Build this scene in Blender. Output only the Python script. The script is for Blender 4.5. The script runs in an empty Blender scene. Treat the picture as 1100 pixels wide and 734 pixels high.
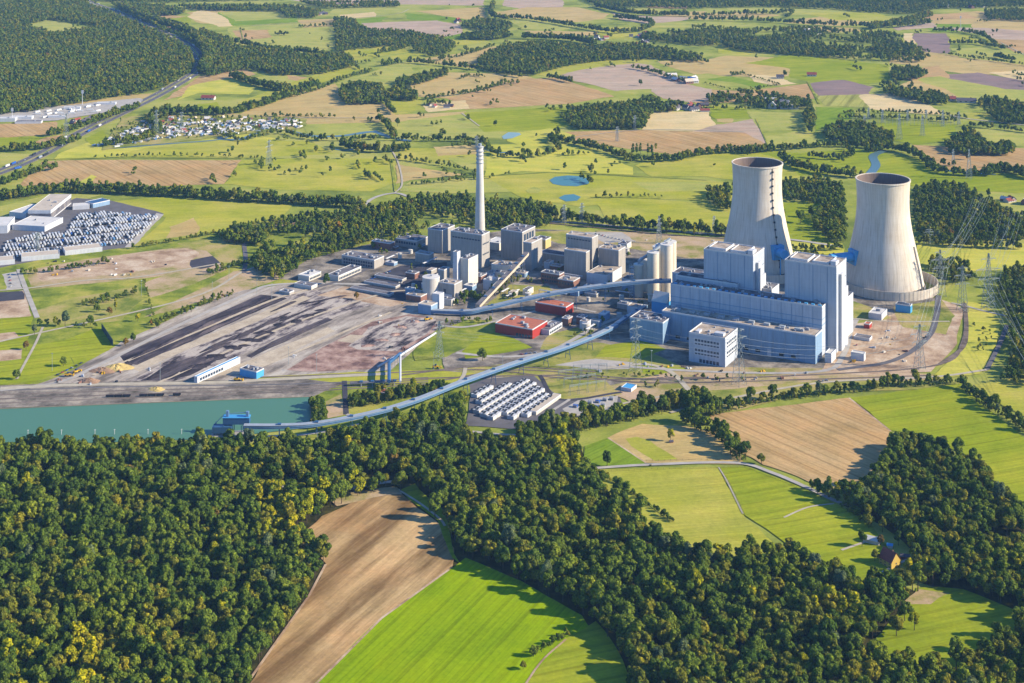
import bpy, math, random
import numpy as np
from mathutils import Vector
random.seed(7)
RNG = np.random.default_rng(11)
R = math.radians
sc = bpy.context.scene
COL = sc.collection
# ------------------------------------------------------------------ camera
F, PITCH, H, PY0 = 1600.0, 0.0, 649.0, -165.0   # level camera with a shifted lens: uprights stay upright, as in the photograph
CP, SP = math.cos(PITCH), math.sin(PITCH)
def G(px, py, z=0.0):
    """point where the sight line through a photo pixel meets height z"""
    r, u = px - 550.0, PY0 - py
    dx, dy, dz = r, F * CP + u * SP, -F * SP + u * CP
    t = (z - H) / dz
    return Vector((dx * t, dy * t, z))
def proj(p):
    x, y, z = p[0], p[1], p[2] - H
    d = y * CP - z * SP
    return 550 + F * x / d, PY0 - F * (y * SP + z * CP) / d
def ztop(g, py):
    lo, hi = 0.0, 400.0
    for _ in range(40):
        m = (lo + hi) / 2
        if proj((g[0], g[1], m))[1] > py: lo = m
        else: hi = m
    return lo
def pxm(p):
    """pixels per metre at a world point"""
    return F / (p[1] * CP - (p[2] - H) * SP)
cam = bpy.data.cameras.new('camera'); co = bpy.data.objects.new('camera', cam); COL.objects.link(co)
cam.sensor_width = 36; cam.lens = 36 * F / 1100; cam.shift_y = (PY0 - 367) / 1100; cam.clip_end = 60000; cam.clip_start = 1
co.location = (0, 0, H); co.rotation_euler = (R(90) - PITCH, 0, 0); sc.camera = co
# ------------------------------------------------------------------ light
SUNV = Vector((1, -0.15, 0)).normalized(); EL = R(27)
sv = Vector((SUNV.x * math.cos(EL), SUNV.y * math.cos(EL), math.sin(EL)))
sd = bpy.data.lights.new('sun', 'SUN'); sd.energy = 5.0; sd.angle = R(.5); sd.color = (1, .885, .68)
so = bpy.data.objects.new('sun', sd); COL.objects.link(so)
so.rotation_euler = sv.to_track_quat('Z', 'Y').to_euler(); so.location = (2000, 0, 1500)
w = bpy.data.worlds.new('World'); sc.world = w; w.use_nodes = True
nt = w.node_tree; bg = nt.nodes['Background']; bg.inputs[1].default_value = 0.1
sky = nt.nodes.new('ShaderNodeTexSky'); sky.sky_type = 'NISHITA'; sky.sun_disc = False
sky.sun_elevation = EL; sky.sun_rotation = math.atan2(SUNV.x, SUNV.y); sky.altitude = 100
sky.dust_density = 0.0; sky.ozone_density = 5
tint = nt.nodes.new('ShaderNodeMix'); tint.data_type = 'RGBA'; tint.blend_type = 'MULTIPLY'; tint.inputs[0].default_value = 1; tint.inputs[7].default_value = (.72, .98, 1.3, 1)
nt.links.new(sky.outputs[0], tint.inputs[6]); nt.links.new(tint.outputs[2], bg.inputs[0])
sc.view_settings.view_transform = 'Standard'; sc.view_settings.look = 'None'
sc.view_settings.gamma = 1; sc.view_settings.exposure = EXPO = 1.08
sc.render.engine = 'CYCLES'
sc.cycles.max_bounces = 4; sc.cycles.diffuse_bounces = 2; sc.cycles.glossy_bounces = 2
sc.cycles.transmission_bounces = 2; sc.cycles.volume_bounces = 0; sc.cycles.transparent_max_bounces = 4
# ------------------------------------------------------------------ tagging
def tag(o, label=None, cat=None, group=None, kind=None):
    if label: o['label'] = label
    if cat: o['category'] = cat
    if group: o['group'] = group
    if kind: o['kind'] = kind
    return o
def empty(name, loc, rz=0.0, label=None, cat=None, group=None):
    o = bpy.data.objects.new(name, None); COL.objects.link(o)
    o.location = loc; o.rotation_euler = (0, 0, rz); o.empty_display_size = 1
    return tag(o, label, cat, group)
class MB:
    def __init__(s): s.v = []; s.f = []; s.m = []
    def add(s, vs, fs, m=0):
        b = len(s.v); s.v += [tuple(q) for q in vs]
        s.f += [tuple(b + i for i in f) for f in fs]; s.m += [m] * len(fs)
    def box(s, x0, y0, z0, x1, y1, z1, m=0, rz=0.0, c=(0, 0)):
        vs = [(x0, y0, z0), (x1, y0, z0), (x1, y1, z0), (x0, y1, z0), (x0, y0, z1), (x1, y0, z1), (x1, y1, z1), (x0, y1, z1)]
        if rz:
            ca, sa = math.cos(rz), math.sin(rz)
            vs = [(c[0] + (x - c[0]) * ca - (y - c[1]) * sa, c[1] + (x - c[0]) * sa + (y - c[1]) * ca, z) for x, y, z in vs]
        s.add(vs, [(0, 3, 2, 1), (4, 5, 6, 7), (0, 1, 5, 4), (1, 2, 6, 5), (2, 3, 7, 6), (3, 0, 4, 7)], m)
    def bar(s, a, b, r, m=0, n=4, r2=None):
        a, b = Vector(a), Vector(b); d = (b - a)
        if d.length < 1e-6: return
        d.normalize(); up = Vector((0, 0, 1)) if abs(d.z) < .95 else Vector((1, 0, 0))
        e1 = d.cross(up).normalized(); e2 = d.cross(e1); r2 = r if r2 is None else r2
        vs = []
        for p, rr in ((a, r), (b, r2)):
            for k in range(n):
                t = 2 * math.pi * (k + .5) / n
                vs.append(p + e1 * math.cos(t) * rr + e2 * math.sin(t) * rr)
        fs = [(k, (k + 1) % n, n + (k + 1) % n, n + k) for k in range(n)] + [tuple(range(n))[::-1], tuple(range(n, 2 * n))]
        s.add(vs, fs, m)
    def lathe(s, prof, n=32, m=0, c=(0, 0), cap=False):
        vs = [(c[0] + r * math.cos(2 * math.pi * k / n), c[1] + r * math.sin(2 * math.pi * k / n), z) for r, z in prof for k in range(n)]
        fs = [(i * n + k, i * n + (k + 1) % n, (i + 1) * n + (k + 1) % n, (i + 1) * n + k) for i in range(len(prof) - 1) for k in range(n)]
        if cap: fs.append(tuple((len(prof) - 1) * n + k for k in range(n)))
        s.add(vs, fs, m)
    def gable(s, x0, y0, x1, y1, z0, zr, m=0, over=.3):
        x0 -= over; x1 += over; y0 -= over; y1 += over; ym = (y0 + y1) / 2
        s.add([(x0, y0, z0), (x1, y0, z0), (x1, y1, z0), (x0, y1, z0), (x0, ym, zr), (x1, ym, zr)],
              [(0, 1, 5, 4), (2, 3, 4, 5), (1, 2, 5), (3, 0, 4), (0, 3, 2, 1)], m)
    def build(s, name, mats, parent=None, smooth=False):
        me = bpy.data.meshes.new(name); me.from_pydata(s.v, [], s.f)
        for m in (mats if isinstance(mats, (list, tuple)) else [mats]): me.materials.append(m)
        if any(s.m): me.polygons.foreach_set('material_index', s.m)
        if smooth: me.polygons.foreach_set('use_smooth', [True] * len(s.f))
        me.update()
        o = bpy.data.objects.new(name, me); COL.objects.link(o)
        if parent: o.parent = parent
        return o
def copy_tree(o, loc, rz, label=None, parent=None, group=None, scale=None):
    c = o.copy(); COL.objects.link(c)
    if parent: c.parent = parent
    else:
        c.location = loc; c.rotation_euler = (0, 0, rz)
        if scale: c.scale = scale
        if label: c['label'] = label
        if group: c['group'] = group
    for ch in KIDS.get(o.name, []): 
        cc = ch.copy(); COL.objects.link(cc); cc.parent = c
    return c
KIDS = {}
# ------------------------------------------------------------------ materials
def lin(c): return c / 12.92 if c <= .04045 else ((c + .055) / 1.055) ** 2.4
def A(r, g, b, k=.62): return tuple(min(.85, lin(q / 255.) * k) for q in (r, g, b)) + (1,)
def nmat(name):
    m = bpy.data.materials.new(name); m.use_nodes = True
    b = m.node_tree.nodes['Principled BSDF']; b.inputs['Roughness'].default_value = .9
    b.inputs['Specular IOR Level'].default_value = .12
    return m, m.node_tree, b
def N(nt, t, **k):
    n = nt.nodes.new(t)
    for a, v in k.items(): setattr(n, a, v)
    return n
def ramp(nt, stops, src):
    r = N(nt, 'ShaderNodeValToRGB'); e = r.color_ramp.elements
    while len(e) < len(stops): e.new(.5)
    for i, (p, c) in enumerate(stops): e[i].position = p; e[i].color = c
    nt.links.new(src, r.inputs[0]); return r.outputs[0]
def mixc(nt, f, a, b, mode='MIX'):
    n = N(nt, 'ShaderNodeMix', data_type='RGBA', blend_type=mode)
    for i, v in ((0, f), (6, a), (7, b)):
        if hasattr(v, 'links'): nt.links.new(v, n.inputs[i])
        else: n.inputs[i].default_value = v
    return n.outputs[2]
def noise(nt, vec, scale, detail=4, rough=.6):
    n = N(nt, 'ShaderNodeTexNoise'); n.inputs['Scale'].default_value = scale
    n.inputs['Detail'].default_value = detail; n.inputs['Roughness'].default_value = rough
    nt.links.new(vec, n.inputs['Vector']); return n.outputs['Fac']
def mapping(nt, rz=0, scale=(1, 1, 1), src='Object'):
    t = N(nt, 'ShaderNodeTexCoord'); m = N(nt, 'ShaderNodeMapping')
    m.inputs['Rotation'].default_value = (0, 0, rz); nt.links.new(t.outputs[src], m.inputs['Vector'])
    if scale == (1, 1, 1): return m.outputs[0]
    q = N(nt, 'ShaderNodeMapping'); q.inputs['Scale'].default_value = scale; nt.links.new(m.outputs[0], q.inputs['Vector']); return q.outputs[0]
_n = [0]
def field_mat(name, c1, c2, c3=None, ang=0.0, streak=.5, rows=0.0, period=9.0, big=.006, k=.62):
    """soil / crop: large patches, long streaks along the working direction, fine grain, drill rows and tramlines"""
    m, nt, b = nmat(name)
    C1, C2 = A(*c1, k=k), A(*c2, k=k); C3 = A(*(c3 or c2), k=k)
    v0 = mapping(nt); vr = mapping(nt, ang, (.035, .0035, .01))
    vrf = mapping(nt, ang, (.35, .012, .05))
    f1 = ramp(nt, [(.35, (0, 0, 0, 1)), (.65, (1, 1, 1, 1))], noise(nt, v0, big, 5, .62))
    col = mixc(nt, f1, C1, C2)
    fs = ramp(nt, [(.42, (0, 0, 0, 1)), (.62, (streak,) * 3 + (1,))], noise(nt, vr, 1.0, 5, .65))
    col = mixc(nt, fs, col, C3)
    fr = ramp(nt, [(.3, (.72, .72, .72, 1)), (.7, (1.2, 1.2, 1.2, 1))], noise(nt, vrf, 1.0, 3, .6))
    col = mixc(nt, .55, col, fr, 'MULTIPLY')
    ff = ramp(nt, [(.3, (.75, .75, .75, 1)), (.7, (1.2, 1.2, 1.2, 1))], noise(nt, v0, .22, 4, .7))
    col = mixc(nt, .6, col, ff, 'MULTIPLY')
    fp = ramp(nt, [(.3, (.70, .76, .72, 1)), (.48, (.98, 1, .98, 1)), (.7, (1.22, 1.1, 1.04, 1))], noise(nt, v0, .016, 7, .72))
    col = mixc(nt, .8, col, fp, 'MULTIPLY')
    if rows:
        wv = N(nt, 'ShaderNodeTexWave', wave_type='BANDS', bands_direction='X'); wv.inputs['Scale'].default_value = 1
        wv.inputs['Distortion'].default_value = .5; wv.inputs['Detail'].default_value = 1
        vv = mapping(nt, ang, (1 / (period * 3.1416) ,) * 3)
        nt.links.new(vv, wv.inputs['Vector'])
        fw = ramp(nt, [(.0, (1 - rows,) * 3 + (1,)), (.22, (1, 1, 1, 1))], wv.outputs['Fac'])
        col = mixc(nt, 1.0, col, fw, 'MULTIPLY')
        w2 = N(nt, 'ShaderNodeTexWave', wave_type='BANDS', bands_direction='X'); w2.inputs['Scale'].default_value = 1; w2.inputs['Distortion'].default_value = .25
        v2_ = mapping(nt, ang + .004, (1 / (24 * 3.1416),) * 3); nt.links.new(v2_, w2.inputs['Vector'])
        fw2 = ramp(nt, [(.0, (.66, .62, .6, 1)), (.03, (.7, .68, .64, 1)), (.06, (1, 1, 1, 1))], w2.outputs['Fac'])
        col = mixc(nt, .5, col, fw2, 'MULTIPLY')
    nt.links.new(col, b.inputs['Base Color']); b.inputs['Roughness'].default_value = 1
    b.inputs['Specular IOR Level'].default_value = 0
    return m
def patch_mat(name, cols, scale=.03, k=.62, fine=.6, lo=.38, hi=.62, stretch=None, ang=0):
    """rough ground: three colours in noise patches"""
    m, nt, b = nmat(name); v = mapping(nt, ang, stretch or (1, 1, 1))
    C = [A(*c, k=k) for c in cols]
    f = noise(nt, v, scale, 7, .68)
    st = [(lo + (hi - lo) * i / (len(C) - 1), c) for i, c in enumerate(C)]
    col = ramp(nt, st, f)
    v2 = mapping(nt)
    ff = ramp(nt, [(.3, (.7, .7, .7, 1)), (.7, (1.25, 1.25, 1.25, 1))], noise(nt, v2, .35, 4, .7))
    col = mixc(nt, fine, col, ff, 'MULTIPLY')
    nt.links.new(col, b.inputs['Base Color']); b.inputs['Specular IOR Level'].default_value = 0
    return m
def solid(name, c, k=.62, rough=.7, var=.25, scale=.15, spec=.3, stretch=(1, 1, 1)):
    m, nt, b = nmat(name); v = mapping(nt, 0, stretch); C = A(*c, k=k)
    f = ramp(nt, [(.3, (1 - var,) * 3 + (1,)), (.7, (1 + var * .4,) * 3 + (1,))], noise(nt, v, scale, 5, .65))
    nt.links.new(mixc(nt, 1.0, C, f, 'MULTIPLY'), b.inputs['Base Color'])
    b.inputs['Roughness'].default_value = rough; b.inputs['Specular IOR Level'].default_value = spec
    return m
def clad(name, c, k=.62, panel=6.0, var=.12, rough=.55):
    """sheet cladding: vertical panel joints every few metres, weather streaks running down"""
    m, nt, b = nmat(name); C = A(*c, k=k)
    v = mapping(nt, 0, (.25, .25, .02)); f = ramp(nt, [(.3, (1 - var,) * 3 + (1,)), (.7, (1.05,) * 3 + (1,))], noise(nt, v, 1.5, 5, .6))
    col = mixc(nt, 1.0, C, f, 'MULTIPLY')
    br = N(nt, 'ShaderNodeTexBrick'); br.offset = 0
    br.inputs['Color1'].default_value = (1, 1, 1, 1); br.inputs['Color2'].default_value = (.93, .94, .96, 1)
    br.inputs['Mortar'].default_value = (.8, .82, .86, 1); br.inputs['Scale'].default_value = 1
    br.inputs['Mortar Size'].default_value = .12; br.inputs['Brick Width'].default_value = panel; br.inputs['Row Height'].default_value = panel * 1.6
    t = N(nt, 'ShaderNodeTexCoord'); sx = N(nt, 'ShaderNodeSeparateXYZ'); nt.links.new(t.outputs['Object'], sx.inputs[0])
    ad = N(nt, 'ShaderNodeMath', operation='ADD'); nt.links.new(sx.outputs[0], ad.inputs[0]); nt.links.new(sx.outputs[1], ad.inputs[1])
    cx = N(nt, 'ShaderNodeCombineXYZ'); nt.links.new(ad.outputs[0], cx.inputs[0]); nt.links.new(sx.outputs[2], cx.inputs[1])
    nt.links.new(cx.outputs[0], br.inputs['Vector'])
    col = mixc(nt, 1.0, col, br.outputs['Color'], 'MULTIPLY')
    nt.links.new(col, b.inputs['Base Color']); b.inputs['Roughness'].default_value = rough; b.inputs['Specular IOR Level'].default_value = .25
    return m
def concrete_shell(name, c, k=.62):
    m, nt, b = nmat(name); C = A(*c, k=k)
    t = N(nt, 'ShaderNodeTexCoord'); s = N(nt, 'ShaderNodeSeparateXYZ'); nt.links.new(t.outputs['Object'], s.inputs[0])
    at = N(nt, 'ShaderNodeMath', operation='ARCTAN2'); nt.links.new(s.outputs[1], at.inputs[0]); nt.links.new(s.outputs[0], at.inputs[1])
    cb = N(nt, 'ShaderNodeCombineXYZ'); nt.links.new(at.outputs[0], cb.inputs[0]); nt.links.new(s.outputs[2], cb.inputs[2])
    mp = N(nt, 'ShaderNodeMapping'); mp.inputs['Scale'].default_value = (9, 1, .012); nt.links.new(cb.outputs[0], mp.inputs['Vector'])
    f = ramp(nt, [(.32, (.74, .70, .66, 1)), (.5, (.95, .94, .92, 1)), (.68, (1.05, 1.05, 1.05, 1))], noise(nt, mp.outputs[0], 2.2, 6, .7))
    col = mixc(nt, 1.0, C, f, 'MULTIPLY')
    # lift joints (rings) and fine ribs
    mp2 = N(nt, 'ShaderNodeMapping'); mp2.inputs['Scale'].default_value = (25, 1, .02); nt.links.new(cb.outputs[0], mp2.inputs['Vector'])
    f2 = ramp(nt, [(.35, (.86, .86, .87, 1)), (.6, (1, 1, 1, 1))], noise(nt, mp2.outputs[0], 2.0, 2, .5))
    col = mixc(nt, .8, col, f2, 'MULTIPLY')
    rg = N(nt, 'ShaderNodeMath', operation='FRACT'); dv = N(nt, 'ShaderNodeMath', operation='DIVIDE'); dv.inputs[1].default_value = 8.5
    nt.links.new(s.outputs[2], dv.inputs[0]); nt.links.new(dv.outputs[0], rg.inputs[0])
    f3 = ramp(nt, [(0, (.88, .88, .88, 1)), (.1, (1, 1, 1, 1))], rg.outputs[0])
    col = mixc(nt, .6, col, f3, 'MULTIPLY')
    v3 = mapping(nt); f4 = ramp(nt, [(.4, (.93, .88, .82, 1)), (.62, (1, 1, 1, 1))], noise(nt, v3, .03, 5, .6))
    col = mixc(nt, .8, col, f4, 'MULTIPLY')
    nt.links.new(col, b.inputs['Base Color']); return m
def leaf_mat(name, c, var=.35, hue=None):
    m, nt, b = nmat(name); oi = N(nt, 'ShaderNodeObjectInfo')
    C = c + (1,); D = tuple(q * .5 for q in c) + (1,); L = tuple(min(1, q * s) for q, s in zip(c, (2.2, 1.8, 1.1))) + (1,)
    v = mapping(nt, 0, (1, 1, 1)); f = noise(nt, v, .55, 3, .6)
    col = ramp(nt, [(.34, D), (.5, C), (.68, L)], f)
    rr = ramp(nt, [(0, (.78, .86, .95, 1)), (.5, (1, 1, 1, 1)), (1, (1.25, 1.14, .95, 1))], oi.outputs['Random'])
    col = mixc(nt, .85, col, rr, 'MULTIPLY')
    # stands of different species: tint by where the tree grows
    n2 = noise(nt, oi.outputs['Location'], .011, 3, .6)
    r2 = ramp(nt, [(.35, (.72, .84, .95, 1)), (.5, (1, 1, 1, 1)), (.66, (1.35, 1.2, .9, 1))], n2)
    col = mixc(nt, .8, col, r2, 'MULTIPLY')
    nt.links.new(col, b.inputs['Base Color']); b.inputs['Roughness'].default_value = .9; b.inputs['Specular IOR Level'].default_value = 0
    tr = N(nt, 'ShaderNodeBsdfTranslucent'); nt.links.new(col, tr.inputs['Color'])
    mx = N(nt, 'ShaderNodeMixShader'); mx.inputs[0].default_value = .22
    nt.links.new(b.outputs[0], mx.inputs[1]); nt.links.new(tr.outputs[0], mx.inputs[2])
    nt.links.new(mx.outputs[0], nt.nodes['Material Output'].inputs['Surface'])
    return m
def water_mat(name, c, rough=.12, k=.62, spec=None):
    m, nt, b = nmat(name); b.inputs['Base Color'].default_value = A(*c, k=k)
    b.inputs['Roughness'].default_value = rough; b.inputs['Specular IOR Level'].default_value = .15; b.inputs['Roughness'].default_value = max(rough, .35)
    bp = N(nt, 'ShaderNodeBump'); bp.inputs['Strength'].default_value = .12; bp.inputs['Distance'].default_value = .3
    nt.links.new(noise(nt, mapping(nt), .5, 4, .6), bp.inputs['Height']); nt.links.new(bp.outputs[0], b.inputs['Normal'])
    return m
# ------------------------------------------------------------------ ground sheets
_z = [0.03]
def ragged(g):
    rd = random.Random(int(abs(g[0][0]) * 7 + abs(g[1][1]))); out = []
    for a, b in zip(g, g[1:] + g[:1]):
        a, b = Vector((a[0], a[1], 0)), Vector((b[0], b[1], 0)); L = (b - a).length; n = max(1, min(40, int(L / 14))); d = (b - a); nn = Vector((-d.y, d.x, 0)).normalized() if L > 0 else Vector()
        amp = min(1.3 + max(0, a.y - 2000) * .0012, 5); w1, w2 = rd.uniform(0, 6), rd.uniform(0, 6)
        for k in range(n):
            t = k / n; env = min(1, 4 * t * (1 - t) * 2)
            out.append(a + d * t + nn * env * (rd.uniform(-amp, amp) * .6 + math.sin(t * L / 60 + w1) * amp + math.sin(t * L / 170 + w2) * amp))
    return out
def sheet(name, pts, mat, z=None, raw=False):
    if z is None: _z[0] += .0035; z = _z[0]
    g = [p if raw else G(*p) for p in pts]
    if not raw and name != 'water' and len(g) > 2: g = ragged(g)
    me = bpy.data.meshes.new(name); me.from_pydata([(p[0], p[1], 0) for p in g], [], [tuple(range(len(g)))])
    me.materials.append(mat); o = bpy.data.objects.new(name, me); COL.objects.link(o); o.location.z = z
    if me.polygons[0].normal.z < 0: me.flip_normals()
    o['kind'] = 'structure'; return o
def catmull(P, step=6):
    out = []; P = [Vector(p) for p in P]; Q = [P[0] * 2 - P[1]] + P + [P[-1] * 2 - P[-2]]
    for i in range(1, len(Q) - 2):
        for k in range(step):
            t = k / step; a, b, c, d = Q[i - 1], Q[i], Q[i + 1], Q[i + 2]
            out.append(.5 * (2 * b + (c - a) * t + (2 * a - 5 * b + 4 * c - d) * t * t + (3 * b - a - 3 * c + d) * t ** 3))
    return out + [P[-1]]
def ribbon(name, px, width, mat, z=None, off=0.0, smooth=True, raw=False):
    if z is None: _z[0] += .0035; z = _z[0]
    P = px if raw else [G(*p) for p in px]
    P = catmull(P) if smooth else [Vector(p) for p in P]
    vs, fs = [], []
    for i, p in enumerate(P):
        d = (P[min(i + 1, len(P) - 1)] - P[max(i - 1, 0)]); d.z = 0; d.normalize(); n = Vector((-d.y, d.x, 0))
        vs += [p + n * (off + width / 2), p + n * (off - width / 2)]
    for i in range(len(P) - 1): fs.append((2 * i, 2 * i + 1, 2 * i + 3, 2 * i + 2))
    me = bpy.data.meshes.new(name); me.from_pydata([(v.x, v.y, 0) for v in vs], [], fs); me.materials.append(mat)
    o = bpy.data.objects.new(name, me); COL.objects.link(o); o.location.z = z; o['kind'] = 'structure'
    if me.polygons[0].normal.z < 0: me.flip_normals()
    return o
def inpoly(x, y, poly):
    c = np.zeros(len(x), bool); j = len(poly) - 1
    for i in range(len(poly)):
        xi, yi, xj, yj = poly[i][0], poly[i][1], poly[j][0], poly[j][1]
        if yi != yj:
            c ^= ((yi > y) != (yj > y)) & (x < (xj - xi) * (y - yi) / (yj - yi) + xi)
        j = i
    return c
def scatter(poly, s, excl=(), jit=.42, clump=0):
    P = [G(*p) for p in poly]; xs = [p.x for p in P]; ys = [p.y for p in P]
    gx, gy = np.meshgrid(np.arange(min(xs), max(xs), s), np.arange(min(ys), max(ys), s * .87))
    gx[1::2] += s / 2
    x = gx.ravel() + RNG.uniform(-jit, jit, gx.size) * s; y = gy.ravel() + RNG.uniform(-jit, jit, gx.size) * s
    k = inpoly(x, y, P)
    for e in excl: k &= ~inpoly(x, y, e)
    x, y = x[k], y[k]
    if clump: 
        k = (np.sin(x * .021 + 1.3 * np.sin(y * .013)) + np.sin(y * .027 + 2 * np.sin(x * .011)) + RNG.uniform(-1, 1, len(x))) > clump
        x, y = x[k], y[k]
    return np.stack([x, y], 1)
def along(px, s, width, dens=1.0):
    P = catmull([G(*p) for p in px], 8); out = []
    for a, b in zip(P[:-1], P[1:]):
        L = (b - a).length; d = (b - a).normalized(); n = Vector((-d.y, d.x, 0)); rows = max(1, int(width / s))
        for _ in range(int(L / s * rows * dens + random.random())):
            q = a + d * random.random() * L + n * random.uniform(-.5, .5) * width; out.append((q.x, q.y))
    return np.array(out).reshape(-1, 2)
# ------------------------------------------------------------------ ground
ANG = R(61)
M = {}
M['base'] = patch_mat('rough_meadow', [(120, 135, 60), (165, 172, 72), (190, 185, 95)], .006)
M['meadow'] = field_mat('meadow_grass', (182, 184, 56), (206, 194, 92), (150, 160, 54), R(80), .35)
M['meadow2'] = field_mat('pale_meadow', (190, 188, 92), (168, 176, 80), (204, 190, 110), R(95), .5)
M['gold'] = field_mat('golden_meadow', (208, 204, 78), (222, 208, 98), (180, 188, 72), R(100), .5)
M['green'] = field_mat('young_crop', (132, 162, 40), (154, 174, 54), (114, 148, 40), R(42), .5, rows=.1, period=4.5)
M['bright'] = field_mat('bright_crop', (150, 178, 3), (164, 188, 6), (134, 166, 4), R(26), .6, rows=.14, period=6)
M['bright2'] = field_mat('pasture', (156, 170, 34), (182, 184, 54), (136, 156, 34), R(70), .5, rows=.1, period=12)
M['stub'] = field_mat('stubble', (216, 190, 126), (208, 182, 116), (202, 168, 106), R(75), .6)
M['tan'] = field_mat('ploughed_soil', (212, 174, 118), (198, 160, 106), (222, 188, 136), R(-36), .6, rows=.16, period=14)
M['tan2'] = field_mat('sown_soil', (232, 194, 138), (190, 152, 102), (140, 108, 70), R(26), .95)
M['pink'] = field_mat('bare_soil', (206, 178, 152), (192, 164, 140), (216, 192, 166), R(85), .6)
M['pale'] = field_mat('ripe_stubble', (240, 216, 162), (234, 206, 146), (226, 196, 140), R(85), .5)
M['purple'] = field_mat('dark_tilled_soil', (158, 134, 128), (146, 124, 120), (170, 146, 136), R(85), .6)
M['striped'] = field_mat('strip_crop', (186, 186, 96), (196, 190, 104), (160, 160, 80), R(20), .5, rows=.35, period=45)
M['floor'] = patch_mat('forest_floor', [(50, 52, 24), (72, 70, 36), (96, 90, 48)], .05)
M['yard'] = patch_mat('works_yard', [(100, 94, 86), (146, 136, 124), (190, 176, 156)], .03)
M['dirt'] = patch_mat('graded_dirt', [(170, 140, 112), (206, 176, 144), (226, 202, 172)], .03)
M['dirt2'] = patch_mat('overgrown_dirt', [(150, 150, 72), (196, 172, 128), (212, 182, 150)], .018)
M['waste'] = patch_mat('waste_ground', [(124, 138, 58), (172, 168, 84), (198, 176, 116)], .016)
M['scrubg'] = patch_mat('scrub_grass', [(108, 126, 48), (150, 160, 58), (188, 180, 84)], .02)
M['coalyard'] = patch_mat('coal_yard_ground', [(130, 120, 110), (184, 170, 154), (214, 202, 184)], .045, stretch=(1, .25, 1), ang=ANG - R(33))
M['coal'] = patch_mat('coal_bed', [(52, 48, 54), (76, 70, 76), (112, 102, 104)], .05, stretch=(1, .2, 1), ang=ANG - R(33))
M['coalrough'] = patch_mat('coal_remnants', [(56, 52, 58), (136, 124, 122), (206, 192, 176)], .06, lo=.38, hi=.54, stretch=(1, .35, 1), ang=ANG - R(33))
M['redash'] = patch_mat('red_ash', [(128, 100, 92), (178, 144, 128), (206, 176, 158)], .04)
M['sand'] = patch_mat('sandy_track', [(196, 178, 152), (222, 204, 176)], .05)
M['asph'] = solid('asphalt', (122, 118, 120), spec=.03, rough=1, var=.25, scale=.05)
M['asphd'] = solid('dark_asphalt', (86, 84, 92), spec=.03, rough=1, var=.3, scale=.06)
M['conc'] = solid('concrete_paving', (200, 192, 180), spec=.03, rough=1, var=.25, scale=.06)
M['track'] = solid('gravel_track', (206, 194, 170), spec=.03, rough=1, var=.2, scale=.1)
M['rail'] = patch_mat('rail_ballast', [(104, 92, 84), (150, 134, 118)], .08, stretch=(.3, 1, 1))
M['railsteel'] = solid('rail_steel', (150, 130, 118), rough=.4)
M['quay'] = solid('quay_wall', (170, 152, 130), spec=.03, rough=1, var=.35, scale=.08)
M['canal'] = water_mat('canal_water', (90, 136, 104), .4)
M['river'] = water_mat('river_water', (96, 128, 132))
M['pond'] = water_mat('pond_water', (84, 136, 138))
M['pondp'] = water_mat('shallow_pond', (150, 178, 170), .3)
M['white'] = solid('white_paint', (232, 230, 224), var=.1)
M['line'] = solid('road_marking', (225, 222, 214), var=.1)
BIGZ = 24000
sheet('ground', [(-BIGZ, -3000, 0), (BIGZ, -3000, 0), (BIGZ, 26000, 0), (-BIGZ, 26000, 0)], M['base'], 0, raw=True)
def fields(rows):
    for name, mat, *pts in rows: sheet(name, pts, M[mat])
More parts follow.
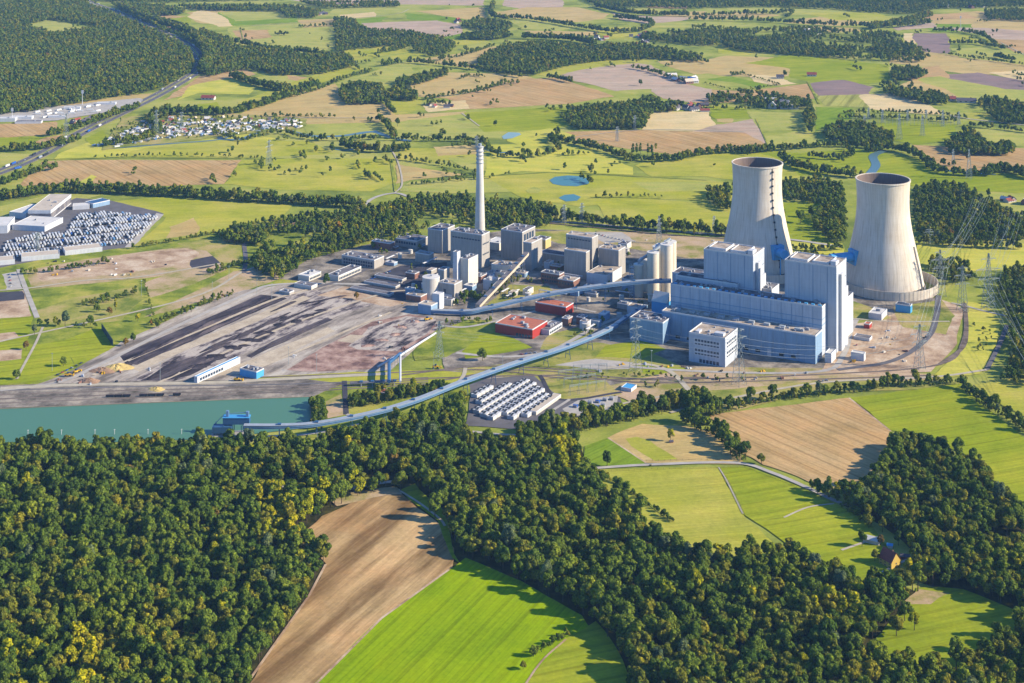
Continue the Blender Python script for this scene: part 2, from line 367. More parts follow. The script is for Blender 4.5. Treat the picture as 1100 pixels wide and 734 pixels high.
# ---- far country, from the top of the picture downwards
fields([
 ('field', 'pink', (340, -6), (520, -8), (520, 6), (430, 5), (335, 4)),
 ('field', 'stub', (200, 14), (225, 10), (245, 12), (330, 12), (250, 27), (215, 25)),
 ('field', 'pale', (201, 18), (216, 11), (240, 16), (250, 24), (320, 19), (320, 24), (235, 29)),
 ('field', 'green', (250, 28), (320, 24), (318, 12), (234, 13)),
 ('field', 'meadow2', (234, 13), (300, 11), (312, 20), (252, 23)),
 ('field', 'meadow2', (245, 30), (320, 25), (370, 28), (372, 40), (360, 52), (320, 58), (255, 48)),
 ('field', 'tan', (250, 33), (290, 32), (292, 40), (254, 44)),
 ('field', 'stub', (320, 22), (360, 20), (370, 28), (325, 30)),
 ('field', 'meadow2', (90, 30), (60, 22), (28, 29), (52, 37), (110, 32)),
 ('field', 'tan', (150, 24), (175, 16), (200, 18), (190, 34), (165, 34)),
 ('field', 'bright2', (160, 22), (200, 18), (205, 24), (172, 30)),
 ('field', 'meadow2', (360, 8), (440, 6), (455, 12), (380, 18), (355, 16)),
 ('field', 'pale', (364, 16), (402, 13), (404, 18), (366, 21)),
 ('field', 'green', (372, 22), (420, 18), (410, 23), (382, 27)),
 ('field', 'green', (436, 14), (500, 20), (492, 24), (438, 21)),
 ('field', 'pink', (388, 25), (470, 22), (495, 27), (500, 38), (470, 42), (395, 33)),
 ('field', 'stub', (445, 12), (520, 8), (525, 20), (500, 21)),
 ('field', 'pink', (300, -2), (335, 4), (400, 6), (440, 3), (440, -6), (300, -6)),
 ('field', 'green', (475, 40), (505, 34), (505, 42), (480, 44)),
 ('field', 'meadow', (370, 52), (425, 48), (440, 56), (400, 62), (378, 66), (368, 62)),
 ('field', 'meadow', (484, 42), (520, 42), (530, 46), (488, 49)),
 ('field', 'meadow', (420, 60), (445, 56), (460, 60), (420, 66)),
 ('field', 'stub', (440, 66), (510, 54), (552, 46), (600, 46), (630, 50), (632, 54), (600, 52), (560, 50), (520, 56), (515, 66), (512, 74), (460, 68)),
 ('field', 'pink', (540, -4), (600, -6), (605, 8), (560, 10), (540, 6)),
 ('field', 'stub', (530, 14), (565, 8), (620, 8), (655, 15), (650, 20), (620, 24), (560, 20), (530, 17)),
 ('field', 'meadow2', (545, 21), (575, 21), (620, 28), (600, 34), (560, 31)),
 ('field', 'stub', (560, 33), (640, 34), (640, 38), (590, 40)),
 ('field', 'pink', (655, 14), (700, 18), (760, 18), (735, 22), (695, 26), (670, 22)),
 ('field', 'meadow2', (690, 26), (735, 24), (760, 26), (760, 30), (700, 30)),
 ('field', 'stub', (710, 14), (760, 12), (760, 19), (715, 18)),
 ('field', 'tan', (690, 6), (740, 5), (738, 10), (700, 9)),
 ('field', 'meadow', (640, 32), (660, 29), (685, 31), (680, 42), (650, 42)),
 ('field', 'stub', (740, 15), (800, 13), (840, 17), (820, 19), (745, 21)),
 ('field', 'meadow2', (782, 8), (860, 10), (900, 12), (900, 17), (835, 16), (785, 12)),
 ('field', 'stub', (845, 22), (880, 18), (940, 18), (942, 24), (900, 28), (850, 25)),
 ('field', 'meadow2', (742, 26), (800, 25), (810, 28), (760, 31), (742, 31)),
 ('field', 'stub', (860, 28), (920, 31), (928, 34), (880, 34)),
 ('field', 'meadow', (860, 14), (940, 13), (958, 18), (955, 24), (900, 22)),
 ('field', 'meadow', (775, 48), (815, 52), (812, 58), (790, 60), (772, 57)),
 ('field', 'meadow2', (740, 42), (770, 46), (765, 50), (742, 48)),
 ('field', 'stub', (740, 68), (780, 60), (840, 62), (862, 68), (880, 76), (830, 84), (780, 82), (742, 76)),
 ('field', 'bright2', (800, 68), (850, 58), (920, 66), (955, 70), (960, 84), (935, 90), (880, 90), (850, 84), (848, 74)),
 ('field', 'stub', (955, 60), (1000, 56), (1060, 64), (1110, 72), (1110, 80), (1040, 80), (990, 72), (955, 68)),
 ('field', 'stub', (1000, 16), (1050, 12), (1110, 22), (1110, 34), (1060, 32), (1000, 26)),
 ('field', 'green', (990, 26), (1045, 26), (1050, 34), (1000, 35)),
 ('field', 'pink', (1000, 30), (1052, 30), (1110, 34), (1110, 44), (1062, 42), (1050, 36)),
 ('field', 'tan', (985, 16), (1040, 14), (1050, 20), (995, 22)),
 ('field', 'pink', (958, 30), (1000, 24), (1005, 30), (965, 33)),
 ('field', 'pale', (970, 36), (981, 35), (984, 50), (971, 48)),
 ('field', 'purple', (982, 36), (1016, 36), (1021, 50), (1020, 58), (995, 56), (984, 50)),
 ('field', 'meadow', (1017, 38), (1045, 38), (1055, 44), (1040, 46), (1018, 46)),
 ('field', 'meadow2', (1023, 52), (1060, 50), (1110, 60), (1110, 68), (1070, 66), (1030, 62)),
 ('field', 'tan', (1062, 42), (1110, 44), (1110, 58), (1090, 56), (1075, 48)),
 ('field', 'purple', (1010, 80), (1050, 78), (1110, 88), (1110, 98), (1080, 96), (1015, 84)),
 ('field', 'tan', (960, 78), (1010, 70), (1020, 84), (985, 88)),
 ('field', 'pale', (1062, 78), (1110, 75), (1110, 88), (1080, 83)),
 ('field', 'meadow2', (990, 84), (1010, 82), (1080, 96), (1110, 98), (1110, 120), (1060, 118), (1030, 108), (1000, 100), (975, 94)),
 ('field', 'stub', (965, 92), (985, 86), (1010, 94), (1030, 104), (1010, 104)),
 ('field', 'striped', (874, 103), (930, 101), (942, 116), (885, 114)),
 ('field', 'purple', (868, 90), (905, 86), (940, 94), (934, 102), (880, 103)),
 ('field', 'pale', (924, 102), (960, 101), (985, 108), (1012, 120), (1010, 123), (960, 120), (934, 117)),
 ('field', 'tan', (745, 102), (760, 96), (800, 98), (868, 90), (876, 106), (830, 108), (790, 110), (750, 112)),
 ('field', 'pale', (800, 80), (838, 82), (856, 90), (835, 92), (810, 88)),
 ('field', 'green', (795, 90), (760, 86), (785, 82), (825, 92), (815, 95)),
 # the wide pale field right of the wide central far fields and the tip of it
 ('field', 'pink', (585, 78), (625, 70), (665, 66), (700, 70), (730, 84), (745, 92), (700, 96), (662, 98), (620, 88)),
 ('field', 'meadow', (578, 80), (620, 66), (675, 62), (700, 66), (660, 70), (620, 76), (596, 84)),
 ('field', 'pink', (700, 96), (745, 92), (765, 96), (762, 108), (740, 110), (712, 106)),
 ('field', 'stub', (705, 66), (770, 64), (770, 78), (745, 80), (715, 70)),
 ('field', 'pale', (686, 120), (762, 120), (770, 138), (772, 142), (690, 140)),
 ('field', 'stub', (765, 124), (784, 124), (786, 132), (770, 131)),
 ('field', 'bright2', (762, 114), (800, 116), (806, 128), (770, 128), (764, 122)),
 ('field', 'pink', (770, 134), (808, 128), (818, 140), (825, 156), (790, 162), (740, 166), (740, 142)),
 ('field', 'tan', (592, 142), (690, 140), (760, 142), (800, 143), (824, 156), (780, 164), (720, 166), (660, 158), (600, 148)),
 ('field', 'meadow2', (802, 120), (860, 122), (866, 140), (818, 140)),
 ('field', 'meadow2', (820, 146), (870, 140), (880, 152), (850, 158), (826, 156)),
 ('field', 'green', (876, 115), (915, 116), (915, 128), (880, 140), (876, 142)),
 ('field', 'bright2', (905, 132), (1030, 134), (1028, 150), (985, 156), (935, 146)),
 ('field', 'meadow', (1035, 122), (1110, 118), (1110, 132), (1040, 130)),
 ('field', 'meadow2', (1042, 138), (1110, 140), (1110, 158), (1060, 156)),
 ('field', 'tan', (980, 156), (1110, 160), (1110, 180), (1070, 184), (1025, 184), (1000, 176)),
 ('field', 'bright2', (800, 158), (860, 165), (920, 160), (1000, 172), (1025, 186), (1070, 186), (1110, 188), (1110, 208), (1060, 206), (980, 200), (920, 186), (850, 190)),
 # inside the wide central far fields (the marking itself is not part of the place)
 ('field', 'stub', (246, 126), (300, 106), (360, 90), (372, 108), (370, 112), (420, 112), (425, 125), (360, 128)),
 ('field', 'meadow2', (360, 90), (432, 67), (450, 80), (425, 86), (380, 92)),
 ('field', 'stub', (430, 96), (480, 78), (560, 80), (600, 92), (540, 104), (480, 106), (450, 104)),
 ('field', 'meadow', (418, 106), (450, 104), (455, 118), (430, 124), (422, 122)),
 ('field', 'tan', (480, 106), (550, 86), (600, 84), (660, 104), (610, 112), (500, 118)),
 ('field', 'pale', (455, 112), (500, 108), (505, 117), (460, 121)),
 # meadows between the wide central far fields and the river
 ('field', 'stub', (325, 128), (500, 120), (508, 124), (420, 132), (330, 134)),
 ('field', 'meadow2', (325, 134), (430, 131), (500, 122), (600, 114), (612, 140), (560, 150), (500, 148), (440, 150), (330, 144)),
 ('field', 'bright2', (498, 121), (600, 115), (640, 130), (590, 140), (520, 142)),
 ('field', 'gold', (520, 156), (600, 154), (650, 164), (680, 180), (680, 188), (560, 184), (520, 190)),
 ('field', 'gold', (545, 144), (590, 138), (620, 146), (560, 158), (545, 152)),
 ('field', 'meadow', (682, 178), (735, 166), (780, 162), (800, 160), (840, 172), (860, 190), (820, 198), (760, 190), (700, 190)),
 ('field', 'gold', (100, 152), (200, 146), (240, 140), (300, 150), (360, 160), (340, 170), (200, 166), (60, 172), (66, 164)),
 ('field', 'meadow2', (300, 146), (420, 150), (420, 170), (370, 174), (280, 170)),
 ('field', 'meadow', (200, 150), (330, 152), (360, 166), (250, 170), (120, 168)),
 ('field', 'tan', (20, 200), (45, 174), (100, 172), (260, 172), (240, 198), (100, 202)),
 ('field', 'gold', (84, 196), (98, 188), (104, 190), (96, 198)),
 ('field', 'meadow', (240, 198), (260, 172), (424, 170), (426, 196), (400, 206), (300, 204)),
 ('field', 'stub', (426, 176), (500, 188), (440, 194), (424, 198)),
 ('field', 'meadow', (430, 160), (520, 160), (520, 168), (455, 176), (425, 172)),
 ('field', 'stub', (465, 158), (515, 155), (516, 166), (470, 168)),
 ('field', 'meadow2', (480, 170), (520, 168), (522, 184), (500, 182)),
 ('field', 'meadow2', (440, 196), (520, 190), (560, 192), (560, 206), (480, 208), (430, 206)),
 ('field', 'meadow', (520, 190), (590, 186), (700, 192), (780, 196), (790, 216), (700, 214), (620, 222), (560, 212)),
 ('field', 'meadow2', (680, 196), (760, 196), (770, 204), (700, 206)),
 ('field', 'meadow', (640, 216), (700, 214), (790, 220), (790, 250), (720, 244), (650, 236)),
 ('field', 'bright2', (840, 218), (905, 214), (908, 250), (880, 262), (846, 258)),
 ('field', 'gold', (850, 260), (905, 262), (905, 274), (860, 272)),
 ('field', 'gold', (985, 262), (1110, 262), (1110, 290), (1040, 292), (985, 284)),
 ('field', 'meadow2', (1060, 206), (1110, 210), (1110, 232), (1076, 224)),
 # west
 ('field', 'stub', (40, 118), (140, 102), (170, 100), (140, 110), (70, 116)),
 ('field', 'green', (-20, 106), (18, 106), (16, 112), (-20, 112)),
 ('field', 'tan', (-20, 134), (60, 131), (58, 145), (-20, 150)),
 ('field', 'bright2', (-20, 148), (50, 147), (30, 156), (-20, 158)),
 ('field', 'tan', (50, 148), (70, 144), (50, 158), (30, 156)),
 ('field', 'meadow2', (-20, 162), (40, 166), (20, 176), (-20, 180)),
 ('field', 'tan', (175, 108), (215, 82), (260, 74), (275, 80), (240, 92), (215, 100)),
 ('field', 'gold', (206, 92), (250, 84), (275, 94), (268, 102), (215, 100), (190, 108)),
 ('field', 'meadow2', (268, 84), (310, 80), (335, 86), (310, 92), (290, 92)),
 ('field', 'tan', (305, 80), (338, 84), (320, 88), (308, 85)),
 ('field', 'meadow', (340, 80), (370, 72), (392, 74), (350, 88), (300, 108), (262, 120), (255, 110)),
 ('field', 'bright2', (212, 112), (232, 110), (240, 116), (214, 118)),
 ('field', 'meadow2', (155, 122), (175, 119), (176, 126), (158, 127)),
 ('field', 'bright2', (92, 150), (110, 140), (118, 148), (100, 158)),
 ('field', 'meadow2', (-20, 226), (60, 208), (110, 210), (60, 224), (10, 238), (-20, 240)),
 ('field', 'meadow', (112, 218), (180, 211), (250, 213), (316, 220), (300, 236), (240, 252), (140, 268), (178, 234), (120, 220)),
 ('field', 'stub', (182, 244), (208, 234), (215, 246), (205, 256), (176, 260)),
 ('field', 'dirt', (276, 246), (296, 237), (326, 240), (332, 246), (306, 256), (282, 253)),
])
# ---- works and the ground about it
fields([
 ('ground', 'scrubg', (-20, 262), (140, 262), (260, 244), (420, 244), (420, 300), (330, 330), (200, 350), (60, 410), (-20, 415)),
 ('yard', 'asph', (-20, 246), (30, 232), (82, 213), (120, 216), (176, 230), (140, 266), (60, 276), (-20, 292)),
 ('yard', 'conc', (168, 229), (176, 231), (142, 266), (134, 266)),
 ('ground', 'dirt2', (26, 292), (100, 278), (205, 264), (226, 268), (240, 282), (240, 288), (150, 300), (34, 312)),
 ('ground', 'dirt', (40, 290), (130, 275), (200, 267), (214, 272), (200, 284), (120, 296), (44, 302)),
 ('ground', 'asphd', (205, 280), (230, 275), (238, 282), (220, 290), (206, 288)),
 ('ground', 'dirt2', (156, 304), (180, 296), (236, 286), (244, 290), (200, 308), (162, 320)),
 ('ground', 'waste', (34, 335), (80, 320), (150, 306), (154, 322), (130, 345), (60, 350), (42, 342)),
 ('ground', 'dirt', (-20, 318), (26, 312), (34, 340), (-20, 344)),
 ('ground', 'conc', (2, 295), (18, 292), (24, 310), (6, 312)),
 ('ground', 'asphd', (-20, 315), (24, 313), (26, 322), (-20, 326)),
 ('field', 'bright2', (66, 367), (108, 351), (125, 374), (80, 394)),
 ('field', 'bright2', (30, 372), (66, 366), (80, 394), (30, 414), (20, 410)),
 ('field', 'bright2', (-20, 345), (36, 340), (22, 412), (-20, 416)),
 ('field', 'dirt', (-20, 362), (16, 357), (20, 362), (-20, 374)),
 ('field', 'dirt', (-20, 378), (24, 375), (23, 386), (-20, 391)),
 ('ground', 'waste', (190, 262), (240, 254), (262, 262), (258, 280), (238, 284), (222, 270)),
 ('ground', 'dirt2', (140, 348), (200, 318), (250, 292), (290, 286), (300, 300), (240, 322), (160, 358)),
 ('ground', 'scrubg', (118, 350), (180, 336), (235, 318), (200, 340), (140, 366)),
 ('yard', 'coalyard', (30, 416), (70, 402), (130, 368), (200, 335), (262, 312), (330, 302), (400, 300), (470, 322), (472, 352), (420, 398), (230, 414), (60, 420)),
 ('coal_bed', 'coal', (128, 382), (280, 317), (309, 321), (150, 393), (135, 391)),
 ('coal_bed', 'coalrough', (138, 410), (215, 368), (330, 322), (404, 326), (336, 348), (205, 406), (170, 412)),
 ('coal_bed', 'coalrough', (300, 318), (340, 312), (430, 322), (380, 330), (320, 328)),
 ('coal_bed', 'coal', (264, 383), (300, 364), (352, 342), (358, 344), (306, 368), (270, 385)),
 ('coal_bed', 'coal', (150, 410), (176, 394), (214, 384), (240, 382), (204, 404), (170, 411)),
 ('ground', 'redash', (308, 398), (340, 378), (400, 346), (440, 338), (470, 344), (466, 358), (420, 384), (404, 397), (340, 400)),
 ('ground', 'coalrough', (396, 352), (436, 340), (470, 344), (462, 356), (426, 378), (384, 376), (374, 372)),
 ('ground', 'sand', (362, 367), (376, 360), (392, 361), (378, 369)),
 ('road', 'sand', (140, 396), (300, 328), (326, 318), (334, 321), (212, 372), (150, 400)),
 ('ground', 'sand', (230, 404), (330, 362), (352, 352), (360, 356), (270, 400)),
 ('ground', 'dirt', (340, 318), (372, 308), (440, 318), (460, 322), (420, 330), (380, 322)),
 ('yard', 'yard', (300, 300), (330, 280), (400, 262), (430, 262), (560, 246), (790, 256), (905, 300), (1010, 322), (905, 400), (650, 420), (480, 404), (470, 350), (468, 324), (400, 312)),
 ('yard', 'asphd', (376, 312), (396, 300), (430, 286), (480, 282), (470, 320), (430, 324)),
 ('ground', 'waste', (560, 250), (620, 248), (660, 252), (640, 266), (600, 262)),
 ('ground', 'dirt2', (640, 248), (790, 258), (790, 280), (740, 278), (690, 270), (640, 262)),
 ('ground', 'conc', (628, 250), (668, 250), (684, 260), (650, 262)),
 ('ground', 'scrubg', (444, 378), (468, 356), (500, 344), (540, 346), (530, 362), (480, 384), (446, 388)),
 ('ground', 'bright2', (516, 360), (534, 358), (560, 368), (572, 374), (540, 380), (500, 386), (496, 378)),
 ('ground', 'waste', (520, 330), (548, 306), (590, 308), (602, 318), (560, 324)),
 ('ground', 'waste', (590, 360), (620, 352), (640, 360), (612, 376), (580, 376)),
 ('ground', 'waste', (480, 398), (560, 390), (640, 368), (700, 380), (740, 398), (700, 410), (560, 408)),
 ('ground', 'bright2', (650, 372), (690, 366), (716, 376), (690, 386), (640, 384)),
 ('ground', 'bright2', (690, 392), (740, 396), (736, 404), (690, 402)),
 ('ground', 'conc', (596, 393), (640, 386), (680, 390), (676, 397), (640, 398)),
 ('ground', 'meadow', (270, 406), (380, 400), (440, 398), (520, 402), (500, 412), (400, 414), (280, 416)),
 ('ground', 'scrubg', (335, 428), (372, 412), (520, 412), (500, 430), (440, 470), (330, 476)),
 ('ground', 'dirt2', (350, 432), (366, 424), (372, 446), (352, 450)),
 ('ground', 'dirt2', (640, 418), (740, 396), (880, 396), (1030, 404), (1000, 412), (860, 412), (800, 422), (740, 440), (680, 434)),
 ('ground', 'waste', (720, 432), (760, 420), (850, 412), (1020, 408), (1020, 418), (860, 424), (760, 450)),
 ('ground', 'dirt', (900, 352), (960, 338), (1010, 322), (1034, 332), (1028, 370), (1000, 400), (930, 404), (880, 400), (896, 376)),
 ('ground', 'waste', (960, 330), (1010, 322), (1026, 340), (1016, 360), (970, 352)),
 ('ground', 'waste', (905, 320), (940, 332), (958, 342), (920, 348), (904, 340)),
 ('ground', 'gold', (1036, 324), (1060, 328), (1076, 340), (1070, 372), (1054, 402), (1000, 408), (1024, 384), (1040, 360)),
 ('yard', 'asph', (500, 458), (504, 414), (520, 408), (578, 402), (600, 426), (640, 424), (666, 428), (668, 442), (600, 456), (560, 462)),
 ('ground', 'waste', (570, 400), (640, 400), (668, 424), (640, 428), (604, 430)),
 ('ground', 'conc', (604, 440), (622, 430), (664, 426), (664, 438), (612, 448)),
])
# ---- fields in front
FIELDS = {}
def keep(key, mat, *pts, name='field'):
    sheet(name, pts, M[mat]); FIELDS[key] = [G(*p) for p in pts]
keep('brown', 'tan2', (240, 775), (300, 685), (332, 640), (350, 606), (320, 576), (346, 555), (392, 532), (426, 526), (440, 538), (476, 566), (488, 590), (486, 611), (410, 664), (300, 775))
keep('crop', 'bright', (300, 775), (410, 664), (486, 611), (500, 600), (560, 625), (625, 662), (650, 690), (607, 688), (530, 775))
keep('strip', 'bright2', (430, 527), (446, 520), (474, 546), (484, 576), (494, 606), (486, 600), (470, 560), (440, 538))
keep('glade', 'bright2', (530, 775), (607, 687), (640, 668), (664, 700), (690, 775))
keep('small_green', 'green', (625, 502), (628, 480), (653, 471), (694, 497), (690, 502))
keep('dry', 'stub', (653, 471), (690, 456), (736, 458), (790, 466), (800, 500), (694, 498))
sheet('grass', [(672, 472), (684, 470), (698, 474), (716, 486), (728, 494), (704, 496), (690, 488), (678, 480)], M['meadow'])
keep('paddock', 'meadow', (638, 505), (700, 503), (772, 503), (800, 556), (850, 600), (740, 608), (690, 560), (648, 528))
keep('paddock2', 'bright2', (772, 503), (800, 502), (850, 520), (898, 542), (846, 556), (812, 562), (798, 553))
keep('paddock3', 'bright2', (898, 542), (925, 553), (940, 570), (962, 600), (962, 618), (950, 625), (905, 628), (812, 562), (846, 556))
keep('ploughed', 'tan', (756, 447), (830, 438), (912, 428), (956, 463), (950, 500), (935, 530), (905, 530), (868, 518), (820, 500), (792, 486), (790, 466))
keep('east', 'bright2', (912, 428), (1040, 412), (1060, 440), (1110, 480), (1110, 560), (1040, 490), (985, 466), (956, 463))
keep('far_east', 'meadow', (1046, 414), (1110, 402), (1110, 452), (1070, 432))
keep('clearing', 'bright2', (925, 706), (968, 656), (985, 632), (1035, 634), (1100, 660), (1096, 684), (1056, 712), (985, 728))
sheet('ground', [(968, 650), (988, 634), (1020, 638), (1000, 650)], M['dirt2'])
# bare-earth margins of the fields
for p in ([(482, 613), (410, 665), (300, 775)], [(262, 740), (300, 686), (332, 641), (350, 607)], [(653, 471), (694, 498)], [(912, 428), (957, 464)]):
    ribbon('path', p, 2.2, M['dirt'], smooth=False)
# ---- water
CANAL = [(-60, 444), (0, 440), (333, 427), (333, 460), (228, 472), (-60, 482)]
sheet('water', CANAL, M['canal']); FIELDS['canal'] = [G(*p) for p in CANAL]
sheet('water', [(590, 194), (596, 190.5), (610, 189), (626, 190), (635, 194), (632, 198), (620, 200.5), (604, 200), (594, 198)], M['pond'])
sheet('water', [(600, 213), (606, 210), (616, 209), (624, 212), (620, 216), (608, 217)], M['pond'])
sheet('water', [(539, 147), (546, 142.5), (558, 143), (560, 145), (550, 149), (541, 150)], M['pondp'])
sheet('water', [(564, 205), (574, 201), (582, 204), (578, 208), (568, 208)], M['meadow2'])
for P, wd in (([(120, 160), (180, 155), (230, 151), (250, 146)], 9), ([(222, 140), (232, 144), (240, 150), (262, 149), (280, 141), (300, 138), (322, 144), (345, 147), (370, 146), (400, 142), (420, 148), (440, 152)], 15),
              ([(355, 160), (372, 162), (388, 158)], 7), ([(520, 160), (532, 164), (546, 164)], 10), ([(380, 145), (405, 141)], 12),
              ([(934, 188), (941, 178), (938, 168), (950, 162)], 18), ([(1000, 180), (1020, 184), (1042, 186), (1070, 188)], 11)):
    ribbon('water', P, wd, M['river'])
# ---- quay, tracks and roads
sheet('quay', [(-60, 418), (0, 415), (110, 411), (330, 408), (372, 412), (336, 427), (0, 439), (-60, 443)], M['yard'])
q0 = MB()
Q = [G(*p) for p in ((-60, 443.5), (0, 440), (150, 433.8), (333, 427), (334, 460))]
for a, b in zip(Q[:-1], Q[1:]): 
    q0.bar(a + Vector((0, 0, .5)), b + Vector((0, 0, .5)), .9)
tag(q0.build('quay_wall', M['quay']), 'long stone kerb along the far bank of the green harbour basin', 'quay wall')
for k, off in enumerate((0, 9, 18, 30)):
    P = [(-60, 437 - k * 4.6), (0, 434 - k * 4.6), (150, 428 - k * 4.0), (330, 421 - k * 2.7), (460, 413 - k * 2.2)]
    ribbon('rail_track', P, 3.4, M['rail'] if k != 3 else M['asph'])
    if k != 3:
        for o_ in (-.75, .75): ribbon('rail_track', P, .28, M['railsteel'], off=o_)
for P in ([(280, 406), (400, 402), (520, 398), (620, 408), (760, 406)], [(470, 410), (560, 398), (700, 408), (900, 402), (1010, 392), (1034, 368), (1038, 330)],
          [(430, 408), (600, 404), (700, 412), (880, 408), (1000, 404)], [(430, 404), (520, 394), (640, 400)]):
    ribbon('rail_track', P, 4.0, M['rail'])
    for o_ in (-.75, .75): ribbon('rail_track', P, .28, M['railsteel'], off=o_)
MW = [(-60, 206), (0, 185), (40, 168.5), (70, 152), (105, 134), (140, 117), (170, 102), (198, 86), (211, 77), (216, 68), (213, 60), (204, 50), (186, 40), (160, 28), (130, 15), (100, 4), (70, -8)]
ribbon('road', MW, 40, M['waste'])
for off in (-10, 10):
    ribbon('road', MW, 14.5, M['asph'], off=off)
    for o2 in (-6.6, 6.6): ribbon('road_marking', MW, .35, M['line'], off=off + o2)
def road(P, wd, mat='asph'): return ribbon('road' if wd > 3.6 else 'path', P, wd, M[mat])
for P, wd, mt in (
    ([(-20, 372), (200, 322), (262, 292), (300, 280), (330, 268), (390, 248), (420, 236)], 5, 'track'),
    ([(-20, 314), (32, 310), (90, 302), (150, 298), (240, 283)], 5, 'track'),
    ([(20, 290), (28, 312), (40, 342)], 7, 'conc'), ([(46, 352), (38, 370), (24, 396), (18, 408)], 3.4, 'track'),
    ([(0, 420), (60, 412), (100, 396), (180, 356), (262, 318), (300, 306), (400, 306)], 8, 'conc'),
    ([(0, 418), (90, 414), (220, 412), (300, 408), (420, 402)], 9, 'track'),
    ([(100, 404), (190, 366), (290, 324), (330, 312)], 6, 'sand'), ([(170, 412), (300, 354), (404, 318), (440, 312)], 5, 'sand'),
    ([(250, 408), (330, 374), (420, 336)], 5, 'sand'),
    ([(262, 262), (264, 280), (262, 294)], 7, 'asph'),
    ([(370, 410), (371, 430), (372, 446)], 6, 'asphd'), ([(372, 446), (400, 452), (340, 466), (280, 470)], 5, 'conc'),
    ([(330, 312), (372, 300), (400, 286), (430, 268)], 8, 'asph'),
    ([(380, 232), (400, 214), (424, 208), (440, 212)], 8, 'conc'), ([(424, 208), (432, 198), (428, 176), (420, 160)], 3.5, 'track'),
    ([(560, 238), (620, 240), (700, 247), (790, 254), (850, 258), (905, 266)], 9, 'conc'),
    ([(540, 236), (620, 243), (700, 251), (790, 258)], 5, 'rail'),
    ([(470, 350), (500, 352), (540, 344), (600, 330), (640, 336)], 6, 'conc'),
    ([(490, 380), (540, 384), (590, 378), (640, 352), (670, 340)], 7, 'conc'),
    ([(640, 398), (690, 392), (720, 400), (740, 420), (752, 434)], 7, 'track'), ([(500, 396), (498, 404), (492, 412)], 5, 'track'),
    ([(640, 392), (760, 400), (880, 400), (906, 382), (914, 356), (920, 344)], 7, 'conc'),
    ([(1008, 318), (1006, 340), (996, 364), (960, 388), (900, 398)], 8, 'asph'), ([(1022, 326), (1040, 330), (1054, 334), (1080, 340)], 5, 'conc'),
    ([(905, 342), (960, 346), (1020, 346)], 4, 'track'), ([(1036, 326), (1038, 352), (1034, 374), (1010, 392)], 6, 'rail'),
    ([(1082, 350), (1074, 370), (1060, 398)], 6, 'asph'), ([(1060, 398), (1000, 406), (880, 412), (760, 434), (720, 444)], 5, 'track'),
    ([(500, 464), (560, 468), (620, 458), (668, 444)], 5, 'conc'), ([(580, 404), (602, 430), (668, 422)], 5, 'asphd'),
    ([(604, 452), (580, 452), (612, 430)], 4, 'conc'),
    ([(300, 524), (365, 527), (400, 521), (434, 517)], 6, 'conc'), ([(426, 526), (450, 541), (472, 558), (478, 566)], 2.6, 'track'),
    ([(636, 504), (700, 500), (790, 498), (830, 509), (870, 526), (900, 540), (930, 548)], 5.5, 'conc'),
    ([(842, 557), (868, 546), (896, 542)], 2.4, 'track'), ([(904, 592), (930, 583), (944, 578)], 3, 'track'), ([(948, 616), (962, 608), (980, 600)], 3, 'track'),
    ([(1062, 586), (1080, 583), (1110, 582)], 5, 'track'), ([(550, 760), (580, 714), (608, 688)], 1.8, 'dirt'),
    ([(772, 503), (782, 520), (798, 553)], 1.6, 'track'), ([(645, 508), (680, 530), (720, 560)], 3.0, 'scrubg'),
    ([(600, 452), (690, 430), (748, 424)], 4, 'track'),
    ([(496, 122), (503, 127), (515, 136)], 3.5, 'track'), ([(240, 126), (330, 127), (420, 127)], 4, 'track'),
    ([(270, 28), (330, 24), (420, 16), (440, 10)], 4, 'track'), ([(600, 150), (690, 140), (800, 142)], 3.5, 'track'),
    ([(812, 128), (822, 150), (826, 158)], 3, 'scrubg'), ([(868, 88), (876, 104), (880, 112)], 6, 'scrubg'),
    ([(520, 190), (600, 186), (690, 190), (760, 194)], 3, 'scrubg'), ([(640, 212), (710, 214)], 4, 'scrubg'),
    ([(40, 172), (120, 170), (260, 171)], 4, 'scrubg'), ([(1075, 46), (1110, 64)], 4, 'track'),
    ([(262, 46), (258, 30)], 3, 'scrubg'), ([(1020, 124), (1040, 128), (1110, 136)], 6, 'conc'), ([(420, 172), (425, 206)], 5, 'scrubg')):
    road(P, wd, mt)
# services area and village ground
sheet('ground', [(-20, 131), (-20, 122), (40, 116), (90, 112), (150, 106), (150, 112), (110, 122), (60, 130)], M['conc'])
sheet('ground', [(130, 126), (250, 122), (330, 128), (326, 138), (250, 146), (160, 156), (110, 162), (116, 150)], M['waste'])
for a in ([(-30, 440), (333, 425), (330, 400), (-30, 418)],): pass

sheet('ground', [(350, 532), (392, 528), (426, 524), (432, 532), (400, 536), (362, 545)], M['dirt2'])
def fence(P, lab, step=6.0, h=1.3):
    g = [G(*p) for p in P]; r = empty('post_fence', g[0], 0, lab, 'fence'); O = g[0]; rl = MB()
    for a, b in zip(g[:-1], g[1:]):
        n = int((b - a).length / step)
        for k in range(n + 1): q = a.lerp(b, k / max(1, n)) - O; ps = MB(); ps.box(q.x - .12, q.y - .12, -.1, q.x + .12, q.y + .12, h + 1); ps.build('post', FW, r)
        for z in (.9, 1.7): rl.bar(a - O + Vector((0, 0, z)), b - O + Vector((0, 0, z)), .06, n=3)
    rl.build('wire', FW, r)
FW = solid('weathered_wood', (120, 104, 84), var=.3, scale=.5)
fence([(638, 508), (700, 505), (770, 504), (800, 503)], 'post fence along the near side of the lane above the paddock'); fence([(800, 503), (850, 522), (894, 542)], 'post fence following the lane as it bends towards the farmhouse')
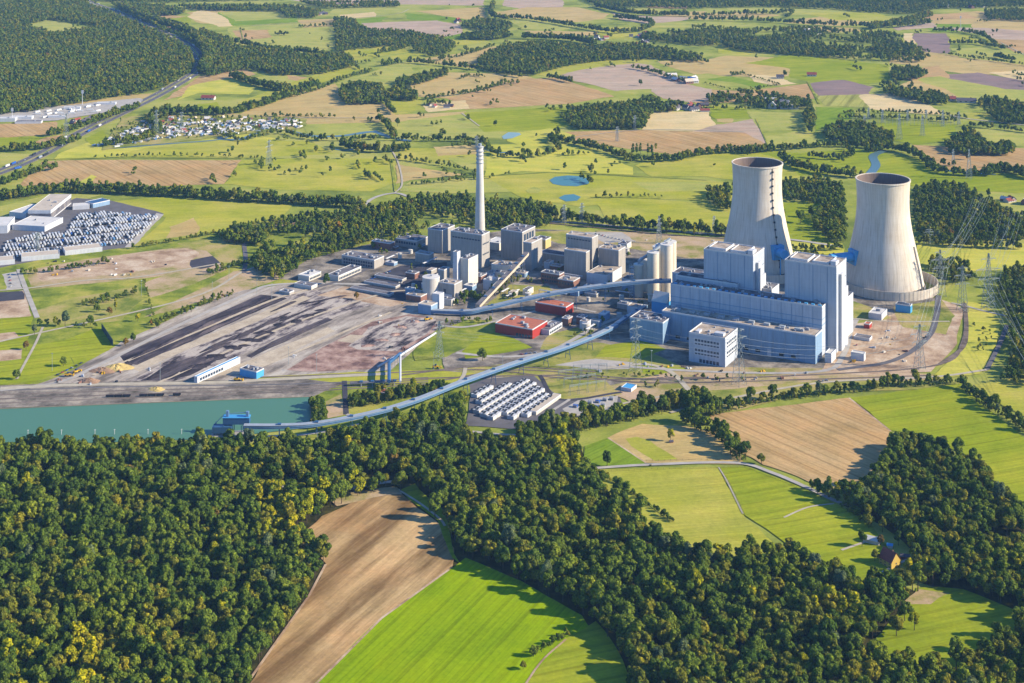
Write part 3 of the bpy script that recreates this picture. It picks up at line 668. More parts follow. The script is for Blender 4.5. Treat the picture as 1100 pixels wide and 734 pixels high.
fence([(774, 505), (786, 524), (800, 554)], 'post fence dividing the two green paddocks'); fence([(646, 512), (684, 534), (724, 562)], 'post fence along the left side of the paddock beside the forest'); fence([(694, 496), (740, 495), (786, 495)], 'post fence between the dry meadow and the lane')
for k in range(7):
    g = G(30 + k * 31 + (k % 3) * 5, 468 - k * .2); o = MB(); o.bar((0, 0, -1), (0, 0, 5.5), .25, n=8); o.box(-.6, -.6, 5.5, .6, .6, 6.0); q = o.build('mooring_post', M['white']); q.location = g; tag(q, 'pale mooring post standing in the basin along its near bank', 'mooring post', 'mooring posts')
# ------------------------------------------------------------------ trees
LEAF = {
 'dark green': leaf_mat('dark_leaves', (.070, .112, .016)), 'mid green': leaf_mat('mid_leaves', (.112, .158, .020)),
 'olive': leaf_mat('olive_leaves', (.150, .160, .020)), 'yellow green': leaf_mat('yellow_green_leaves', (.24, .25, .012)),
 'rusty autumn': leaf_mat('autumn_leaves', (.20, .13, .03)), 'grey green': leaf_mat('willow_leaves', (.11, .145, .065))}
BARK = solid('bark', (92, 76, 60), var=.3, scale=2)
def crown_arrays(seed, rx, rz, zc, nq, size, nl, flat=.0, taper=0.0):
    g = np.random.default_rng(seed)
    # lobes packed over an uneven crown
    d = g.normal(size=(nl, 3)); d /= np.linalg.norm(d, axis=1)[:, None]; d[:, 2] = np.where(d[:, 2] < -.72, -d[:, 2], d[:, 2])
    rr = g.uniform(.35, .78, nl)[:, None]
    C = d * rr * np.array([rx, rx, rz]); C[:, 0:2] *= 1 - taper * np.clip(C[:, 2:3] / rz, -1, 1)
    lr = g.uniform(.28, .5, nl) * (rx * .75 + rz * .15)
    li = g.integers(0, nl, nq); n = g.normal(size=(nq, 3)); n /= np.linalg.norm(n, axis=1)[:, None]
    out = C[li] / (np.linalg.norm(C[li], axis=1)[:, None] + 1e-6); n = n + out * .55 + np.array([0, 0, .3]); n /= np.linalg.norm(n, axis=1)[:, None]
    p = C[li] + n * (lr[li] * g.uniform(.78, 1.12, nq))[:, None]
    m = n * 1.0 + g.normal(size=(nq, 3)) * .3; m /= np.linalg.norm(m, axis=1)[:, None]
    t = np.cross(m, g.normal(size=(nq, 3))); t /= np.linalg.norm(t, axis=1)[:, None] + 1e-9; b = np.cross(m, t)
    s = (size * g.uniform(.6, 1.25, nq))[:, None]
    p[:, 2] += zc
    q = np.stack([p + t * s * .55 + b * s * .35, p - t * s * .45 + b * s * .55, p - t * s * .6 - b * s * .3, p + t * s * .4 - b * s * .55], 1)
    q = q + m[:, None, :] * (g.uniform(-.2, .2, (nq, 4, 1)) * s[:, None, :])
    # dark inner mass so the crown is not see-through everywhere
    k = 7; V = q.reshape(-1, 3); Fq = np.arange(nq * 4).reshape(-1, 4)
    iv, ifc = [], []
    for i in range(nl):
        c = C[i] + np.array([0, 0, zc]); r_ = lr[i] * .8; b0 = len(V) + len(iv)
        iv += [c + r_ * np.array(a) for a in ((1, 0, 0), (0, 1, 0), (-1, 0, 0), (0, -1, 0), (0, 0, .95), (0, 0, -.8))]
        for a in range(4): ifc += [(b0 + a, b0 + (a + 1) % 4, b0 + 4, b0 + 4), (b0 + (a + 1) % 4, b0 + a, b0 + 5, b0 + 5)]
    V = np.vstack([V, np.array(iv)]); return V, Fq, [f[:3] for f in ifc]
def mesh_from(name, V, Fq, Ft, mat, extra=None, mat2=None):
    faces = [tuple(f) for f in Fq.tolist()] + list(Ft); nleaf = len(faces); V = V.tolist()
    if extra:
        b = len(V); V += [tuple(v) for v in extra.v]; faces += [tuple(b + i for i in f) for f in extra.f]
    me = bpy.data.meshes.new(name); me.from_pydata(V, [], faces); me.materials.append(mat)
    if extra:
        me.materials.append(mat2); mi = np.zeros(len(faces), np.int32); mi[nleaf:] = 1; me.polygons.foreach_set('material_index', mi)
    me.update(); return me
def trunk_mb(h, r, seed):
    rd = random.Random(seed); t = MB(); p = Vector((0, 0, -.4)); q = Vector((rd.uniform(-.3, .3), rd.uniform(-.3, .3), h * .5)); top = Vector((rd.uniform(-.6, .6), rd.uniform(-.6, .6), h))
    t.bar(p, q, r, n=6, r2=r * .7); t.bar(q, top, r * .7, n=6, r2=r * .35)
    for k in range(4):
        a = rd.random() * 6.28; s = q.lerp(top, rd.uniform(0, .6)); t.bar(s, s + Vector((math.cos(a) * h * .22, math.sin(a) * h * .22, h * .22)), r * .35, n=4, r2=r * .1)
    return t
SHAPES = {'broad': [(5.6, 7.6, 10.8), (6.2, 7.0, 10.2), (5.0, 8.2, 11.4)]}
PROTO_N = {'dark green': 4, 'mid green': 4, 'olive': 3, 'yellow green': 2, 'rusty autumn': 1, 'grey green': 1}
ORDER = [c for c, n in PROTO_N.items() for _ in range(n)]
WEI = {'dark green': .30, 'mid green': .46, 'olive': .19, 'yellow green': .012, 'rusty autumn': .002, 'grey green': .012}
P_IDX = np.array([WEI[c] / PROTO_N[c] for c in ORDER]); P_IDX /= P_IDX.sum()
def make_lod(cname, nq, size, nl, trunk=True):
    c = bpy.data.collections.new(cname); meshes = []
    for i, col in enumerate(ORDER):
        rx, rz, zc = SHAPES['broad'][i % 3]
        V, Fq, Ft = crown_arrays(100 + i * 7 + nq, rx, rz, zc, nq, size, nl)
        me = mesh_from('tree', V, Fq, Ft, LEAF[col], trunk_mb(11, .38, i) if trunk else None, BARK)
        o = bpy.data.objects.new('tree' if i == 0 else 'tree', me); c.objects.link(o); meshes.append(me)
    return c
# crown and trunk meshes for the individual trees (same looks as the woods)
IND = {}
for i, col in enumerate(ORDER):
    rx, rz, zc = SHAPES['broad'][i % 3]
    V, Fq, Ft = crown_arrays(100 + i * 7, rx, rz, zc, 1700, 1.0, 18)
    IND.setdefault(col, []).append((mesh_from('crown', V, Fq, Ft, LEAF[col]), None))
TRK = []
for i in range(3):
    t = trunk_mb(11, .42, 50 + i); me = bpy.data.meshes.new('trunk'); me.from_pydata([tuple(v) for v in t.v], [], t.f); me.materials.append(BARK); TRK.append(me)
POP = {}
for col in ('dark green', 'mid green', 'yellow green'):
    V, Fq, Ft = crown_arrays(5, 2.6, 11.5, 12.0, 900, .9, 22, taper=.5); POP[col] = mesh_from('crown', V, Fq, Ft, LEAF[col])
BUSHM = {}
for col in ('dark green', 'mid green', 'olive', 'yellow green', 'rusty autumn', 'grey green'):
    V, Fq, Ft = crown_arrays(9, 3.2, 2.3, 2.2, 420, .75, 9); BUSHM[col] = mesh_from('foliage', V, Fq, Ft, LEAF[col])
C_NEAR = make_lod('near_trees', 1250, 1.0, 16); C_MID = make_lod('mid_trees', 330, 1.9, 10); C_FAR = make_lod('far_trees', 80, 3.6, 6, trunk=False)
def gn_group(coll):
    g = bpy.data.node_groups.new('stand', 'GeometryNodeTree'); g.interface.new_socket('Geometry', in_out='INPUT', socket_type='NodeSocketGeometry')
    g.interface.new_socket('Geometry', in_out='OUTPUT', socket_type='NodeSocketGeometry')
    i = g.nodes.new('NodeGroupInput'); o = g.nodes.new('NodeGroupOutput'); ip = g.nodes.new('GeometryNodeInstanceOnPoints')
    ci = g.nodes.new('GeometryNodeCollectionInfo'); ci.inputs['Collection'].default_value = coll; ci.inputs['Separate Children'].default_value = True
    ci.inputs['Reset Children'].default_value = True
    def at(n, t):
        a = g.nodes.new('GeometryNodeInputNamedAttribute'); a.data_type = t; a.inputs['Name'].default_value = n; return a.outputs['Attribute']
    L = g.links.new; L(i.outputs[0], ip.inputs['Points']); L(ci.outputs[0], ip.inputs['Instance']); ip.inputs['Pick Instance'].default_value = True
    L(at('idx', 'INT'), ip.inputs['Instance Index']); L(at('rot', 'FLOAT_VECTOR'), ip.inputs['Rotation']); L(at('scl', 'FLOAT_VECTOR'), ip.inputs['Scale'])
    L(ip.outputs[0], o.inputs[0]); return g
GN = {id(c): gn_group(c) for c in (C_NEAR, C_MID, C_FAR)}
def pick(n, bias=None):
    p = P_IDX
    if bias: p = P_IDX * np.array([bias.get(c, 1) for c in ORDER]); p = p / p.sum()
    return RNG.choice(len(ORDER), n, p=p)
TOTAL = [0]
def stand(name, xy, coll, label, cat='trees', s=(.8, 1.15), hs=1.0, bias=None, idx=None):
    n = len(xy)
    if not n: return
    TOTAL[0] += n
    me = bpy.data.meshes.new(name); v = np.zeros((n, 3), np.float32); v[:, :2] = xy; me.from_pydata(v.tolist(), [], [])
    sx = s[0] + (s[1] - s[0]) * RNG.uniform(0, 1, n) ** 1.25; sz = sx * RNG.uniform(.8, 1.2, n) * hs
    S = np.stack([sx, sx, sz], 1).astype(np.float32); Rr = np.zeros((n, 3), np.float32); Rr[:, 2] = RNG.uniform(0, 6.28, n)
    a = me.attributes.new('scl', 'FLOAT_VECTOR', 'POINT'); a.data.foreach_set('vector', S.ravel())
    a = me.attributes.new('rot', 'FLOAT_VECTOR', 'POINT'); a.data.foreach_set('vector', Rr.ravel())
    a = me.attributes.new('idx', 'INT', 'POINT'); a.data.foreach_set('value', (pick(n, bias) if idx is None else idx).astype(np.int32))
    o = bpy.data.objects.new(name, me); COL.objects.link(o); m = o.modifiers.new('stand', 'NODES'); m.node_group = GN[id(coll)]
    tag(o, label, cat, kind='stuff')
def tree(x, y, col, s=1.0, hs=1.0, label=None, group=None, shape='tree', rz=None, cat=None):
    name = {'tree': 'broadleaf_tree', 'poplar': 'poplar_tree', 'bush': 'bush'}[shape]
    r = empty(name, (x, y, 0), random.random() * 6.28 if rz is None else rz, label, cat or ('bush' if shape == 'bush' else 'tree'), group); r.scale = (s, s, s * hs)
    me = random.choice(IND[col])[0] if shape == 'tree' else POP[col] if shape == 'poplar' else BUSHM[col]
    c = bpy.data.objects.new('crown' if shape != 'bush' else 'foliage', me); COL.objects.link(c); c.parent = r
    if shape != 'bush':
        t = bpy.data.objects.new('trunk', random.choice(TRK)); COL.objects.link(t); t.parent = r
    return r
# ---- the near forest
EX = [FIELDS[k] for k in ('brown', 'crop', 'strip', 'glade', 'small_green', 'dry', 'paddock', 'paddock2', 'paddock3', 'ploughed', 'east', 'far_east', 'clearing', 'canal')]
yardx = [G(*p) for p in ((497, 462), (500, 400), (600, 400), (680, 420), (690, 436), (640, 452), (560, 468))]
forestP = [(-70, 487), (0, 486), (228, 487), (300, 485), (340, 481), (372, 477), (400, 469), (450, 454), (497, 440), (500, 478), (560, 484), (600, 478), (622, 476),
           (622, 502), (640, 512), (690, 562), (740, 608), (850, 600), (905, 622), (962, 626), (985, 636), (930, 700), (990, 720), (1060, 702), (1090, 668), (1170, 690), (1190, 800), (-70, 800)]
laneP = [[G(*p) for p in q] for q in (((905, 600), (975, 596), (980, 614), (966, 631), (930, 638), (905, 630)), ((300, 520), (432, 512), (434, 521), (300, 529)), ((545, 760), (605, 684), (612, 690), (556, 765)), ((330, 464), (372, 452), (380, 458), (330, 472)))]
xy = scatter(forestP, 9.0, EX + [yardx] + laneP)
pxy = np.array([proj((x, y, 0)) for x, y in xy]); ptop = np.array([proj((x, y, 17)) for x, y in xy])
vis = (pxy[:, 0] > -12) & (pxy[:, 0] < 1112) & (ptop[:, 1] < 734)
rank = np.where(vis, pxy[:, 1], -1); top = np.argsort(-rank)[:260]
selm = np.zeros(len(xy), bool); selm[top] = True
idx = pick(len(xy))
# a few stands of one look, as in the photograph: the yellow-green corner by the brown field, lime trees behind the battery yard
for (cx, cy, rad, col, pr) in ((300, 545, 34, 'yellow green', .6), (325, 527, 26, 'yellow green', .6), (610, 482, 26, 'yellow green', .6), (600, 466, 16, 'yellow green', .5), (382, 515, 8, 'yellow green', 1),
                               (720, 640, 14, 'yellow green', .5), (30, 645, 40, 'olive', .6), (150, 700, 60, 'olive', .35), (60, 720, 60, 'yellow green', .25), (870, 660, 60, 'olive', .4), (900, 650, 34, 'yellow green', .4), (760, 715, 60, 'olive', .35), (990, 600, 40, 'olive', .4)):
    d = np.hypot(ptop[:, 0] - cx, (ptop[:, 1] - cy) * 1.3); hit = (d < rad) & (RNG.uniform(0, 1, len(xy)) < pr)
    idx[hit] = [ORDER.index(col)] * hit.sum()
stand('forest', xy[~selm], C_NEAR, 'dense green broadleaf forest covering the foreground around the brown and bright green fields', 'forest', s=(.66, 1.42), idx=idx[~selm])
for (x, y), i in zip(xy[selm], idx[selm]):
    c = ORDER[i]; tree(x, y, c, random.uniform(.7, 1.35), random.uniform(.85, 1.15), '%s broadleaf tree in the nearest rows of the bottom forest' % c, '%s trees in the nearest forest rows' % c)
sheet('ground', [(-70, 492), (228, 489), (300, 486), (372, 477), (450, 454), (500, 444), (500, 478), (560, 484), (622, 478), (640, 512), (690, 562), (740, 608), (850, 600), (905, 622), (962, 626), (985, 636), (930, 700), (990, 720), (1060, 702), (1090, 668), (1170, 690), (1190, 800), (-70, 800)], M['floor'], z=.02)
# ---- east wood
eastP = [(905, 542), (915, 524), (925, 506, 12), (933, 474, 14), (960, 464, 16), (1000, 464, 16), (1045, 488, 16), (1120, 558, 16), (1140, 680), (1090, 668), (1040, 640), (1000, 630), (978, 622), (1000, 606), (978, 590), (960, 574), (935, 558)]
xy = scatter(eastP, 9.2, [FIELDS['clearing'], FIELDS['ploughed'], [G(*p) for p in ((1055, 577), (1120, 574), (1120, 592), (1055, 590))], [G(*p) for p in ((925, 575), (950, 572), (975, 590), (980, 606), (950, 625), (925, 600))]])
stand('wood', xy, C_NEAR, 'rounded broadleaf wood on the right, east of the ploughed field and behind the yellow house', 'wood', s=(.75, 1.3), bias={'olive': 1.6})
sheet('ground', eastP, M['floor'], z=.022)
# ---- tree belts near the works
for P, s_, wd, dens, sc_, lab, bias in (
    ([(556, 474), (600, 466), (645, 456), (690, 446), (735, 436), (768, 448)], 8, 22, 1.0, (.7, 1.1), 'belt of tall trees between the white battery yard and the dry meadow', None),
    ([(736, 452), (770, 470), (790, 488), (797, 497)], 8, 14, .9, (.75, 1.0), 'row of dark trees down the left edge of the ploughed field', {'dark green': 2}),
    ([(760, 448), (800, 436), (850, 428), (910, 422), (960, 416), (1030, 412)], 9, 12, .75, (.45, .95), 'hedge of trees along the lane above the ploughed field', None),
    ([(1034, 416), (1052, 432), (1078, 448), (1110, 468)], 8, 10, .9, (.5, .8), 'slanting hedge between the two green fields at the right', {'dark green': 2}),
    ([(335, 434), (345, 444), (340, 462)], 7, 14, 1.0, (.45, .75), 'bushy trees at the end of the harbour basin', None),
    ([(375, 436), (400, 432), (440, 424), (480, 420)], 8, 26, .9, (.4, .8), 'young trees between the works road and the long blue conveyor', {'olive': 2, 'yellow green': 2}),
    ([(868, 524), (900, 538), (925, 552)], 8, 8, .8, (.5, .8), 'small trees along the lane below the ploughed field', None),
    ([(990, 612), (1040, 600), (1110, 606)], 8, 20, .7, (.6, .95), 'tree row behind the clearing at lower right', None),
    ([(640, 508), (668, 524), (700, 546), (724, 562)], 6, 3, .8, (.16, .3), 'dotted low hedge along the left side of the paddock', {'olive': 2}),
    ([(905, 545), (925, 556), (934, 568)], 9, 10, .9, (.5, .8), 'trees between the lane end and the farmhouse', None),
    ([(570, 708), (600, 690), (612, 684)], 7, 3, .5, (.3, .45), 'low bushes on the boundary of the bright green field', None)):
    near = along(P, s_, wd, dens * 1.35); low = along(P, 5, wd, dens * 1.6); stand('undergrowth', low, C_MID, 'low scrub under the ' + lab, 'scrub', s=(.2, .42))
    stand('tree_belt', near, C_NEAR, lab, 'tree belt', s=(sc_[0] * 1.05, sc_[1] * 1.2), bias=bias)
# ---- middle distance
MIDW = [
 ([(255, 262), (290, 236, 8), (330, 230, 8), (400, 222, 8), (430, 236), (410, 258), (372, 270), (330, 284), (290, 296), (268, 290), (282, 272)], 11, -.4, 'loose wood left of the old power station blocks'),
 ([(400, 232), (430, 212, 10), (480, 208, 10), (560, 214, 10), (600, 230), (590, 246), (540, 248), (460, 246), (420, 258)], 10, -1.2, 'belt of woodland behind the tall white chimney'),
 ([(234, 256), (262, 248), (290, 254), (284, 266), (262, 264), (244, 262)], 7, -9, 'dark young plantation beside the short asphalt road'),
 ([(838, 200), (880, 196), (905, 202), (906, 216), (870, 220), (838, 214)], 10, -9, 'wood behind and between the two cooling towers'),
 ([(884, 218), (908, 214), (908, 262), (892, 262), (872, 246)], 10, -9, 'dark wood against the left side of the right cooling tower'),
 ([(980, 208), (1000, 200), (1030, 204), (1062, 218), (1080, 230), (1110, 242), (1110, 258), (1060, 262), (1010, 262), (984, 254)], 10, -9, 'large dense wood to the right of the right cooling tower'),
 ([(1070, 316), (1080, 296), (1110, 290), (1120, 420), (1076, 412), (1088, 376), (1084, 344)], 9.5, -9, 'dark wood below the large pylon at the right edge'),
 ([(998, 284), (1040, 288), (1046, 302), (1016, 308), (1002, 300)], 10, -1, 'tree clump under the power lines beside the right cooling tower'),
 ([(760, 206), (784, 204), (788, 228), (774, 226), (762, 220)], 10, -9, 'small wood left of the left cooling tower'),
 ([(280, 278), (316, 272), (322, 292), (300, 302), (278, 296)], 9, -9, 'broad dark trees at the left entrance of the works'),
]
for poly, s_, cl, lab in MIDW: stand('wood', scatter(poly, s_, clump=cl), C_MID, lab, 'wood', s=(.6, 1.05))
MIDB = [
 ([(-40, 222), (10, 214), (60, 207), (130, 208), (200, 212), (260, 216), (330, 220), (392, 224)], 24, 1.1, (.6, .95), 'long dark tree belt across the meadows left of the works'),
 ([(540, 228), (600, 236), (660, 244), (720, 248), (790, 254)], 16, 1.0, (.5, 1.0), 'tree belt behind the works yard, left of the cooling towers'),
 ([(120, 283), (60, 292), (20, 296)], 6, .8, (.3, .5), 'low bushes below the white sheds'), ([(140, 268), (200, 258), (240, 250), (300, 236)], 5, .9, (.25, .42), 'hedge below the large left meadow'),
 ([(846, 268), (880, 270), (905, 268)], 8, .9, (.4, .6), 'tree row between the cooling towers'), ([(846, 282), (870, 278), (900, 284)], 10, .7, (.5, .8), 'trees behind the boiler houses'),
 ([(225, 296), (250, 288), (275, 282)], 10, .7, (.3, .55), 'bushes along the old track left of the works'), ([(160, 352), (200, 336), (250, 316)], 12, .6, (.25, .5), 'scrub beside the coal yard road'),
 ([(155, 302), (160, 322), (165, 342)], 3, .5, (.16, .26), 'thin hedge across the waste ground'), ([(90, 330), (130, 320), (150, 316)], 22, .35, (.3, .5), 'scrub on the waste ground'),
 ([(40, 350), (100, 352), (130, 350)], 8, .35, (.4, .6), 'bushes above the bright green plots'), ([(470, 354), (500, 346), (530, 348)], 14, .35, (.2, .4), 'bushes on the bank near the tripod pylon'),
 ([(520, 322), (545, 306), (560, 302)], 10, .5, (.3, .5), 'bushes under the old inclined conveyor'), ([(494, 322), (520, 324)], 12, 1.0, (.4, .6), 'trees in front of the old silos'),
 ([(620, 408), (700, 404), (740, 410)], 12, .3, (.2, .35), 'low bushes along the works railway'), ([(980, 262), (1040, 266), (1100, 268)], 14, .8, (.5, .8), 'tree belt right of the right cooling tower'),
 ([(1040, 250), (1100, 256)], 18, .8, (.5, .8), 'upper tree belt at the right edge'), ([(1050, 350), (1060, 362), (1050, 380)], 14, .25, (.2, .3), 'low scrub on the yellow bank'),
 ([(690, 418), (740, 410), (800, 408)], 8, .3, (.25, .45), 'scrub below the office block'), ([(330, 250), (380, 246), (420, 240)], 24, .6, (.5, .9), 'roadside trees left of the works'),
 ([(400, 268), (430, 262), (450, 256)], 14, .5, (.5, .8), 'trees beside the low works buildings')]
for P, wd, dens, sc_, lab in MIDB: stand('tree_belt', along(P, 7 if sc_[0] > .45 else 5, wd, dens * 1.3), C_MID, lab, 'tree belt', s=(sc_[0] * 1.1, sc_[1] * 1.25))
# ---- far woods
FARW = [
 ([(-40, 116), (-40, -10), (70, -12), (98, 8), (130, 20), (160, 33), (186, 45), (204, 56), (208, 70), (204, 80), (178, 95), (150, 102), (120, 106), (60, 116), (30, 122)], 11, -9, 'great dark forest filling the upper left corner beside the motorway', [(24, 28), (55, 22), (112, 30), (58, 39)]),
 ([(120, 6), (175, 8), (200, 14), (195, 17), (160, 18), (172, 34), (210, 42), (216, 34), (246, 44), (252, 52), (300, 56), (340, 64), (312, 72), (290, 78), (262, 76), (222, 84), (226, 64), (208, 48), (180, 34), (150, 22)], 11, -9, 'wood on the right side of the motorway bend', None),
 ([(330, 62), (372, 62), (384, 72), (350, 80), (300, 82), (284, 78), (310, 70)], 10, -9, 'wood between the two light meadows above the farm', None),
 ([(190, 8), (240, 8), (310, 8), (345, 14), (340, 20), (308, 20), (300, 13), (214, 12)], 12, -9, 'flat wood above the pale field', None),
 ([(358, 20), (380, 24), (392, 34), (430, 36), (470, 42), (488, 50), (484, 58), (462, 62), (445, 56), (430, 50), (380, 54), (360, 58), (360, 40)], 12, -.9, 'wood above the apex of the wide central far fields', None),
 ([(495, 30), (512, 22), (550, 28), (548, 34), (520, 34)], 11, -9, 'oval grove above the golden field', None),
 ([(495, 40), (540, 36), (552, 40), (530, 44), (496, 43)], 10, -9, 'narrow grove under the oval grove', None),
 ([(512, 68), (524, 60), (540, 52), (580, 48), (630, 52), (680, 50), (720, 56), (756, 64), (750, 68), (700, 64), (650, 66), (610, 72), (575, 82), (545, 80), (520, 76)], 11, -9, 'long wood sweeping from the wide central far fields to the right', None),
 ([(620, -4), (700, 2), (790, -2), (900, -4), (1000, -6), (1110, -8), (1110, 8), (1010, 10), (980, 16), (930, 14), (900, 11), (820, 8), (740, 10), (690, 9), (640, 8)], 15, -9, 'far blue-green woodland band at the top right', None),
 ([(-40, -14), (70, -14), (300, -14), (300, 1), (130, 4), (100, 2), (-40, 0)], 16, -9, 'far forest at the very top left', None),
 ([(300, -1), (330, 4), (426, 4), (430, 8), (350, 10)], 13, -.6, 'thin far wood at the top', None),
 ([(1058, 14), (1110, 12), (1110, 24), (1060, 22)], 13, -9, 'square wood in the top right corner', None),
 ([(955, 84), (960, 77), (985, 76), (996, 82), (985, 87), (962, 87)], 9, -9, 'isolated dark grove in the green field at the upper right', None),
 ([(775, 40), (830, 44), (880, 50), (900, 56), (890, 62), (850, 60), (800, 56), (778, 52)], 11, -9, 'mixed wood in the middle of the upper right fields', None),
 ([(936, 50), (970, 48), (990, 54), (985, 60), (944, 62)], 11, -9, 'olive wood beside the pale narrow field', None),
 ([(604, 130), (612, 120), (650, 116), (690, 112), (700, 124), (692, 140), (660, 140), (618, 140)], 10, -9, 'dark wood at the right tip of the wide central far fields', None),
 ([(690, 108), (715, 112), (735, 116), (720, 122), (692, 122)], 10, -.5, 'trees around the farm right of the tip', None),
 ([(885, 144), (900, 136), (930, 138), (960, 148), (955, 158), (920, 156), (890, 152)], 9, -9, 'dark curved wood by the river loop', None),
 ([(1015, 158), (1030, 150), (1050, 148), (1058, 158), (1090, 160), (1088, 168), (1050, 168), (1020, 166)], 9, -9, 'wood above the tan field at the right', None),
 ([(1045, 118), (1060, 106), (1110, 118), (1110, 134), (1075, 134), (1060, 124)], 10, -.8, 'wood round the farm at the right edge', None),
 ([(368, 96), (384, 92), (412, 96), (412, 112), (372, 114), (364, 104)], 9, -9, 'square wood inside the wide central far fields', None),
 ([(424, 90), (450, 84), (478, 78), (482, 82), (450, 92), (430, 94)], 9, -9, 'long narrow wood inside the wide central far fields', None),
 ([(412, 106), (428, 94), (448, 104), (446, 110), (420, 108)], 9, -9, 'small wood in the middle of the wide central far fields', None),
 ([(690, 38), (740, 36), (775, 44), (770, 50), (720, 50), (690, 48)], 12, -.7, 'loose trees about the far village', None),
 ([(740, 30), (800, 34), (870, 32), (960, 38), (970, 46), (900, 50), (830, 46), (760, 42), (742, 38)], 17, -.3, 'scattered trees among the far upper right meadows', None),
 ([(900, 52), (960, 56), (1000, 62), (990, 68), (930, 66), (880, 62)], 15, -.3, 'scattered orchard trees below the purple field', None),
 ([(760, 108), (790, 100), (870, 110), (872, 118), (800, 118), (764, 116)], 11, -.3, 'trees round the long farm in the upper right', None),
 ([(864, 124), (872, 118), (876, 132), (872, 146), (866, 140)], 9, -9, 'dark tree block left of the hop garden', None),
 ([(945, 92), (975, 94), (1000, 100), (1018, 108), (1016, 114), (990, 112), (950, 102)], 10, -.9, 'tree group beside the farm with the blue roof', None),
]
for poly, s_, cl, lab, ex in FARW:
    stand('wood', scatter(poly, s_, [[G(*p) for p in ex]] if ex else (), clump=cl), C_FAR, lab, 'wood', s=(.75, 1.15))
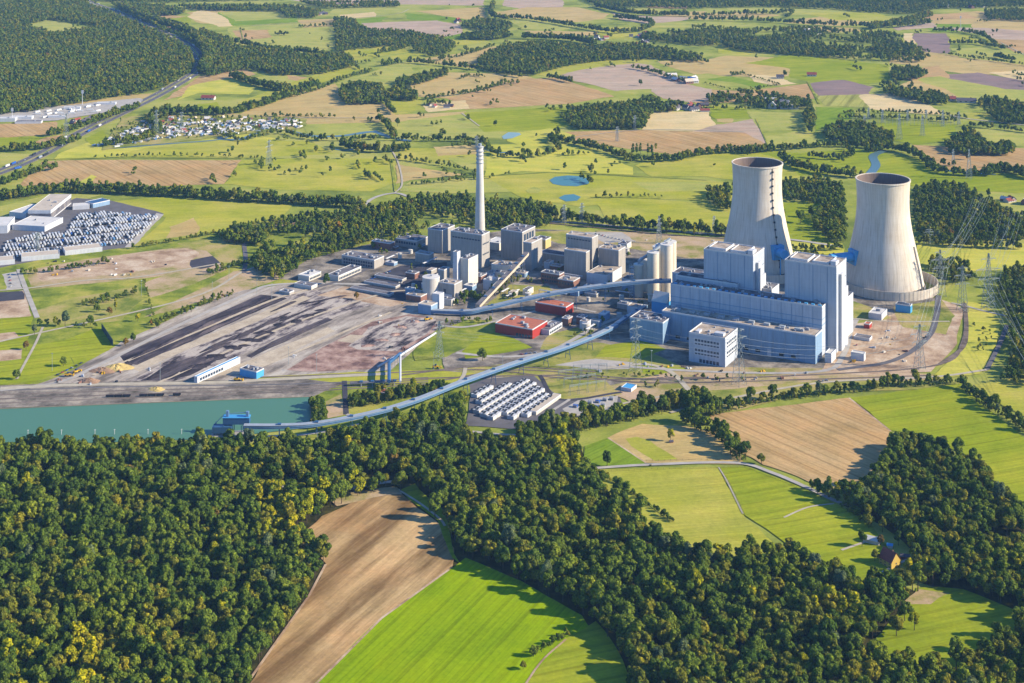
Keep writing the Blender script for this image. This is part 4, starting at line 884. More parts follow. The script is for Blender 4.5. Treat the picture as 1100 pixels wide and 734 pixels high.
FARB = [
 ([(130, 10), (165, 24), (200, 36), (218, 50), (224, 64), (218, 80)], 26, 1, (.9, 1.1), 'dark trees lining the inside of the motorway bend'),
 ([(160, 130), (190, 124), (230, 124), (260, 120), (300, 108), (340, 92)], 22, .9, (.5, .9), 'trees about the farm below the golden field'),
 ([(250, 84), (275, 92), (300, 98), (310, 96)], 18, 1, (.6, .9), 'hedge between the golden field and the meadow'),
 ([(110, 158), (150, 152), (170, 140), (160, 130), (180, 118)], 16, .8, (.5, .8), 'tree belt right of the motorway by the caravan village'),
 ([(-20, 164), (30, 162), (60, 158), (84, 152)], 14, .9, (.5, .8), 'dark hedge left of the motorway'), ([(50, 148), (80, 140), (120, 126), (150, 116)], 12, .7, (.5, .8), 'trees between the services and the motorway'),
 ([(-10, 204), (30, 190), (60, 182)], 12, .6, (.5, .8), 'roadside trees at the left end of the motorway'), ([(-20, 126), (20, 120), (30, 114)], 24, .9, (.6, .9), 'trees behind the motorway services'),
 ([(230, 144), (260, 152), (300, 144), (330, 150), (370, 152), (410, 150)], 10, .6, (.4, .7), 'bushes along the river by the caravan village'),
 ([(365, 158), (400, 164), (440, 162)], 14, .8, (.5, .9), 'trees at the left river bend'), ([(420, 152), (470, 152), (515, 154), (530, 166), (570, 170), (600, 162), (592, 152), (600, 144)], 10, .8, (.4, .8), 'river hedge winding behind the chimney'),
 ([(592, 150), (620, 156), (650, 164), (680, 172), (720, 174), (760, 166), (800, 164), (830, 160)], 14, .9, (.4, .75), 'river hedge above the golden meadow'),
 ([(424, 172), (460, 176), (500, 184), (520, 190)], 5, .7, (.3, .5), 'thin hedge left of the chimney'), ([(440, 200), (480, 196), (530, 192)], 5, .5, (.3, .5), 'field hedge left of the chimney below the stubble'),
 ([(100, 170), (180, 168), (260, 170), (300, 174)], 5, .5, (.25, .4), 'thin hedge above the long tan field'),
 ([(800, 166), (860, 160), (900, 158), (940, 160)], 12, .8, (.4, .7), 'upper river hedge between field and meadow'), ([(840, 172), (860, 182), (890, 188), (925, 192)], 16, 1, (.45, .8), 'river hedge behind the right cooling tower'),
 ([(870, 170), (900, 172), (915, 168), (910, 160)], 8, .8, (.4, .7), 'hedge in the river loop'), ([(930, 164), (960, 162), (990, 172), (1010, 186), (1060, 190)], 14, .8, (.5, .8), 'trees along the right river bend'),
 ([(1060, 190), (1080, 184), (1110, 194)], 18, .9, (.5, .8), 'trees by the river at the right edge'), ([(780, 200), (830, 206)], 10, .4, (.4, .6), 'bushes left of the cooling tower meadow'),
 ([(640, 214), (680, 212), (712, 212)], 5, .5, (.3, .45), 'low hedge beyond the works meadow'), ([(900, 128), (960, 128), (1030, 132)], 7, 1.1, (.4, .55), 'clipped hedge along the hop garden'),
 ([(905, 122), (960, 122), (1010, 124), (1040, 128)], 5, 1, (.3, .5), 'field hedge below the pale stubble'), ([(1036, 142), (1045, 152), (1048, 160)], 14, 1, (.5, .8), 'upright tree row by the right fields'),
 ([(1040, 136), (1080, 140), (1110, 144)], 8, .9, (.4, .6), 'hedge at the right edge'), ([(785, 82), (800, 80)], 5, 1, (.3, .5), 'hedge above the nursery plots'),
 ([(757, 90), (788, 97), (800, 97), (838, 92)], 3, .8, (.2, .3), 'low hedge framing the nursery plots'), ([(797, 80), (815, 85), (838, 92)], 3, .8, (.2, .3), 'low hedge on the right of the nursery plots'),
 ([(535, 20), (570, 22), (620, 30), (660, 36), (690, 34)], 9, .9, (.6, .9), 'far hedge under the golden field'), ([(530, 6), (528, 18), (545, 22)], 10, 1, (.7, 1), 'far tree row at the top centre'),
 ([(560, 42), (610, 44), (640, 50)], 14, .9, (.7, 1), 'dark wood strip above the stubble'), ([(660, 20), (700, 26), (690, 34)], 12, .6, (.6, .9), 'village trees at the top centre'),
 ([(640, 8), (680, 16), (740, 18)], 12, .8, (.7, 1), 'hedge under the far woodland'), ([(740, 22), (820, 24), (880, 28), (960, 30), (1000, 26)], 9, .7, (.7, 1), 'tree row across the far upper right fields'),
 ([(735, 18), (820, 16), (850, 14), (845, 20)], 7, .7, (.6, .9), 'far tree row at the top right'), ([(935, 32), (965, 26), (1000, 18)], 18, 1, (.7, 1), 'dark hedge climbing to the far wood'),
 ([(1000, 34), (1040, 36), (1060, 42), (1070, 50)], 8, .9, (.5, .8), 'hedge above the upper right meadow'), ([(1020, 48), (1050, 48), (1080, 54)], 9, .9, (.5, .8), 'hedge below the upper right meadow'),
 ([(1012, 58), (1050, 64), (1110, 72)], 4, .7, (.4, .5), 'thin hedge on the upper right lane'), ([(1068, 62), (1088, 66)], 14, 1, (.6, .8), 'grove on the upper right lane'),
 ([(680, 74), (700, 78), (725, 86), (740, 90)], 10, .8, (.4, .7), 'trees about the white farm'), ([(742, 118), (800, 118), (870, 114)], 5, .4, (.4, .6), 'field trees below the long farm'),
 ([(255, 32), (262, 34)], 4, .3, (.4, .5), 'bushes in the far meadow'), ([(295, 38), (310, 38)], 9, 1, (.5, .7), 'round copse in the far green field'), ([(320, 30), (360, 28)], 5, .8, (.4, .6), 'hedge at the far stubble edge'),
 ([(250, 46), (285, 54), (330, 58), (375, 64)], 12, .6, (.6, .9), 'trees below the far green field'), ([(410, 72), (440, 68), (500, 74), (530, 78), (560, 84)], 8, .9, (.5, .8), 'hedge above the top line of the wide central far fields'),
 ([(455, 108), (480, 104), (510, 100), (540, 92), (560, 90)], 6, .8, (.4, .7), 'hedge in the right half of the wide central far fields'), ([(456, 114), (470, 112), (485, 114)], 10, .8, (.4, .7), 'farm trees in the wide central far fields'),
 ([(414, 110), (420, 120), (424, 124)], 7, 1, (.5, .8), 'hedge between fields in the wide central far fields'), ([(280, 126), (320, 126), (360, 127)], 6, .8, (.3, .5), 'hedge along the bottom of the wide central far fields'),
 ([(300, 108), (340, 98), (375, 84), (400, 78)], 9, .6, (.4, .7), 'trees on the left line of the wide central far fields'), ([(494, 86), (506, 82), (520, 84)], 5, .7, (.3, .5), 'small spinney in the wide central far fields'),
 ([(640, 122), (600, 118)], 10, .6, (.5, .7), 'trees at the lower right of the wide central far fields'), ([(587, 84), (600, 86), (616, 90)], 8, 1, (.5, .7), 'copse at the edge of the pale field'),
 ([(470, 66), (500, 60), (530, 50)], 5, .6, (.4, .7), 'hedge along the far stubble'), ([(405, 58), (430, 54), (440, 50)], 7, .8, (.6, .8), 'hedge by the far meadow'),
 ([(395, 130), (410, 132), (425, 150)], 10, .8, (.5, .8), 'trees at the river pools')]
for P, wd, dens, sc_, lab in FARB: stand('tree_belt', along(P, 6, max(wd, 8), dens * 1.5), C_FAR, lab, 'tree belt', s=(sc_[0] * 1.15, sc_[1] * 1.4))
xs_ = []
for _ in range(900):
    px, py = random.uniform(0, 1100), 4 + random.random() ** 1.3 * 190
    g = G(px, py); n_ = random.choice((1, 1, 2, 3, 6))
    if math.sin(g.x * .004 + 2) + math.sin(g.y * .003) + random.uniform(-1, 1) < .2: continue
    a_ = random.choice((R(20), R(-70), R(100)))
    for k in range(n_): xs_.append((g.x + math.cos(a_) * k * 11 + random.uniform(-3, 3), g.y + math.sin(a_) * k * 11 + random.uniform(-3, 3)))
stand('field_trees', np.array(xs_), C_FAR, 'scattered single trees and short rows all over the far farmland', 'trees', s=(.45, .9))
# ---- single trees one can point to
for (px, py, s, col, shape, lab) in (
    (720.5, 474.5, .62, 'yellow green', 'tree', 'single yellow-green tree in the middle of the dry meadow'),
    (699, 501, .36, 'olive', 'bush', 'small roadside bush at the corner of the dry meadow'),
    (652, 501, .75, 'dark green', 'tree', 'dark tree on the lane at the corner of the small green field'),
    (878, 531, .72, 'dark green', 'tree', 'tree by the lane bend below the ploughed field'),
    (818, 499, .55, 'olive', 'tree', 'light tree standing on the lower left edge of the ploughed field'),
    (518, 388, .8, 'mid green', 'tree', 'lone tree on the lawn in front of the red building'),
    (383, 322, .5, 'rusty autumn', 'tree', 'rusty autumn tree at the end of the shed rows'),
    (350, 306, .8, 'dark green', 'tree', 'large dark tree beside the white office wings'),
    (292, 302, .75, 'yellow green', 'poplar', 'slim yellow-green poplar at the works entrance'),
    (70, 351, .9, 'grey green', 'tree', 'round grey-green willow left of the rusty tree'), (97, 350, .7, 'mid green', 'tree', 'green tree right of the round willow'),
    (104, 336, .6, 'dark green', 'tree', 'dark tree behind the green plot'), (118, 339, .55, 'rusty autumn', 'tree', 'rusty autumn tree above the green plot'), (124, 334, .65, 'yellow green', 'poplar', 'yellow poplar above the green plot'),
    (68, 394, .62, 'mid green', 'tree', 'tree on the lower left lawn near the coal yard road'), (28, 376, .55, 'rusty autumn', 'tree', 'brownish tree beside the narrow path'), (37, 360, .6, 'grey green', 'tree', 'grey-green tree at the top of the narrow path'), (18, 408, .6, 'mid green', 'tree', 'tree at the lower end of the narrow path'),
    (135, 372, .5, 'rusty autumn', 'tree', 'autumn tree beside the dark green screen wall'), (143, 368, .55, 'dark green', 'tree', 'dark tree right of the screen wall'), (170, 353, .5, 'mid green', 'tree', 'tree by the coal yard road'), (148, 346, .55, 'yellow green', 'tree', 'yellow-green tree above the screen wall'),
    (600, 294, .4, 'mid green', 'tree', 'small tree behind the brick building'), (688, 166, .9, 'dark green', 'poplar', None), (680, 168, 1.0, 'dark green', 'poplar', None), (684, 167, .95, 'mid green', 'poplar', None), (696, 168, 1.0, 'mid green', 'poplar', None), (700, 168, .9, 'dark green', 'poplar', None),
    (700, 233, .0, 'dark green', 'poplar', None),
    (688, 92, .8, 'dark green', 'tree', 'single dark tree in the wide pale field'), (532, 136, .7, 'dark green', 'tree', 'single dark tree in the meadow above the small pond'), (427, 136, .9, 'dark green', 'tree', 'large dark tree standing above the river pools'),
    (264, 42, .8, 'olive', 'tree', 'lone tree in the far green field'), (843, 84, 1.0, 'dark green', 'tree', 'round dark tree beside the small farm in the pale corner'), (815, 100, 1.0, 'dark green', 'tree', 'round tree above the long farm'),
    (1062, 212, .7, 'dark green', 'tree', 'round tree beside the white house at the right'), (650, 213, .6, 'mid green', 'tree', 'tree near the low hedge beyond the works meadow'), (805, 215, .8, 'mid green', 'tree', 'round tree left of the left cooling tower base'),
    (842, 232, .5, 'dark green', 'tree', 'small tree between the towers'), (860, 240, 1.1, 'mid green', 'tree', 'broad tree in the meadow between the towers'), (872, 234, 1.0, 'dark green', 'tree', 'second broad tree in the meadow between the towers'),
    (984, 606, .8, 'mid green', 'tree', 'big tree right of the yellow house'), (986, 636, 1.1, 'mid green', 'tree', 'large round tree right of the yellow house garden'), (1002, 630, 1.0, 'dark green', 'tree', 'large dark tree at the top of the clearing'),
    (978, 592, .7, 'yellow green', 'tree', 'slim yellow-green tree behind the yellow house'), (946, 586, .45, 'rusty autumn', 'tree', 'rusty tree between the house and the white barn'), (982, 678, .7, 'yellow green', 'tree', 'yellow-green tree at the left edge of the clearing'), (963, 684, .8, 'olive', 'tree', 'olive tree at the left edge of the clearing'),
    (1098, 664, .9, 'dark green', 'poplar', 'slim tree throwing a long shadow over the clearing'), (1040, 172, .7, 'rusty autumn', 'tree', None), (573, 706, .45, 'mid green', 'tree', 'small tree on the boundary of the bright green field'), (562, 720, .35, 'olive', 'tree', 'tiny tree further down the boundary of the bright green field'),
    (928, 546, .5, 'grey green', 'tree', 'small grey-green tree beside the lane end'), (926, 588, .7, 'dark green', 'tree', 'dark tree left of the white barn'), (940, 604, .55, 'olive', 'tree', 'olive tree left of the farmhouse'), (976, 618, .7, 'yellow green', 'tree', 'yellow-green tree in the right corner of the farm garden'), (965, 586, .6, 'dark green', 'tree', 'dark tree behind the farmhouse roof'), (938, 628, .75, 'mid green', 'tree', 'tree at the near end of the farm meadow'), (948, 572, .6, 'olive', 'tree', 'olive tree above the white barn'), (972, 668, .8, 'mid green', 'tree', 'green tree low on the left edge of the clearing')):
    if s <= 0: continue
    g = G(px, py); grp = None
    if lab is None:
        lab = 'slim dark poplar in the tight group beside the tan field above the golden meadow' if shape == 'poplar' else 'reddish tree by the tan field at the right'
        grp = 'poplars beside the tan field' if shape == 'poplar' else None
    tree(g.x, g.y, col, s * 1.25, 1, lab, grp, shape)
for (px, py) in ((632, 244), (637, 245), (683, 249), (690, 250), (710, 252), (716, 252), (735, 254), (746, 254), (668, 248)):
    g = G(px, py); tree(g.x, g.y, random.choice(['dark green', 'mid green', 'yellow green']), .95, 1, 'upright poplar in the row behind the works yard, left of the cooling towers', 'poplars behind the works yard', 'poplar')
print('trees', TOTAL[0])
# ------------------------------------------------------------------ buildings
PHI = R(29)
B = {}
B['blue'] = clad('blue_grey_cladding', (208, 214, 224), panel=7, var=.2)
B['blued'] = clad('darker_blue_cladding', (150, 180, 208), panel=7, var=.2)
B['sky'] = solid('sky_blue_steel', (84, 176, 232), rough=.5, var=.15)
B['pale'] = clad('pale_cladding', (226, 226, 228), panel=6)
B['conc'] = clad('grey_concrete', (192, 184, 174), panel=5, var=.25, rough=.85)
B['cream'] = clad('cream_concrete', (244, 234, 214), panel=5, var=.2, rough=.85)
B['brick'] = solid('brown_brick', (150, 108, 94), var=.3, scale=.3, rough=.9)
B['yellow'] = clad('yellow_brick', (226, 200, 130), panel=5, var=.2)
B['red'] = clad('red_cladding', (186, 62, 52), panel=5)
B['orange'] = solid('orange_roof', (206, 120, 84), var=.25, scale=.2)
B['gravel'] = patch_mat('gravel_roof', [(150, 136, 122), (196, 178, 158), (214, 198, 180)], .08)
B['tarp'] = patch_mat('felt_roof', [(92, 90, 98), (128, 124, 128), (150, 144, 142)], .06)
B['whiter'] = solid('white_roof', (236, 230, 220), var=.18, scale=.08)
B['tanr'] = solid('tan_roof', (222, 204, 178), var=.2, scale=.08)
B['trim'] = solid('white_trim', (228, 228, 228), var=.08)
B['glass'] = solid('window_glass', (54, 76, 100), rough=.15, var=.2, spec=.5)
B['dark'] = solid('dark_opening', (48, 52, 60), rough=.6)
B['plant'] = solid('roof_plant', (176, 178, 184), var=.25, scale=.5)
B['steel'] = solid('galvanised_steel', (176, 184, 190), rough=.5, var=.15)
B['lat'] = solid('pylon_steel', (168, 178, 176), rough=.5, var=.1)
B['convb'] = clad('conveyor_cladding', (124, 158, 192), panel=5)
B['convd'] = solid('conveyor_frame', (60, 104, 148), rough=.5, var=.2)
B['roofred'] = solid('red_roof_tiles', (164, 78, 62), var=.3, scale=.5)
B['roofdk'] = solid('dark_roof_tiles', (98, 92, 100), var=.3, scale=.5)
B['wall'] = solid('white_render', (222, 214, 200), var=.12)
B['wally'] = solid('yellow_render', (224, 190, 90), var=.12)
B['yel'] = solid('yellow_machine_paint', (232, 180, 20), var=.12)
B['bluep'] = solid('blue_paint', (40, 100, 190), var=.1)
B['tyre'] = solid('black_rubber', (40, 40, 42), var=.1)
B['shell'] = concrete_shell('cooling_tower_concrete', (246, 234, 216))
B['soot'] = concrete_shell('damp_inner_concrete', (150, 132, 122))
B['chim'] = concrete_shell('chimney_concrete', (238, 234, 226))
B['silo'] = concrete_shell('silo_concrete', (250, 240, 220))
B['screen'] = solid('dark_green_screen', (34, 66, 70), rough=.7)
def solve_box(near, xl, xr, ytop=None, h=None, phi=PHI, D=None, L=None):
    n = G(*near); u = Vector((math.cos(phi), -math.sin(phi), 0)); v = Vector((math.sin(phi), math.cos(phi), 0))
    def sol(d, x, sgn):
        lo, hi = 0., 500.
        for _ in range(40):
            m = (lo + hi) / 2
            if (proj(n + d * m)[0] - x) * sgn > 0: lo = m
            else: hi = m
        return lo
    L = L or sol(-u, xl, 1); D = D or sol(v, xr, -1); h = h or ztop(n, ytop); return n, L, D, h
def windows(root, L, D, h, spec, mat):
    """spec: rows of (face, first, last, z0, z1, count) as fractions; each window is one part"""
    for face, a, b, z0, z1, cnt in spec:
        for k in range(cnt):
            f0 = a + (b - a) * (k + .12) / cnt; f1 = a + (b - a) * (k + .88) / cnt; w_ = MB()
            if face == 'f': w_.box(-L + f0 * L, -.12, z0 * h, -L + f1 * L, .15, z1 * h)
            else: w_.box(-.15, f0 * D, z0 * h, .12, f1 * D, z1 * h)
            w_.build('window', mat, root)
def block(name, label, near, xl, xr, ytop=None, h=None, wall='blue', roof='gravel', phi=PHI, D=None, L=None, cat='building', par=1.2, win=(), units=0, bands=(), group=None, gable=0, seed=1):
    n, L, D, h = solve_box(near, xl, xr, ytop, h, phi, D, L)
    r = empty(name, n, -phi, label, cat, group); rd = random.Random(seed)
    b = MB(); b.box(-L, 0, -.5, 0, D, h); wl = b.build('wall', B[wall], r)
    if gable:
        g = MB(); g.gable(-L, 0, 0, D, h, h + gable, over=.4) if L > D else None
        if L <= D:
            t = MB(); t.gable(0, 0, D, L, h, h + gable, over=.4); g.add([(-y, x, z) for x, y, z in t.v], t.f)
        g.build('roof', B[roof], r)
    else:
        q = MB(); q.box(-L + .5, .5, h + .02, -.5, D - .5, h + .25); q.build('roof', B[roof], r)
        p = MB(); t = .55
        for x0, y0, x1, y1 in ((-L - .05, -.05, .05, t), (-L - .05, D - t, .05, D + .05), (-L - .05, t, -L + t, D - t), (-t, t, .05, D - t)): p.box(x0, y0, h - .6, x1, y1, h + par)
        p.build('parapet', B['trim'], r)
    for k in range(units):
        w_, d_ = rd.uniform(2, 6), rd.uniform(2, 5)
        if L > w_ + 6 and D > d_ + 4:
            x, y = rd.uniform(-L + 2, -w_ - 2), rd.uniform(2, D - d_ - 1.5); m = MB(); hh = rd.uniform(1.2, 3)
            m.box(x, y, h + .2, x + w_, y + d_, h + hh); m.box(x + .4, y + .4, h + hh, x + w_ - .4, y + d_ - .4, h + hh + .3); m.build('roof_unit', B['plant'], r)
    for z0, z1, mt in bands:
        m = MB(); m.box(-L - .1, -.14, z0 * h, .14, .3, z1 * h); m.box(-.3, .3, z0 * h, .14, D, z1 * h); m.build('wall_band', B[mt], r)
    windows(r, L, D, h, win, B['glass']); r['dims'] = 0; del r['dims']
    return r, n, L, D, h
# ---- the large blue power station
r, n, L, D, h = block('boiler_house', 'tall blue-grey boiler house, the right one of the pair, beside the right cooling tower', (898.5, 380), 843, 905, 287.5, units=0, seed=2, D=44)
def boiler_top(r, L, D, h):
    for x0, x1 in ((-L + 6, -L / 2 - 6), (-L / 2 + 2, -12)):
        m = MB(); m.box(x0, 6, h + .3, x1, D - 8, h + 2.2); m.build('roof_deck', B['gravel'], r)
        m = MB()
        for a, b_, c_, d_ in ((x0 - .8, 5, x1 + .8, 6), (x0 - .8, D - 8, x1 + .8, D - 7), (x0 - .8, 6, x0, D - 8), (x1, 6, x1 + .8, D - 8)): m.box(a, b_, h + .2, c_, d_, h + 3.4)
        m.build('roof_frame', B['trim'], r)
    for x in (-12, -L * .45, -L * .72):
        m = MB(); m.box(x - .3, -.25, 0, x + .3, .3, h - 1); m.build('wall_joint', B['blued'], r)
    for zz in (.25, .45, .65, .82):
        m = MB(); m.box(.1, 24, h * zz, 1.4, D - 3, h * zz + .5); m.build('walkway', B['steel'], r)
    m = MB(); m.box(-9, 4, h + .3, -2, 14, h + 6); m.box(-8, 16, h + .3, -3, 22, h + 4); m.build('lift_house', B['pale'], r)
    m = MB(); m.box(.1, 10, -.3, 4, 22, h * .9); m.box(.1, 22, -.3, 3, D - 2, h * .7); m.build('stair_tower', B['pale'], r)
    for x in range(int(-L) + 2, -2, 7):
        pass
    m = MB()
    for x in np.arange(-L, 0.1, 4): m.bar((x, .3, h + 1.2), (x, .3, h + 2.4), .08)
    m.bar((-L, .3, h + 2.4), (0, .3, h + 2.4), .1); m.bar((0, 0, h + 2.4), (0, D, h + 2.4), .1); m.build('railing', B['trim'], r)
boiler_top(r, L, D, h); BH2 = (n, L, D, h)
u = Vector((math.cos(PHI), -math.sin(PHI), 0)); v = Vector((math.sin(PHI), math.cos(PHI), 0))
r, n, L, D, h = block('boiler_house', 'tall blue-grey boiler house, the left one of the pair, below the left cooling tower', (809, 362), 756, 813, 275.5, seed=3, D=44); boiler_top(r, L, D, h); BH1 = (n, L, D, h)
r, n, L, D, h = block('turbine_hall', 'very long blue-grey turbine hall running below both boiler houses', (883, 383), 720.3, 888, 330.5, roof='tarp', D=26, units=26, bands=((.62, .64, 'blued'), (.74, .755, 'blued')), seed=4, cat='hall')
for x in np.arange(-L + 14, -6, 14):
    m = MB(); m.box(x - .25, -.3, 0, x + .25, .1, h - .8); m.build('wall_joint', B['blued'], r)
m = MB()
for x in np.arange(-L + 4, -6, 9): m.box(x, 2, h + .3, x + 4, 5, h + 2.0)
m.build('ventilator', B['sky'], r)
r, n, L, D, h = block('annex', 'lower blue annex with gravel roof along the front of the turbine hall', (876, 392), 711, 888, 361.5, D=27, roof='gravel', wall='blued', units=18, seed=5, cat='building')
for k in range(12):
    x = -L + 4 + k * (L - 20) / 12; m = MB(); m.box(x, -.2, h * .1, x + 6, .1, h * .2) if k % 3 else m.box(x, -.2, 0, x + 5, .1, h * .28); m.build('gate' if k % 3 == 0 else 'louvre', B['dark' if k % 3 else 'pale'], r)
    m = MB(); m.bar((x + 8, -.5, 0), (x + 8, -.5, h - 1), .22); m.build('downpipe', B['steel'], r)
for k in range(9):
    m = MB(); x = -L + 14 + k * (L - 24) / 9; m.box(x, 9, h + .3, x + 7.5, 14, h + 3.2); m.build('roof_light', B['steel'], r)
block('workshop', 'low blue workshop wing at the left end of the annex', (712, 371), 676.5, 724, 347.5, wall='blued', roof='tarp', units=14, seed=6, D=34)
m_ = MB()
r, n, L, D, h = block('office_block', 'square pale blue office block with window bands and gravel roof', (779, 395.5), 740, 793, 364.5, wall='blue', roof='gravel', units=9, seed=7, cat='office block', D=44, par=1.6,
      win=[('f', .16, .84, .76, .84, 8), ('f', .16, .84, .65, .70, 8), ('f', .16, .84, .42, .50, 8), ('f', .16, .84, .31, .36, 8), ('f', .28, .84, .04, .16, 6),
           ('r', .12, .9, .76, .84, 6), ('r', .12, .9, .65, .70, 6), ('r', .12, .9, .42, .50, 6), ('r', .12, .9, .31, .36, 6)])
for z0, z1 in ((.62, .87), (.28, .53)):
    m = MB(); m.box(-L * .86, -.09, z0 * h, -L * .14, .1, z1 * h); m.box(-.1, D * .1, z0 * h, .09, D * .92, z1 * h); m.build('window_surround', B['pale'], r)
m = MB(); m.box(-L * .35, 6, h + .3, -L * .1, 14, h + 4); m.box(-L * .85, 4, h + .3, -L * .75, 14, h + 3); m.build('lift_house', B['pale'], r)
block('transfer_building', 'bright sky-blue building with white sloping roof at the end of the upper conveyor', (716, 343), 700, 722, 326, wall='sky', roof='whiter', gable=12, seed=8)
block('switch_house', 'light blue building hugging the right side of the right boiler house', (911, 362), 902, 916.5, 320, wall='pale', roof='tarp', units=3, seed=9)
block('flue_building', 'pale block between the two boiler houses', (829, 358), 812, 843, 312, wall='pale', roof='tarp', units=8, seed=10, D=30)
block('flue_building', 'blue block between the upper conveyor and the left boiler house', (756, 336), 722, 764, 298, wall='blued', roof='tarp', units=6, seed=11, D=30)
block('bunker_bay', 'raised blue bay on the roof edge in front of the left boiler house', (792, 361), 726, 800, 306, wall='blue', roof='tarp', units=4, seed=12, D=20)
block('substation_house', 'small white kiosk at the right corner of the turbine hall', (893, 391), 886, 898, 381, wall='pale', roof='whiter', seed=13)
# ---- cooling towers
def cooling_tower(px, py, pxt, pyt, wtop, label, ladder=False, ring=True):
    g = G(px, py); hz = ztop(g, pyt); rt = wtop / 2 / pxm((g.x, g.y, hz)); Rring = 50.8 / pxm(g); r = empty('cooling_tower', g, 0, label, 'cooling tower')
    prof_t = [(0, 1.51), (.04, 1.485), (.15, 1.40), (.3, 1.265), (.45, 1.125), (.58, 1.03), (.7, .978), (.8, .968), (.9, .982), (1, 1.005)]
    def rad(t):
        for (a, ra), (b_, rb) in zip(prof_t[:-1], prof_t[1:]):
            if t <= b_: s = (t - a) / (b_ - a); return rt * (ra + (rb - ra) * s)
    T = [i / 44 for i in range(45)]; z0 = 9; pr = [(rad(t), z0 + (hz - z0) * t) for t in T]
    sm = lambda P: [P[0]] + [(sum(P[max(0, min(len(P) - 1, i + d))][0] for d in (-2, -1, 0, 1, 2)) / 5, P[i][1]) for i in range(1, len(P) - 1)] + [P[-1]]
    pr = sm(sm(pr)); m = MB(); m.lathe(pr, 96); m.build('shell', B['shell'], r, smooth=True)
    m = MB(); m.lathe([(a - .9, z) for a, z in pr][::-1], 96); m.build('inner_shell', B['soot'], r, smooth=True)
    m = MB(); a = pr[-1][0]; m.lathe([(a - 1.0, hz - .4), (a - 1.0, hz + .5), (a + .9, hz + .5), (a + .9, hz - 1.6), (a, hz - 2)], 96); m.build('rim', B['shell'], r)
    m = MB()
    for k in range(36):
        t = 2 * math.pi * k / 36; t2 = t + math.pi / 36; t3 = t - math.pi / 36; R0 = pr[0][0]
        for tt in (t2, t3): m.bar(((R0 + 3) * math.cos(t), (R0 + 3) * math.sin(t), 0), (R0 * math.cos(tt), R0 * math.sin(tt), z0 + .5), .6)
    m.build('inlet_columns', B['conc'], r)
    m = MB(); m.lathe([(pr[0][0] - 4, 0), (pr[0][0] - 4, 8.6), (0.1, 8.7)], 64); m.build('fill_deck', B['dark'], r)
    if ring:
        Rb = Rring; m = MB(); OX = 6.5 / pxm(g); m.lathe([(Rb, -.3), (Rb, 13.6), (Rb - .8, 13.6), (Rb - .8, -.3)], 96, c=(OX, 0)); m.build('noise_wall', B['shell'], r)
        m = MB()
        for k in range(72):
            t = 2 * math.pi * k / 72; m.bar((OX + (Rb + .3) * math.cos(t), (Rb + .3) * math.sin(t), -.2), (OX + (Rb + .3) * math.cos(t), (Rb + .3) * math.sin(t), 13.2), .14)
        m.build('wall_posts', B['conc'], r)
    if ladder:
        m = MB(); lad = -1.10
        for i in range(44):
            a0, z = pr[i]; a1, z1 = pr[i + 1]
            m.bar(((a0 + .6) * math.cos(lad), (a0 + .6) * math.sin(lad), z), ((a1 + .6) * math.cos(lad), (a1 + .6) * math.sin(lad), z1), .45)
            if i % 3 == 0: m.bar(((a0 + 1.2) * math.cos(lad), (a0 + 1.2) * math.sin(lad), z - 1.2), ((a0 + 1.2) * math.cos(lad), (a0 + 1.2) * math.sin(lad), z + 1.2), 1.5, n=6)
        m.build('ladder', B['dark'], r)
    else:
        m = MB(); lad = -.62
        for i in range(0, 17):
            a0, z = pr[i]; a1, z1 = pr[i + 1]; m.bar(((a0 + 1.2) * math.cos(lad), (a0 + 1.2) * math.sin(lad), z), ((a1 + 1.2) * math.cos(lad), (a1 + 1.2) * math.sin(lad), z1), 1.0)
        m.build('stair', B['conc'], r)
    return g, hz, rad
T2 = cooling_tower(948.5, 309, 945, 192.3, 56.6, 'right concrete cooling tower inside its round wall, the nearer of the two')
T1 = cooling_tower(813.5, 291, 811, 174.8, 53.4, 'left concrete cooling tower with a dotted ladder line, partly behind the boiler houses', ladder=True)
def duct(T, dx, dy, zf, ln, lab, R0=44):
    g0 = T[0]; d = Vector((dx, dy, 0)).normalized(); ang = math.atan2(d.y, d.x)
    r = empty('flue_duct', g0, ang, lab, 'duct'); m = MB(); m.bar((R0, 0, zf), (R0 + ln, 0, zf), 7.0, n=20); m.build('pipe', B['sky'], r)
    m = MB(); m.box(R0 - 8, -9.5, zf - 11, R0 + 11, 9.5, zf + 10); m.build('damper_box', B['sky'], r)
    for x in (R0 + 4, R0 + ln - 3):
        for y in (-6, 6): m = MB(); m.bar((x, y, -.3), (x, y, zf - 5), .9); m.build('support', B['sky'], r)
duct(T2, -.95, -.32, 50, 46, 'bright blue flue duct running into the left side of the right cooling tower', 42)
duct(T1, .42, -.9, 42, 26, 'bright blue flue duct on the front of the left cooling tower', 46)
# ---- chimney
g = G(515.5, 273); hz = ztop(g, 157); r = empty('chimney', g, 0, 'very tall slender white concrete chimney with darker rings near the top', 'chimney')
rt = 3.5 / pxm((g.x, g.y, hz)); rb = 6.2 / pxm(g)
m = MB(); m.lathe([(rb, 0), (rb * .85, hz * .3), (rt * 1.12, hz * .7), (rt, hz), (rt - .6, hz), (rt - .6, hz - 3)], 40); m.build('shaft', B['chim'], r, smooth=True)
for t in (.995, .955, .92, .885, .85): m = MB(); rr = rt * 1.03 + .3; m.lathe([(rr, hz * t - 1), (rr + .9, hz * t - 1), (rr + .9, hz * t + .1), (rr, hz * t + .1)], 32); m.build('ring', B['steel'], r)
m = MB(); m.lathe([(rt * .55, hz - 1), (rt * .55, hz + 4), (.1, hz + 4.2)], 20); m.bar((rt * .4, 0, hz), (rt * .4, 0, hz + 9), .25); m.build('flue', B['steel'], r)
